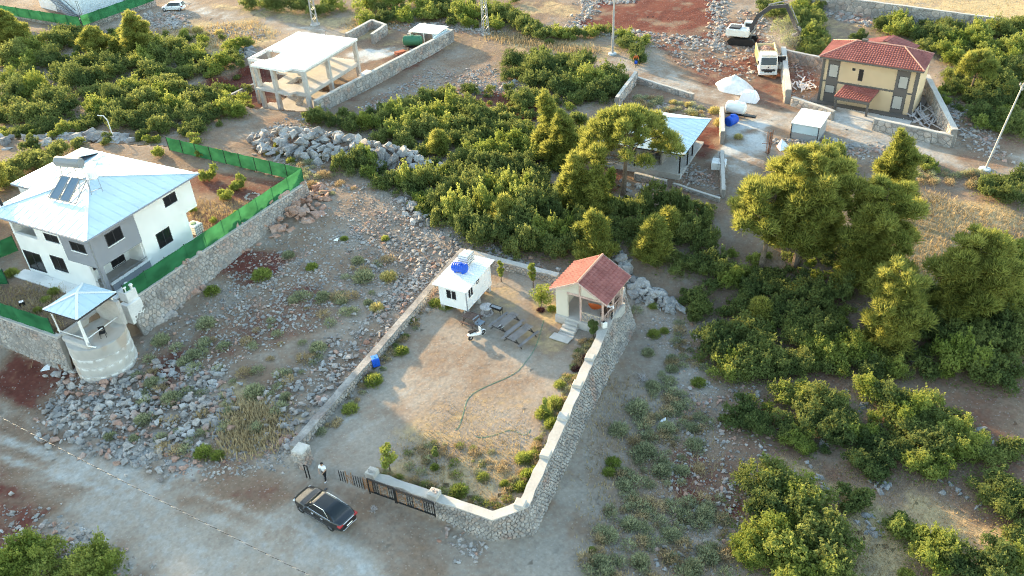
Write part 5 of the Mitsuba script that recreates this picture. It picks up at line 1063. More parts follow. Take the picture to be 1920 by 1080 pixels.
hp = [(-5.04,46.91,-0.01), (-4.64,47.39,-0.01), (-4.33,48.95,-0.01), (-3.92,50.45,-0.02), (-2.86,51.42,-0.02), (-1.57,52.12,-0.01), (-0.25,52.96,0), (0.68,54.22,-0.01), (1.53,55.87,0), (2.16,57.98,0.01), (2.61,59.85,0.01)]
def smooth_line(P, k=8):
    P = np.array(P); t = np.arange(len(P)); from scipy.interpolate import CubicSpline
    q = CubicSpline(t, P[:, :2])(np.linspace(0, len(P) - 1, len(P) * k)); return np.c_[q, H(q[:, 0], q[:, 1]) + .02]
put(thing('garden_hose', 'thin green garden hose snaking from the tables over the gravel yard', 'hose'), MB().tube(smooth_line(hp), .014, 6), 'hose_green')
put(thing('garden_hose', 'short loose green hose lying near the front of the gravel yard', 'hose'), MB().tube(smooth_line([(-3.43,46.02,0), (-2.32,45.97,0), (-1.32,46.33,0), (-0.6,46.37,0), (0.06,45.91,0), (0.68,46.41,0)]), .013, 6), 'hose_green')

# ---------------------------------------------------------------- poles and lines
def lattice(label, base, hgt, w0=.9, w1=.35, arm=False):
    p = thing('lattice_pole', label, 'electricity pole'); fr = Fr(base[0], base[1], base[2] - .2, 20); W = lambda z: w0 + (w1 - w0) * z / hgt
    for sx in (-1, 1):
        for sy in (-1, 1): part(p, 'leg', MB().bar((sx * w0 / 2, sy * w0 / 2, 0), (sx * w1 / 2, sy * w1 / 2, hgt), .1), 'pole_steel', fr)
    n = int(hgt / .75); m = MB()
    for i in range(n):
        z0, z1 = hgt * i / n, hgt * (i + 1) / n; a, b = W(z0) / 2, W(z1) / 2; s = 1 if i % 2 else -1
        for y in (-1, 1): m.bar((-s * a, y * a, z0), (s * b, y * b, z1), .06); m.bar((y * a, -s * a, z0), (y * b, s * b, z1), .06)
    tag(put(p + '__bracing', m, 'pole_steel', fr), kind='stuff'); put(p + '__foot', MB().lathe([(0, .35), (w0 * .9, .33), (w0 * 1.0, -.3)], n=12), 'concrete', fr)
    if arm:
        for k in range(3): part(p, 'cross_arm', MB().bar((-1.0, 0, hgt - .4 - .9 * k), (1.0, 0, hgt - .4 - .9 * k), .1), 'pole_steel', fr)
B('pole_steel', (.38, .385, .39), .5, metallic=.3)
lattice('grey lattice electricity pole above the concrete frame, near the top edge left of centre', (-30.01,144.23,1.67), 11)
lattice('grey lattice electricity pole beside the dirt road, right of the open site shelter', (-1.44,134.41,1.31), 11)
def pole(label, base, top, r0, r1, arms=0):
    p = thing('electricity_pole', label, 'electricity pole'); b, t = np.array(base), np.array(top); put(p + '__shaft', MB().tube([b - (0, 0, .5), b * .5 + t * .5, t], [r0, (r0 + r1) / 2, r1], 10), 'pole_steel', None, 40)
    put(p + '__foot', MB().lathe([(0, .2), (.6, .15), (.75, -.4)], (b[0], b[1], b[2]), 14), 'blue_concrete')
    for k in range(arms): c = b + (t - b) * (.98 - .085 * k); part(p, 'cross_arm', MB().bar(c + (-1.1, -.5, -.55), c + (.3, .1, .15), .12), 'pole_steel')
    for k in range(3): c = b + (t - b) * (.97 - .03 * k); part(p, 'insulator', MB().lathe([(0, .3), (.07, .28), (.09, .05), (0, 0)], c + (.25 * (k - 1), .1, 0), 8), 'pole_steel')
B('blue_concrete', (.40, .47, .52), .9)
b_ = (16.89,121.28,1.44); pole('tall grey electricity pole with slanting arms beside the ploughed field', b_, (b_[0] + .25, b_[1], b_[2] + 10.5), .19, .11, 3)
b_ = (52.06,81.57,0.05); pole('leaning grey electricity pole at the right edge beside the dirt road', b_, (b_[0] + 2.3, b_[1] + 1.2, b_[2] + 9.2), .12, .08)
def cable():
    a, b = np.array((-36.97,44.9,7.2)), np.array((-9.94,28,7.2)); k = 160; s = np.linspace(0, 1, k); c = a + (b - a) * s[:, None]; c[:, 2] -= .25 * 4 * s * (1 - s); d = (b - a) / np.linalg.norm(b - a); n = np.cross(d, [0, 0, 1]); ph = s * np.linalg.norm(b - a) * 2 * np.pi / .95
    p = thing('power_cable', 'twisted black and white overhead power cable crossing the lower left corner', 'cable')
    for o, mat in ((0, 'galvanised'), (np.pi, 'rubber')): part(p, 'strand', MB().tube(c + .014 * (np.cos(ph + o)[:, None] * n + np.sin(ph + o)[:, None] * np.array([0, 0, 1])), .015, 6), mat)
cable()
bw_ = thing('street_lamp', 'thin curved white lamp post behind the white house', 'lamp post'); l_ = (-48.06,99.49,2.59); put(bw_, MB().tube([(l_[0], l_[1], l_[2] - .3), (l_[0], l_[1], l_[2] + 2.6), (l_[0] - .3, l_[1], l_[2] + 3.2), (l_[0] - 1.0, l_[1], l_[2] + 3.3)], .07, 8), 'white_metal')

# ---------------------------------------------------------------- excavator and dump truck
def excavator():
    e = thing('excavator', 'white tracked excavator with raised dark boom loading the dump truck', 'excavator'); b = (36.32,122.73,1.29); fr = Fr(b[0], b[1], b[2] - .05, -28)
    for s in (-1, 1):
        k = numbered(e + '__track'); pr = Polygon([(-1.9, .5), (-1.6, .1), (1.6, .1), (1.9, .5), (1.6, .9), (-1.6, .9)]).buffer(.1); m = trimesh.creation.extrude_polygon(pr, .6, engine='earcut'); v = m.vertices
        put(k, MB().add(np.c_[v[:, 0], v[:, 2] + (s * 1.05 - .3), v[:, 1]], m.faces[:, ::-1]), 'black_metal', fr)
    put(e + '__undercarriage', MB().box(-1.2, 1.2, -.8, .8, .5, 1.05, .05).lathe([(.7, 1.0), (.7, 1.25)], n=16), 'black_metal', fr)
    put(e + '__house', MB().box(-2.3, 1.0, -1.35, 1.35, 1.25, 2.35, .12), 'truck_white', fr); put(e + '__engine_deck', MB().box(-1.9, -.3, -1.2, .2, 2.352, 2.6, .05), 'frame_dark', fr)
    c = numbered(e + '__cab'); put(c, MB().box(-.1, 1.5, .35, 1.3, 1.3, 3.0, .08), 'truck_white', fr); put(c + '__glass', MB().box(1.49, 1.53, .45, 1.2, 1.7, 2.85).box(.1, 1.35, 1.285, 1.325, 1.9, 2.85).box(.1, 1.35, .325, .365, 1.9, 2.85), 'glass', fr)
    P = [(.9, -.2, 1.9), (1.9, -.2, 4.2), (3.5, -.2, 5.6), (5.9, -.2, 6.0)]
    m = MB(); m.bar(P[0], P[1], .4, .55); m.bar(P[1], P[2], .4, .6); m.bar(P[2], P[3], .38, .45); put(e + '__boom', m, 'frame_dark', fr); put(e + '__arm', MB().bar((5.6, -.2, 6.2), (7.4, -.2, 2.9), .34, .45), 'frame_dark', fr)
    put(e + '__ram', MB().tube([(1.3, -.45, 1.6), (2.6, -.45, 4.5)], .09, 8).tube([(1.3, .05, 1.6), (2.6, .05, 4.5)], .09, 8).tube([(3.2, -.2, 5.9), (5.7, -.2, 6.7)], .09, 8).tube([(6.2, .1, 5.9), (7.5, .1, 3.5)], .08, 8), 'galvanised', fr)
    bk = Polygon([(0, 0), (.5, .25), (.9, -.2), (.75, -.85), (.2, -1.05), (-.3, -.9), (.15, -.75), (.5, -.4), (.3, -.05)]); mm = trimesh.creation.extrude_polygon(bk, 1.1, engine='earcut'); v = mm.vertices; put(e + '__bucket', MB().add(np.c_[7.2 + v[:, 0], v[:, 2] - .75, 2.9 + v[:, 1]], mm.faces[:, ::-1]), 'frame_dark', fr)
excavator()
def truck():
    t = thing('dump_truck', 'white dump truck with pale yellow body full of rubble and an open door', 'truck'); b = (36.57,110.93,0.8); fr = Fr(b[0], b[1], b[2] + .02, -101)
    put(t + '__chassis', MB().box(-5.2, 1.4, -.5, .5, .7, 1.05), 'black_metal', fr)
    for x in (.4, -3.2, -4.5):
        for s in (-1, 1): wheel(t, fr, x, s * 1.0, .5, .34)
    c = numbered(t + '__cab'); secs = [[(x, y, z) for y, z in ((-1.2, .6), (-1.22, 1.6), (-1.12, zt - .1), (-1.0, zt), (1.0, zt), (1.12, zt - .1), (1.22, 1.6), (1.2, .6))] for x, zt in ((-.75, 2.95), (.55, 2.95), (.95, 2.75))]; secs.append([(1.3, y, z) for y, z in ((-1.15, .6), (-1.18, 1.5), (-1.15, 1.7), (-1.1, 1.78), (1.1, 1.78), (1.15, 1.7), (1.18, 1.5), (1.15, .6))])
    put(c, loft(secs), 'truck_white', fr); put(c + '__windscreen', MB().slab([(1.30, -1.0, 1.82), (1.30, 1.0, 1.82), (1.01, .98, 2.68), (1.01, -.98, 2.68)], (.03, 0, .012)), 'car_glass', fr)
    put(c + '__grille', MB().box(1.29, 1.34, -.9, .9, .95, 1.25, .01), 'frame_dark', fr); put(c + '__bumper', MB().box(1.1, 1.45, -1.2, 1.2, .45, .8, .05), 'truck_white', fr); put(c + '__badge', MB().lathe([(0, 1.345), (.1, 1.34), (.1, 1.3)], (0, 0, 1.5), 12, 'x'), 'frame_dark', fr)
    for s in (-1, 1): part(c, 'headlight', MB().box(1.42, 1.47, *sorted((s * .75, s * 1.1)), .58, .72), 'headlamp', fr); part(c, 'mirror', MB().box(.95, 1.05, *sorted((s * 1.28, s * 1.5)), 1.75, 2.3, .02), 'frame_dark', fr)
    d = numbered(t + '__open_door'); put(d, MB().box(.05, 0.12, 1.2, 2.35, .9, 1.75, .01).box(.05, .12, 1.2, 2.35, 2.6, 2.68).box(.05, .12, 2.27, 2.35, 1.75, 2.6), 'truck_white', fr); put(d + '__pane', MB().box(.075, .095, 1.22, 2.27, 1.76, 2.59), 'car_glass', fr)
    put(t + '__sun_visor', MB().box(.7, 1.02, -1.0, 1.0, 2.96, 3.1, .03), 'truck_white', fr)
    bd = numbered(t + '__tipper_body'); m = MB(); m.box(-5.4, -.9, -1.25, 1.25, 1.1, 1.25)
    for s in (-1, 1): m.box(-5.4, -.9, *sorted((s * 1.17, s * 1.25)), 1.25, 2.65)
    m.box(-.98, -.9, -1.17, 1.17, 1.25, 3.0); m.box(-5.4, -5.32, -1.17, 1.17, 1.25, 2.5)
    for x in np.arange(-5.1, -.9, .7):
        for s in (-1, 1): m.box(x, x + .1, *sorted((s * 1.25, s * 1.32)), 1.15, 2.65)
    put(bd, m, 'truck_yellow', fr)
    l = thing('rubble_load', 'heap of reddish rubble loaded in the dump truck body', 'rubble'); g = np.random.default_rng(9); m = MB(); n = 14
    v = [(-5.25 + 4.2 * i / n, -1.14 + 2.28 * j / n, 1.9 + .85 * math.sin(math.pi * i / n) * math.sin(math.pi * j / n) + g.uniform(-.06, .06)) for i in range(n + 1) for j in range(n + 1)]; m.add(v, [(i * (n + 1) + j, (i + 1) * (n + 1) + j, (i + 1) * (n + 1) + j + 1, i * (n + 1) + j + 1) for i in range(n) for j in range(n)])
    for _ in range(170):
        i, j = g.uniform(.05, .95, 2); a, f = hull_stone(g.uniform(.1, .26) * np.array([1, .8, .7]), g, 9); m.add(a + (-5.25 + 4.2 * i, -1.14 + 2.28 * j, 1.92 + .85 * math.sin(math.pi * i) * math.sin(math.pi * j)), f)
    tag(put(l, m, 'red_stone', fr), kind='stuff')
truck()

# ---------------------------------------------------------------- site things in the background
def heap(name, label, c, R, hh, mat, yaw=0, stretch=1.3, cat='heap'):
    k = thing(name, label, cat); n, m = 28, 10; v = [(0, 0, hh)]; ph = rng.uniform(0, 6, 4)
    for i in range(1, m + 1):
        for j in range(n): a = j * 2 * math.pi / n; r = R * i / m * (1 + .10 * math.sin(2 * a + ph[0]) + .06 * math.sin(5 * a + ph[1])); v.append((r * stretch * math.cos(a), r * math.sin(a), hh * (1 - (i / m) ** 1.25) * (1 + .05 * math.sin(3 * a + i)) - .12 * (i == m)))
    f = [(0, 1 + j, 1 + (j + 1) % n) for j in range(n)] + [q for i in range(m - 1) for j in range(n) for q in ((1 + i * n + j, 1 + (i + 1) * n + j, 1 + (i + 1) * n + (j + 1) % n), (1 + i * n + j, 1 + (i + 1) * n + (j + 1) % n, 1 + i * n + (j + 1) % n))]
    put(k, MB().add(v, f), mat, Fr(c[0], c[1], h(c[0], c[1]) - .05, yaw), True)
heap('gravel_heap', 'big pale grey gravel heap beside the far dirt road', (31.16,107.15,0.83), 2.2, 1.75, 'sand_pile', -35)
def covered_pile():
    k = thing('covered_pile', 'pile under a wrinkled white cover at the edge of the far dirt road', 'covered pile'); c = (32.01,102.83,0.74); g = np.random.default_rng(3); m = MB(); n = 12; v = []
    for i in range(n + 1):
        for j in range(n + 1):
            x, y = -1.2 + 2.4 * i / n, -.95 + 1.9 * j / n; e = max(abs(x) / 1.2, abs(y) / .95); v.append((x, y, (1.25 + .12 * g.normal()) * (1 - max(0, (e - .62) / .38) ** 1.2) - .05))
    put(k, m.add(v, [(i * (n + 1) + j, (i + 1) * (n + 1) + j, (i + 1) * (n + 1) + j + 1, i * (n + 1) + j + 1) for i in range(n) for j in range(n)]), 'white_cloth', Fr(c[0], c[1], c[2], -30), 30)
covered_pile()
def tanker(label, c, yaw, r, L, mat, name='tank_trailer'):
    k = thing(name, label, 'tank trailer'); fr = Fr(c[0], c[1], c[2], yaw); prof = [(0, -L / 2), (r * .6, -L / 2 + .03), (r * .92, -L / 2 + .15), (r, -L / 2 + .35), (r, L / 2 - .35), (r * .92, L / 2 - .15), (r * .6, L / 2 - .03), (0, L / 2)]
    put(k + '__tank', MB().lathe(prof, (0, 0, .75 + r), 24, 'x'), mat, fr, 35); put(k + '__frame', MB().box(-L / 2, L / 2 + 1.3, -.3, .3, .55, .7).box(L / 2, L / 2 + .12, -.5, .5, .55, .72), 'black_metal', fr); put(k + '__hatch', MB().lathe([(0, .12), (.22, .1), (.22, -.05)], (0, 0, .75 + 2 * r), 12), mat, fr)
    for s in (-1, 1): wheel(k, fr, -.3, s * (r * .8), .36, .2)
tanker('white tank trailer parked beside the far dirt road by a yellow-green bush', (28.92,97.68,0.69), -32, .72, 2.5, 'white_plastic')
tanker('green tank trailer standing in front of the open site shelter', (-12.56,128.8,1.41), -10, .75, 3.0, 'green_tank')
c_ = (27.95,95.69,0.79); k_ = thing('blue_tank', 'bright blue plastic tank leaning against the wall end near the bungalow', 'tank'); fk = Fr(c_[0], c_[1], c_[2], 40); put(k_ + '__body', MB().lathe([(0, -.8), (.5, -.78), (.62, -.6), (.58, -.3), (.62, 0), (.58, .3), (.62, .6), (.5, .8), (0, .82)], (0, 0, .6), 18, 'x'), 'blue_plastic', fk, 40); put(k_ + '__lid', MB().lathe([(0, 1.36), (.2, 1.34), (.2, 1.15)], n=12), 'blue_plastic', fk)
def shelter():
    c = (-13.44,132.06,1.2); k = thing('site_shelter', 'open white-roofed shelter with a pale panel at the site entrance by the dirt road', 'shelter'); fr = Fr(*(-13.21,131.02,1.2), -28)
    put(k + '__roof', MB().slab([(-.2, .1, 2.35), (5.0, .1, 2.35), (5.0, 3.6, 2.5), (-.2, 3.6, 2.5)], (0, 0, .07)), 'white_metal', fr); put(k + '__side_panel', MB().box(4.9, 5.0, -1.0, 3.3, -.1, 2.3), 'roof_metal', fr); put(k + '__front_panel', MB().box(4.1, 4.88, .15, .2, .0, 2.3), 'roof_metal', fr)
    for u in (.1, 2.5): part(k, 'post', MB().bar((u, .2, 0), (u, .2, 2.35), .1), 'white_metal', fr)
    p = thing('wooden_frame', 'square pale timber frame lying on the ground under the site shelter', 'timber frame'); f2 = Fr(*(-10.15,129.81,1.4), -28); put(p, MB().box(-1.0, 1.0, -.8, -.6, .05, .25).box(-1.0, 1.0, .6, .8, .05, .25).box(-1.0, -.8, -.6, .6, .05, .25).box(.8, 1.0, -.6, .6, .05, .25).box(-.4, .4, -.3, .3, .05, .2), 'pale_wood', f2)
shelter()
def block_stack(label, c, yaw, n, mat='pale_concrete', s=(.6, .25, .25), name='block_stack'):
    k = thing(name, label, 'block stack'); fr = Fr(c[0], c[1], c[2], yaw)
    for a in range(n[0]):
        for b in range(n[1]):
            for d in range(n[2]):
                x, y, z = a * (s[0] + .02), b * (s[1] + .02), d * (s[2] + .005); part(k, 'block', MB().box(x, x + s[0], y, y + s[1], z, z + s[2], .008), mat, fr)
block_stack('stack of pale building blocks behind the long wall by the concrete frame', (-18.8,117.68,1.33), 62, (3, 4, 3)); block_stack('small stack of pale building blocks below the other block stack', (-19.4,116.19,1.31), 62, (3, 3, 2))
block_stack('stack of pale stone blocks near the bungalow', (23,84.87,0.55), -20, (2, 3, 2), 'pale_concrete', (.75, .45, .4)); block_stack('scattered heap of orange bricks on the building site beside the green tank trailer', (-15.02,126.72,1.48), 30, (5, 4, 2), 'brick_red', (.3, .2, .18), 'brick_stack')
def timber_pile(label, c, R, n, mat, seed, L=(1.5, 3.5), name='timber_pile'):
    g = np.random.default_rng(seed); k = thing(name, label, 'timber pile')
    for i in range(n):
        a = g.uniform(0, 3.14) * .5 + .4; l = g.uniform(*L) / 2; x, y = g.normal(0, R, 2); z = .08 + .9 * R * .35 * i / n; d = np.array([math.cos(a), math.sin(a), g.normal(0, .08)]) * l
        part(k, 'plank', MB().bar(np.array([x, y, z]) - d, np.array([x, y, z]) + d, .14, .06), mat, Fr(c[0], c[1], c[2] + .05, 0))
timber_pile('pile of grey timber and scaffold boards right of the beige house', (50.74,94.53,0.49), 1.2, 40, 'pale_grey_wood', 4); timber_pile('pale jumble of offcuts in the yard left of the beige house', (39.93,106.14,0.76), 1.1, 34, 'pale_concrete', 5, (.8, 2)); timber_pile('few pale planks leaning by the right wall of the beige house', (53.53,101.93,0.52), .6, 14, 'pale_wood', 6)
rb = thing('rebar_bundle', 'bundle of upright rusty reinforcing bars beside the pale concrete strip', 'reinforcing bars'); r_ = (30.04,87.67,0.64); g_ = np.random.default_rng(2)
for i in range(9): a = g_.normal(0, .22, 2); part(rb, 'bar', MB().bar((r_[0] + a[0], r_[1] + a[1], r_[2] - .1), (r_[0] + a[0] * 1.4, r_[1] + a[1] * 1.4, r_[2] + 2.7), .045), 'rust')
part(rb, 'tie', MB().bar((r_[0] - .7, r_[1], r_[2] + 1.3), (r_[0] + .6, r_[1], r_[2] + 1.3), .05), 'rust')
for lab, a, z in (('white torn sheet of board lying on the red soil left of the tower', (-40.46,57.94,-0.23), 30), ('white folded sheet lying on the slope right of the green fence', (-19.31,78.55,1.6), 70), ('small white sheet lying on the rubble slope above the middle', (-17.34,73.98,1.1), 10), ('crumpled white plastic sheet lying below the white shed', (32.08,88.79,0.63), 40), ('small white sheet lying right of the rock outcrop by the pavilion', (11.28,49.4,-2.99), 5)):
    k = thing('white_sheet', lab, 'sheet'); s = 1.9 if '1466' in lab or 'crumpled' in lab else (.9 if 'torn' in lab or 'folded' in lab else .55)
    put(k, MB().slab([(-.5 * s, -.2 * s, .06), (.3 * s, -.45 * s, .05), (.55 * s, .4 * s, .28 * s)], (0, 0, .03)).slab([(-.5 * s, -.2 * s, .1), (.55 * s, .4 * s, .3 * s), (-.1 * s, .3 * s, .08)], (0, 0, .03)), 'sheet_white', Fr(a[0], a[1], a[2], z))
k_ = thing('caged_tank', 'white caged tank with green lid in the garden behind the white house corner', 'water tank'); c_ = (-30.5,73,3.59); fk = Fr(c_[0], c_[1], c_[2], 61); put(k_ + '__body', MB().box(-.5, .5, -.6, .6, .1, 1.1, .06), 'white_plastic', fk); m_ = MB()
for z in (.15, .4, .65, .9): m_.bar((-.53, -.63, z), (.53, -.63, z), .03); m_.bar((.53, -.63, z), (.53, .63, z), .03); m_.bar((-.53, .63, z), (-.53, -.63, z), .03)
for x in np.linspace(-.53, .53, 5): m_.bar((x, -.63, 0), (x, -.63, 1.1), .03)
put(k_ + '__cage', m_, 'galvanised', fk); put(k_ + '__lid', MB().lathe([(0, 1.2), (.3, 1.18), (.3, 1.1)], n=12), 'green_tank', fk)
k_ = thing('garden_light', 'small dark solar lamp with white rim on the lawn by the small tower', 'lamp'); c_ = (-42.99,62.45,3.58); put(k_ + '__body', MB().box(-.22, .22, -.22, .22, 0, .3, .03), 'black_metal', Fr(*c_, 30)); put(k_ + '__panel', MB().box(-.18, .18, -.18, .18, .302, .33), 'headlamp', Fr(*c_, 30))
k_ = thing('black_pipe', 'short wide black pipe stub beside the wall left of the tower', 'pipe'); c_ = (-38.74,57.83,-0.17); put(k_, MB().lathe([(.42, -.2), (.42, .7), (.36, .7), (.36, -.2)], (0, 0, 0), 20), 'rust', Fr(*c_, 0), 40)
k_ = thing('septic_ring', 'low ring of pale stones round a dark hole in the garden', 'stone ring'); c_ = (-26.46,79.85,3.59); g_ = np.random.default_rng(8)
for i in range(14): v, f = hull_stone((.2, .16, .13), g_); part(k_, 'stone', (v + (.7 * math.cos(i * .449), .7 * math.sin(i * .449), .05), f), 'cap_stone', Fr(*c_, 0))

# ---------------------------------------------------------------- dust raised by the excavator
def dust():
    n = 20; g = (np.indices((n, n, n)).transpose(1, 2, 3, 0) + .5) / n * 2 - 1; r = np.linalg.norm(g, axis=-1); d = np.clip(1 - r, 0, 1) ** .8 * np.clip(meshkit.fbm(g * 2.2 + 5, 3) * 2.0 - .35, 0, 1); c = np.array((40.15,117.6,2.6))
    scene['dust_medium'] = {'type': 'heterogeneous', 'albedo': {'type': 'rgb', 'value': [.93, .88, .80]}, 'scale': .13, 'sigma_t': {'type': 'gridvolume', 'grid': mi.VolumeGrid(d.astype(np.float32)[..., None]), 'to_world': T().translate([c[0] - 3, c[1] - 3, c[2] - 2.2]).scale([6, 6, 6.4])}}
    scene['dust_cloud'] = {'type': 'cube', 'to_world': T().translate([float(c[0]), float(c[1]), float(c[2]) + 1.0]).scale([3, 3, 3.2]), 'bsdf': {'type': 'null'}, 'interior': {'type': 'ref', 'id': 'dust_medium'}}
    tag('dust_cloud', 'tan dust cloud drifting beside the excavator arm', 'dust cloud', None, 'stuff')
dust()
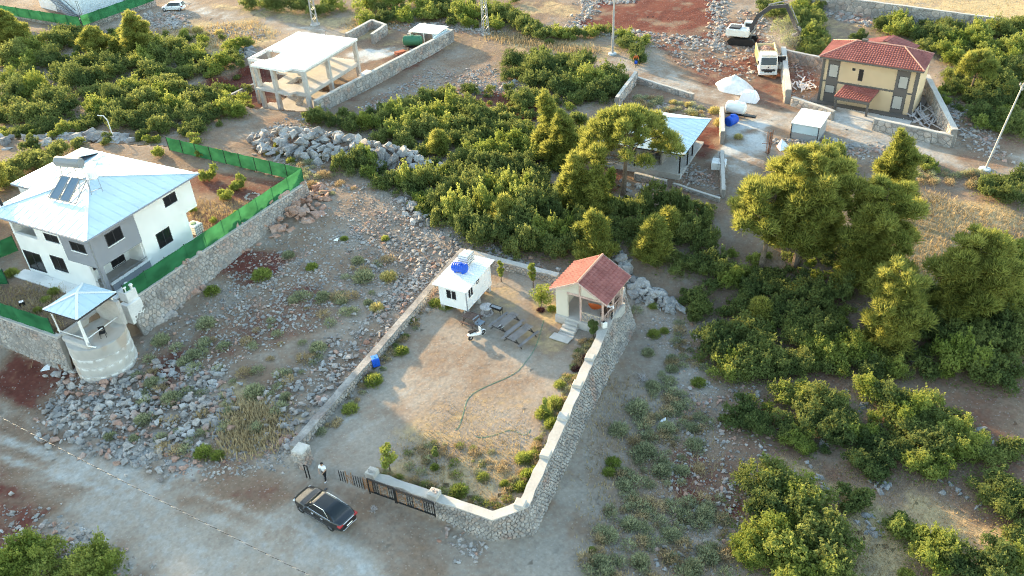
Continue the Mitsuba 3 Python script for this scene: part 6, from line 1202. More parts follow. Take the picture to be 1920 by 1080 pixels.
ZONES_B = {
 'hillside left of the concrete frame': [(-75.61,133.02,2.78), (-73.5,137.67,2.22), (-70.6,139.15,2.52), (-70.79,143.76,1.86), (-68.59,130.87,2.3), (-72.03,131.1,1.94), (-71.38,123.27,2.04), (-70.28,125.83,1.5), (-59.52,119.35,2.79), (-57.45,122.16,2.3), (-64.12,124.59,1.83), (-57.24,125.88,1.99), (-55.61,127.56,1.64), (-62.16,128.86,1.68), (-53.49,128.51,1.82), (-51.41,129.73,2), (-49.79,132.62,2.03), (-53.27,135.65,1.42), (-47.22,127.85,1.96), (-50.78,123.64,1.93), (-47.05,117.8,1.84), (-46.33,121.63,1.54), (-45.64,129.78,1.44), (-44.13,123.56,1.38), (-41.5,125.57,1.56), (-40.24,127.56,1.4), (-41.78,122.71,1.19), (-40.96,133.5,1.28), (-39.4,134.79,1.1), (-67.53,114.91,2.44), (-65.24,116.84,2.45), (-60.46,112.35,2.51), (-63.72,108.01,1.82), (-59.86,107.01,1.94), (-58.19,109.24,1.8), (-60.12,103.56,1.43), (-57.91,103.63,1.26), (-55.98,115.58,1.69), (-52.02,111.92,2.12), (-51.79,116.91,1.51), (-50.23,106.78,1.72), (-53.33,108.1,1.59), (-52.74,104.43,1.24), (-47.51,110.11,1.9), (-45.96,112.31,1.77), (-44.67,105.42,1.68), (-44.51,114.65,1.63), (-42.42,107.61,1.69), (-41.03,110.04,1.72), (-39.55,111.49,1.73), (-40.26,104.74,1.35), (-37.7,104.54,1.63), (-35.96,106.9,1.66), (-34.21,105.23,1.18), (-42.83,101.49,1.33), (-46.14,103.94,1.51), (-48.12,103.45,1.37), (-44.72,99.91,0.88), (-42.8,98.01,0.72), (-54.5,102.3,1.08), (-55.34,101.2,0.92), (-37.75,100.52,1.15), (-37.34,97.17,0.84)],
 'slope behind the white house': [(-55.12,89.44,1.69), (-53.16,90.61,1.83), (-51.95,92.71,1.42), (-54.78,86.19,1.51), (-56.02,95.52,1.03), (-50.77,95.9,0.87), (-47.47,96.45,0.72)],
 'roadside by the top lattice pole': [(-20.87,142.83,1.51), (-18,142.37,1.31), (-14.67,143.07,1.87), (-11.15,143.82,1.88), (-8.3,144.12,1.51), (-4.88,141.88,1.85), (-2.04,142.53,2.04), (1.26,140.46,2.02), (3.76,137.68,1.8), (4.88,134.32,1.59), (0.26,135.84,1.42), (-4.02,137.55,1.08), (-11.33,148.74,1.94), (-8.57,148.58,1.93), (-33.92,152.42,2.63), (-29.76,149.1,1.78), (-38.79,153.43,2.46), (-43.28,156.42,1.68), (-28.35,152.29,2.01), (-21.55,150.14,2.16), (-16.88,149.9,2.35)],
 'roadside below the ploughed field': [(6.02,132.26,1.57), (7.53,130.08,1.37), (9.62,130.43,1.38), (8.18,127.96,0.68), (10.77,129.54,1.2), (12.82,129.52,1.2), (14.89,129.61,1.2), (16.63,130.41,1.21), (19.47,127.25,1.19), (19.36,123.3,1.32), (20.37,119.78,1.29), (21.79,123.71,1), (20.19,116.74,1.1)],
 'dark grove left of the bungalow': [(2.55,118.7,2.05), (4.26,115.15,2), (5.99,118.74,1.74), (7.21,114.61,2.14), (8.92,117.26,1.88), (10.56,113.86,2.14), (12.63,116.63,1.56), (11.32,109.95,2.22), (13.37,110.21,1.93), (15.01,111.75,1.81), (16.21,109.89,1.34), (13.28,105.98,1.58), (8.88,108.44,1.9), (10.73,105.68,1.58), (6.9,110.51,1.78), (4.76,111.05,1.34), (1.84,114.8,1.23), (15.05,107.67,1.32)],
 'middle thicket left of the umbrella pine': [(-23.23,103.35,1.14), (-21.06,101.41,1.12), (-23.97,102.42,0.99), (-18.56,99.78,1.24), (-16.58,99.77,1.24), (-14.69,101.12,1.39), (-13.13,102.73,1.4), (-11.52,104.23,1.56), (-9.57,106.68,1.44), (-7.08,107.71,1.31), (-6.29,104.11,1.55), (-4.63,103.68,1.41), (-3.26,101.04,1.37), (-8.01,101.77,1.52), (-10.6,100.05,1.64), (-12.73,97.9,1.35), (-14.36,96.82,1.2), (-11.72,96.38,1.33), (-9.2,97.88,1.48), (-6.85,98.63,1.35), (-4.59,98.06,1.48), (-2.61,98.35,1.34), (-0.9,102.06,0.97), (2.36,106.45,1.01), (3.32,104.47,1.41), (4.82,105.22,1.28), (0.74,100.24,0.96), (-7.74,93.69,1.29), (-5.48,95.05,1.18), (-3.28,94.12,1.43), (-1.35,95.6,1.18), (0.37,96.8,1.33), (2.32,96.56,1.32), (1.12,92.39,1.4), (-0.8,90.82,1.38), (-2.98,89.51,1.37), (-4.77,89.32,1.24), (-2.58,86.4,1.45), (-0.55,86.25,1.45), (1.5,86.72,1.46), (3.17,84.49,1.31), (-5.7,86.27,1.09), (-3.9,84.06,1.3), (-1.45,83.23,1.29), (0.76,83.03,1.41), (3.04,82.27,1.4), (9.66,98.75,0.95), (3.51,90.14,1.38), (3.76,94.46,1.3), (8.22,94.06,1.04)],
 'thicket behind the gravel yard': [(-16.9,88.33,1.24), (-15.51,89.2,0.94), (-18.33,88.48,0.87), (-10.94,84.34,1.07), (-8.57,83.72,1.18), (-12.41,84.19,0.84), (-6.14,83.47,1.06), (-6.71,79.13,1.25), (-4.99,77.25,1.33), (-7.1,76.82,0.89), (-3.89,74.22,1.29), (-1.96,77.1,1.33), (-0.71,73.18,1.28), (-2.58,72.01,1.27), (0.93,74.08,1.4), (1.85,71.31,1.15), (0.24,70.5,0.94), (3.02,73.21,1.28), (3.92,71.04,1.15), (5.16,73.23,1.18), (2.73,77.2,1.45), (0.56,78.16,1.46), (4.49,77.03,1.33), (5.47,70.76,0.94), (7.1,71.33,1.06), (-5.06,81.95,1.28), (-3.21,80.53,1.37), (-1.03,81.19,1.38), (1.11,80.54,1.38), (3.47,80.07,1.37), (6.85,74.07,1.19), (9.15,70.81,0.85), (7.49,70.1,0.73), (11.03,76.97,1.01), (12.79,76.82,1.12), (12.8,74.01,1.09), (14.55,78.08,1.02), (16.25,78.2,1.03), (17.74,77.18,0.91), (18.76,76.15,0.9), (17.98,72.82,1.2), (19.36,71.18,1.19), (19.36,73.7,1), (11.19,82.43,0.83)],
 'ground under the big pines': [(19.9,68.18,1.48), (18.08,68.12,1.26), (21.17,66.03,1.35), (22.72,64.27,1.34), (24.64,64.08,1.35), (26.41,63.46,1.45), (27.84,61.87,1.44), (30.02,62.7,1.35), (21.51,63.28,1.02), (23.97,61.66,1.21), (26.01,60.5,1.21), (28.28,60.14,0.91), (17.08,63.26,1.31), (16.32,64.33,0.71), (14.76,69.76,1.27), (16.33,68.37,1.05), (13.11,70.89,0.96), (36.76,85.73,1.16), (34.6,84.66,1.27), (34.8,82.08,1.37), (37.02,84.36,1.15), (37.3,81.85,1.13), (32.73,67.75,1.43), (34.41,66.77,1.1)],
 'slope right of the yard wall': [(17.84,58.06,1.54), (19.8,59.34,1.27), (20.91,57.41,1.83), (20.87,54.76,1.6), (19.3,54.77,1.59), (17.89,54.47,1.21), (17.03,56.58,1.23), (25.88,58.59,1.49), (27.02,57.82,1.48), (24.48,57,1.36), (25.94,55.23,1.54), (27.18,54.32,1.44), (28.77,54.73,1.36), (23.64,54.28,1.14), (29.21,52.63,1.24), (30.64,52.68,1.06), (35.85,56.05,1.42), (36.48,54.48,1.6), (38.36,54.48,1.52), (36.03,52.55,1.67), (37.25,51.4,1.67), (40.68,55.68,1.35), (42.52,56.7,1.59), (41.28,54.09,1.44), (38.66,50.72,1.38), (36.63,60.09,1.57), (35.15,57.59,1.23), (37.59,57.94,1.45), (40.6,58.4,1.38), (43.19,59.46,1.52), (45.29,62.24,1.57)],
 'terraced slope at the lower right': [(17.85,49.17,1.33), (18.63,48.15,1.14), (16.59,49.07,0.62), (20.84,46.53,1.05), (20.34,47.58,0.88), (21.38,45.3,0.61), (22.33,50.13,1.45), (23.57,48.85,1.52), (23.86,47.19,1.42), (22.36,47.53,1.24), (21.68,50.7,1.18), (23.85,45.82,0.88), (27.97,49.45,1.38), (29.01,47.96,1.64), (30.39,47.29,1.64), (31.38,46.69,1.56), (29.14,45.97,1.44), (30.86,44.58,1.52), (32.58,44.9,1.45), (32.25,43.08,1.25), (33.38,43,1.08), (25.72,46.04,0.97), (26.24,44.72,1.14), (24.95,43.35,1.12), (25.87,42.64,0.86), (28.34,44.08,1.06), (28.92,42.7,1.14), (29.82,42.02,0.88), (23.21,40.14,1), (25.01,37.62,0.82), (25.47,36.87,0.98), (26.91,34.77,1.46), (26.21,35.46,1.05), (27.27,33.99,1.21), (32.74,39.52,1.22), (33.71,39.31,1.4), (32.76,38.11,1.21), (32.57,36.19,0.85), (29.39,33.5,1.54), (31.22,33.68,1.24), (35.71,43.16,0.91)],
 'big clump at the bottom right': [(17.5,42.06,1.56), (18.54,40.44,1.79), (16.43,39.63,1.6), (19.55,38.9,1.85), (16.8,37.17,1.95), (19.37,36.18,1.8), (17.57,35,1.92), (15.02,37.11,1.32), (19.66,34.65,1.32), (14.94,35.47,1.07)],
 'slope behind the beige house': [(43.27,134.3,1.66), (44.49,131.06,1.81), (46.99,132.65,1.65), (43.77,124.87,1.91), (46.34,127.43,1.6), (48.53,128.17,1.62), (45.17,121.72,1.88), (47.03,122.58,1.73), (43.57,119.99,1.52), (44.47,116.61,1.82), (46.88,119.16,1.18), (50.88,134.27,1.31), (52.77,120.49,1.04), (57.37,122.92,1.42), (58.56,120.96,1.76), (59.93,119.73,1.58), (60.43,124.71,1.45), (61.98,119.15,1.59), (63,116.96,1.75), (59.89,115.51,1.37), (65.5,120.23,1.61), (65.04,115.8,1.75), (62.03,112.99,1.53), (68.14,117.68,1.78), (67.67,113.22,1.91), (71.8,117.48,1.98), (74.5,118.92,1.83), (66.85,108.8,1.85), (70.88,111.2,1.91), (62.59,110.02,1.67), (63.09,106,1.8), (63.63,102.31,1.92), (67.33,104.8,1.98), (59.47,105.08,1.44), (57.15,101.48,1.09), (59.95,100.38,1.72), (59.86,96.19,1.82), (63.19,96.85,2.01), (59.37,91.39,1.61), (56.98,92.87,1.47), (59.09,88.36,1.29), (55.19,98.61,0.91)],
 'right edge below the dirt road': [(46.11,83.6,0.79), (46.53,82.39,0.78), (51.61,77.13,1.41), (53.55,78.07,1.31), (49.8,76.71,1.02), (51.3,74.68,1.26), (47.15,66.04,1.74), (45.12,63.91,1.58)],
 'lower left corner by the road': [(-32.38,36.82,1.41), (-33.7,37.32,1.26), (-32.44,37.97,0.76), (-28.69,36.83,1.3), (-28.06,36.18,1.12), (-33.71,36.01,1.24), (-30.54,36.09,0.73)],
}
WEEDS = {
 'pale grey-green bush on the rubble slope': ('pale', [(-30.19,54.72,0.72), (-27.98,52.48,0.84), (-29.67,50.36,0.65), (-21.26,52.45,0.9), (-31.75,48.89,0.51), (-13.97,67.43,1.02), (-17.39,64.79,0.7), (-27.39,61.76,0.91), (-28.18,57.14,0.68), (-31.04,60.07,0.81), (-16.84,57.47,0.75), (-13.15,63.6,0.44), (-22.84,50.68,0.54), (-27.7,57.97,0.59), (-18.62,51.83,0.49), (-15.62,64.08,0.55), (-14.77,70.2,0.68), (-21.69,71.56,0.65), (-29.75,48.46,0.45), (-20.33,48.63,0.61)]),
 'yellow flowering bush on the rubble slope': ('yellow', [(-11.58,67.43,0.87), (-12.28,62.72,0.68), (-27.9,93.2,0.4), (-26.67,93.4,0.53), (-23.41,78.99,0.58)]),
 'fresh green bush on the rubble slope': ('green', [(-23.8,46.26,0.73), (-22.66,45.92,0.55), (-23.66,68.38,0.95), (-19.06,69.32,0.63), (-28.07,66.58,0.74), (-16.51,74.07,0.44), (-12.4,73.95,0.43), (-27.08,95.61,0.54), (-24.68,91.04,0.58)]),
 'pale weed beside the path outside the yard wall': ('pale', [(9.39,50.51,1.05), (7.54,48.08,0.85), (11.37,48.41,0.77), (9.3,46.08,0.83), (5.39,37.98,0.76), (7,38.95,0.69), (11.18,53.35,0.72), (12.71,50.92,0.71), (13.49,48.44,0.61), (10.15,44,0.74), (11.75,44.02,0.58), (4.41,35.84,0.59), (7.23,35.82,0.67), (9.8,38.08,0.69), (12.41,39.88,0.63), (11.94,36.23,0.76), (7.17,42.68,0.64), (10.69,35.41,0.68), (11.5,57.79,0.57), (13.16,55.48,0.56)]),
 'green bush beside the path outside the yard wall': ('green', [(6.67,44.72,0.61), (6.23,43.79,0.49), (12.45,60.28,0.63), (13.05,64.07,0.5), (15.02,53.56,0.64), (4.17,36.81,0.3), (24.25,33.98,0.56), (13.44,60.68,0.44)]),
 'green plant growing in the gravel yard': ('green', [(-7.04,63.24,0.63), (-6.05,62.65,0.63), (-11.67,52.91,0.75), (-9.68,56.59,0.64), (-13.21,49.82,0.64), (-4.6,40.66,0.68), (-2.94,41.88,0.46), (0.03,43.39,0.62), (0.24,41.64,0.61), (-0.32,40.73,0.53), (0.73,43.59,0.51), (1.79,47.82,0.74), (2.69,48.91,0.75), (2.35,46.67,0.65), (-6.37,43.11,0.35), (-1.43,41.13,0.34), (6.69,58.6,0.51), (3.42,61.19,0.47), (-9.05,60.88,0.43), (0.83,42.16,0.46), (3.27,50.97,0.51)]),
 'dark red-leaved plant beside the pavilion': ('red', [(5.53,53.9,0.57), (2.43,61.21,0.38), (4.73,52.86,0.39)]),
 'yellow-green weed between the houses in the background': ('yellow', [(26.82,99.62,0.84), (26.59,95.88,0.82), (24.24,99.42,0.56), (22.28,103.14,0.57), (23.97,101.98,0.57), (20.18,126.63,0.68), (-49.68,144.15,0.99), (-51.98,144.43,0.8), (-45.68,142.32,0.78), (-47.93,142.38,0.68), (27.86,91.89,0.53)]),
 'yellow-green fruit tree in the garden of the white house': ('bright', [(-32.05,84.48,0.93), (-28.29,82,0.9), (-29.09,79.57,0.82), (-39.66,91.32,0.81), (-34.68,90.56,0.53), (-33.41,93.22,0.61), (-30.96,91.54,0.46), (-24.91,87.39,0.5), (-29.22,74.77,0.39), (-31.92,77.28,0.41), (-27.27,75.58,0.45)]),
 'low garden shrub on the lawn below the white house': ('green', [(-43.18,60.42,0.53), (-41.06,61.2,0.42), (-40.86,59.64,0.42), (-41,62.75,0.48), (-40.73,63.87,0.54), (-46.1,67.43,0.69)]),
}
# ---------------------------------------------------------------- vegetation
def leaves(P, N, size, g, aspect=.55):
    """one kite-shaped leaf clump per point, facing N"""
    n = len(P); N = N / (np.linalg.norm(N, axis=1, keepdims=True) + 1e-9); r = g.normal(size=(n, 3)); t = np.cross(N, r); t /= np.linalg.norm(t, axis=1, keepdims=True) + 1e-9; b = np.cross(N, t)
    s = size * g.uniform(.6, 1.35, (n, 1)); v = np.stack([P - t * s, P - b * s * aspect + N * s * .15, P + t * s, P + b * s * aspect + N * s * .15], 1).reshape(-1, 3)
    i = np.arange(n)[:, None] * 4; return v, np.vstack([i + [0, 1, 2], i + [0, 2, 3]])
def sample_poly(poly, n, g):
    x0, y0, x1, y1 = poly.bounds; out = []
    while len(out) < n:
        q = g.uniform((x0, y0), (x1, y1), (4 * n, 2)); q = q[inside(poly, q[:, 0], q[:, 1])]; out += list(q)
    return np.array(out[:n])
def unit(g, n):
    d = g.normal(size=(n, 3)); return d / np.linalg.norm(d, axis=1, keepdims=True)
def bush_mesh(R, nb, leaf, per, seed, br=(.26, .42), sq=.85, jit=.8):
    g = np.random.default_rng(seed); P, N = [], []
    lop = g.uniform(.62, 1.3, 2)
    for k in range(nb):
        d = unit(g, 1)[0]; d[2] = abs(d[2]) * 1.1 - .15; rad = R * (g.uniform(.2, .85) if g.random() < .8 else g.uniform(.85, 1.12)); c = d * rad * np.array([lop[0], lop[1], sq]) + (0, 0, .32 * R); rb = R * br[0] * .75 + R * (br[1] * 1.12 - br[0] * .75) * g.random() ** 1.3; c[2] = max(c[2], rb * .55)
        n = int(per * (rb / (R * .34)) ** 2); q = unit(g, n); q[:, 2] = np.where(q[:, 2] < -.35, -q[:, 2], q[:, 2]); P.append(c + q * rb * np.where(g.random((n, 1)) < .16, g.uniform(1.0, 1.38, (n, 1)), g.uniform(.62, 1.1, (n, 1))) * (1, 1, .9)); N.append(q + g.normal(size=(n, 3)) * jit + (0, 0, .25))
        for _ in range(5):
            q = unit(g, 1)[0]; q[2] = abs(q[2]); b = c + q * rb * .95; dr_ = q * .5 + (0, 0, .75) + g.normal(0, .3, 3); dr_ /= np.linalg.norm(dr_); l = R * g.uniform(.14, .34); w = g.random((9, 1)); P.append(b + dr_ * l * w + g.normal(0, leaf * .5, (9, 3))); N.append(g.normal(size=(9, 3)) + dr_ * .3)
    return leaves(np.vstack(P), np.vstack(N), leaf, g)
def group(name, mesh, mat):
    scene[name] = {'type': 'shapegroup', 'foliage': mikit.ply(mesh, mat)}
PROTO = {}
def proto(kind, R0, meshes, mat):
    PROTO[kind] = (R0, [])
    for i, m in enumerate(meshes): nm = f'plant_{kind}_{i}'; group(nm, m, mat); PROTO[kind][1].append(nm)
for mat, tag_ in (('leaf_dark', 'dark'), ('leaf_bright', 'bright')):
    proto(tag_ + 'S', .8, [bush_mesh(.8, 13, .07, 190, 40 + i) for i in range(2)], mat)
    proto(tag_ + 'M', 1.5, [bush_mesh(1.5, 26, .085, 290, 50 + i, (.22, .36)) for i in range(3)], mat)
    proto(tag_ + 'L', 2.4, [bush_mesh(2.4, 48, .095, 390, 60 + i, (.17, .29)) for i in range(2)], mat)
proto('mixM', 1.5, [bush_mesh(1.5, 26, .085, 290, 70 + i, (.22, .36)) for i in range(3)], 'leaf_mid'); proto('mixL', 2.4, [bush_mesh(2.4, 48, .095, 390, 80 + i, (.17, .29)) for i in range(2)], 'leaf_mid'); proto('mixS', .8, [bush_mesh(.8, 13, .07, 190, 90)], 'leaf_mid')
def weed_mesh(R, n, seed, L=.16, up=.5):
    """a loose round herb: many thin upright blades in a dome"""
    g = np.random.default_rng(seed); q = unit(g, n); q[:, 2] = abs(q[:, 2]); P = q * R * g.uniform(.35, 1, (n, 1)) * (1, 1, .8) + (0, 0, .08)
    d = q + g.normal(size=(n, 3)) * .45 + (0, 0, up); d /= np.linalg.norm(d, axis=1, keepdims=True); t = np.cross(d, g.normal(size=(n, 3))); t /= np.linalg.norm(t, axis=1, keepdims=True); l = L * g.uniform(.6, 1.4, (n, 1)) * R
    v = np.stack([P - t * l * .22, P + t * l * .22, P + d * l * 1.4], 1).reshape(-1, 3); return v, np.arange(3 * n).reshape(-1, 3)
for kind, mat in (('pale', 'leaf_pale'), ('yellow', 'leaf_yellow'), ('green', 'leaf_bright'), ('red', 'leaf_red')): proto('w' + kind, .7, [weed_mesh(.7, 1100, 100 + i, .2) for i in range(3 if kind != 'red' else 1)], mat)
def sow(key, x, y, R, kind, g, z=None, sq=1.0):
    R0, names = PROTO[kind]; s = R / R0; zz = (h(x, y) if z is None else z) - .06 * R
    scene[key] = {'type': 'instance', 'group': {'type': 'ref', 'id': names[g.integers(len(names))]}, 'to_world': T().translate([x, y, zz]).rotate([0, 0, 1], float(g.uniform(0, 360))).scale([s * float(g.uniform(.92, 1.08)), s, s * sq * float(g.uniform(.85, 1.15))])}
gv = np.random.default_rng(77)
BRIGHTER = {'lower left corner by the road': .8, 'terraced slope at the lower right': .25, 'hillside left of the concrete frame': .4, 'slope behind the beige house': .3, 'dark grove left of the bungalow': .05, 'roadside by the top lattice pole': .4, 'roadside below the ploughed field': .4}
for zone, spots in ZONES_B.items():
    A_ = np.array(spots); qx, qy = np.quantile(A_[:, 0], [.33, .67]), np.quantile(A_[:, 1], [.33, .67])
    for x, y, R in spots:
        r = gv.random(); b = BRIGHTER.get(zone, .25); tone = 'bright' if r < b else ('mix' if r < b + .4 else 'dark'); sz = 'S' if R < 1.05 else ('M' if R < 1.95 else 'L')
        k = numbered('shrub'); sow(k, x, y, R * 1.15, tone + sz, gv, None, {'thicket behind the gravel yard': 1.75, 'middle thicket left of the umbrella pine': 1.3, 'slope right of the yard wall': 1.2, 'ground under the big pines': 1.25}.get(zone, 1.05))
        tag(k, f"{dict(S='small', M='middle-sized', L='large')[sz]} {dict(bright='bright yellow-green', mix='olive green', dark='dark green')[tone]} shrub, {('near', 'middle', 'far')[int(np.searchsorted(qy, y))]} {('left', 'centre', 'right')[int(np.searchsorted(qx, x))]} of the {zone}", 'shrub', f'shrubs, {zone}')
def place_words(A):
    A = np.array(A); qx, qy = np.quantile(A[:, 0], [.33, .67]), np.quantile(A[:, 1], [.33, .67])
    return lambda x, y: f"{('near', 'middle', 'far')[int(np.searchsorted(qy, y))]} {('left', 'centre', 'right')[int(np.searchsorted(qx, x))]}"
for lab, (kind, spots) in WEEDS.items():
    pw_ = place_words([q[:2] for q in spots])
    for i, (x, y, R) in enumerate(spots):
        tree_like = kind == 'bright'; nm = 'fruit_tree' if tree_like else 'bush'; k = numbered(nm)
        sow(k, x, y, R, 'brightS' if tree_like else 'w' + kind, gv, None, 1.2 if tree_like else 1.0); tag(k, f'{lab}, {pw_(x, y)} among its kind', 'tree' if tree_like else 'bush', lab)
# small broad-leaved trees in the yard
def small_tree(label, x, y, hh, R, mat='leaf_bright', seed=1, name='young_tree', nb=14, per=110):
    g = np.random.default_rng(seed); k = thing(name, label, 'tree'); z = h(x, y); m = MB(); m.tube([(0, 0, -.1), (.03, 0, hh * .4), (0, .04, hh * .8)], [.06, .05, .02], 7); P, N = [], []
    for i in range(nb):
        a = g.uniform(0, 6.28); rr = R * g.uniform(.15, .75); c = np.array([rr * math.cos(a), rr * math.sin(a), hh * g.uniform(.32, .92)]); c[:2] *= 1.15 - .5 * c[2] / hh; rb = R * g.uniform(.3, .48); m.tube([(0, 0, c[2] * .6), c * (.6, .6, .85), c], [.03, .02, .01], 5)
        q = unit(g, per); P.append(c + q * rb * g.uniform(.5, 1.05, (per, 1))); N.append(q + g.normal(size=(per, 3)) * .6 + (0, 0, .3))
    fr = Fr(x, y, z); put(k + '__trunk', m, 'bark', fr); put(k + '__crown', leaves(np.vstack(P), np.vstack(N), .085, g), mat, fr)
for i, (lab, (x, y, hh), R, mat) in enumerate([('slender young tree with pale leaves beside the white cabin', (-0.96,66.26,2.5), .45, 'leaf_bright'), ('tall thin leafy tree left of the pavilion, behind the wider one', (1.97,64.88,2.83), .55, 'leaf_bright'), ('wide green young tree beside the pavilion wall', (2.52,61.3,3.45), 1.15, 'leaf_bright'),
    ('young green tree at the front of the yard behind the gate end of the wall', (-9.55,43,2.87), .8, 'leaf_bright'), ('thin sapling with few leaves on the dry grass of the yard', (-6.29,43.62,1.61), .35, 'leaf_mid'), ('slim bright plant against the right yard wall', (1.86,47.85,1.79), .3, 'leaf_bright'), ('young bush-like tree in the dark soil under the pavilion rail', (6.59,56.97,1.81), .5, 'leaf_dark')]): small_tree(lab, x, y, max(hh, .9), R, mat, 20 + i)
# low scrub that fills the gaps of the thickets, and pale herbs on the stony ground: nobody could count them
def scatter_stuff(key, label, cat, polys, mats, r, seed, minis, yard=False):
    g = np.random.default_rng(seed); acc = {m: [[], [], 0] for m in mats}
    for poly, n in polys:
        P = sample_poly(poly, n, g); z = H(P[:, 0], P[:, 1]); ok = ~inside(ROAD, P[:, 0], P[:, 1]) & ~inside(FAR_ROAD, P[:, 0], P[:, 1]) & (inside(PLOT_POLY, P[:, 0], P[:, 1]) == yard) & ~inside(HOUSE_POLY, P[:, 0], P[:, 1])
        for (x, y), zz in zip(P[ok], z[ok]):
            m = mats[g.integers(len(mats))]; v, f = minis[g.integers(len(minis))]; s = g.uniform(*r); a = acc[m]; a[0].append((v * s) @ rotz(g.uniform(0, 6.28)).T + (x, y, zz - .05)); a[1].append(f + a[2]); a[2] += len(v)
    for m, a in acc.items():
        if a[0]: k = numbered(key); put(k, (np.vstack(a[0]), np.vstack(a[1])), m); tag(k, label[m], cat, None, 'stuff')
SCRUB = [(P2((-86.01,151), (-70.84,147.83), (-42.71,140.45), (-33.11,107.98), (-37.47,98.2), (-48.42,103.51), (-63.12,101.38)), 260), (P2((-24.01,104.08), (-15.22,105.91), (-6.24,112.97), (5.29,108.56), (10.26,101.33), (9.22,85.8), (3.53,81.23), (-6.3,85.02), (-15.73,97.07)), 200), (P2((-18.71,89.83), (-5.72,85.13), (8.68,80.88), (21.04,76.78), (19.03,70.19), (12.1,72.97), (7.85,68.72), (-4.47,73.96)), 210),
   (P2((18.09,70.63), (36.88,70.42), (33.88,62.56), (27.94,59.16), (16.28,61.81)), 75), (P2((18,60.68), (34.16,58.33), (45.78,61.16), (40.04,49.85), (29.1,52.28), (19.3,54.47)), 85), (P2((18.27,50.6), (26,50.66), (34.45,42.26), (30.17,41.06), (21,45.57)), 16), (P2((45.15,140.62), (52.49,138.93), (46.85,118.26), (42.56,117.98)), 50), (P2((57.57,127.28), (76.73,120.65), (59.87,87.28), (55.31,90.51), (55.84,101.48), (60.5,113.63)), 170), (P2((-21.6,148.82), (3.35,150.29), (6.21,135.94), (-4.06,136.76)), 70)]
scatter_stuff('scrub', dict(leaf_dark='dark green low scrub filling the thickets', leaf_mid='olive green low scrub filling the thickets', leaf_bright='yellow-green low scrub filling the thickets'), 'scrub', SCRUB, ('leaf_dark', 'leaf_mid', 'leaf_bright'), (.5, 1.25), 31, [bush_mesh(1.0, 9, .09, 75, 400 + i) for i in range(3)])
HERBS = [(P2((6.18,50.52), (11.93,56.17), (15.18,48.43), (13.25,34.27), (2.87,34.65), (4.6,40.59)), 230), (P2((10.79,63.95), (15.34,61.78), (16.21,54.79), (12.41,56.24)), 40), (P2((-33.01,57.03), (-23.64,62.4), (-15.28,69.54), (-10.24,71.65), (-15.86,58.33), (-18.65,48.44), (-27.06,46.15)), 90), (P2((-30.63,99.91), (-18.85,91.03), (-13.43,85.47), (-19.93,81.75)), 40), (P2((17.84,106.36), (27.27,101.4), (26.32,97.37), (17.96,102.75)), 40), (P2((41.76,84.54), (53.93,79.29), (51.83,77.36), (40.72,80.4)), 60)]
scatter_stuff('wild_herbs', dict(leaf_pale='pale grey-green herbs scattered over stony ground', straw='dry straw-coloured herbs scattered over stony ground'), 'herbs', HERBS, ('leaf_pale', 'leaf_pale', 'straw'), (.3, .75), 32, [weed_mesh(1.0, 260, 450 + i, .22) for i in range(3)])
def dead_bush(label, x, y, R, seed):
    g = np.random.default_rng(seed); k = thing('dry_bush', label, 'bush', None); m = MB()
    for i in range(26):
        a, e = g.uniform(0, 6.28), g.uniform(.2, 1.2); d = np.array([math.cos(a) * math.cos(e), math.sin(a) * math.cos(e), math.sin(e)]); p = d * R * g.uniform(.6, 1.1); q = p * .5 + g.normal(0, .06, 3); m.tube([(0, 0, -.05), q, p], [.03, .02, .008], 4)
        for _ in range(3): m.tube([q, q + (p - q) * .7 + g.normal(0, .16 * R, 3)], [.014, .006], 3)
    put(k, m, 'pale_grey_wood', Fr(x, y, h(x, y)))
for i, (lab, b) in enumerate([('heap of bare grey branches lying on the path right of the yard', (10.45,54.34,0.64)), ('dead grey bush between the outcrop and the middle thicket', (-15.21,92.33,0.9)), ('dead grey bush at the front edge of the middle thicket', (-10.55,82.31,0.7)), ('bare twiggy bush under the spreading old pine', (24.46,65.13,0.84)), ('bare grey bush on the slope above the big clump', (22.85,45.73,0.61)), ('dry grey bush among rocks by the bungalow', (20.62,82.94,0.6)), ('dead twiggy bush at the foot of the gate railing', (-10.55,40.08,0.42)), ('dry grey bush in the thicket behind the cabin', (-5.27,75.19,0.76)), ('dry grey bush at the right edge of the slope', (33.4,54.27,0.79))]): dead_bush(lab, *b, 700 + i)
scatter_stuff('yard_weeds', dict(leaf_mid='green weeds in a strip along the inside of the yard wall', leaf_pale='pale weeds in a strip along the inside of the yard wall', straw='dry weeds in a strip along the inside of the yard wall'), 'weeds', [(L2(.55, (-1.15,39.85), (1.12,43.91), (3.08,48.82), (5.03,53.75), (5.99,56.47)), 120), (L2(.4, (-10.21,43.11), (-5.74,40.49), (-2.07,39.23)), 50), (L2(.5, (-15.19,47.07), (-11.81,53.81), (-8.27,61.88)), 50), (L2(1.6, (-7,44.12), (-1.24,42.56)), 50)], ('leaf_mid', 'straw', 'leaf_pale', 'straw'), (.16, .5), 33, [weed_mesh(1.0, 200, 470 + i, .24) for i in range(3)], True)
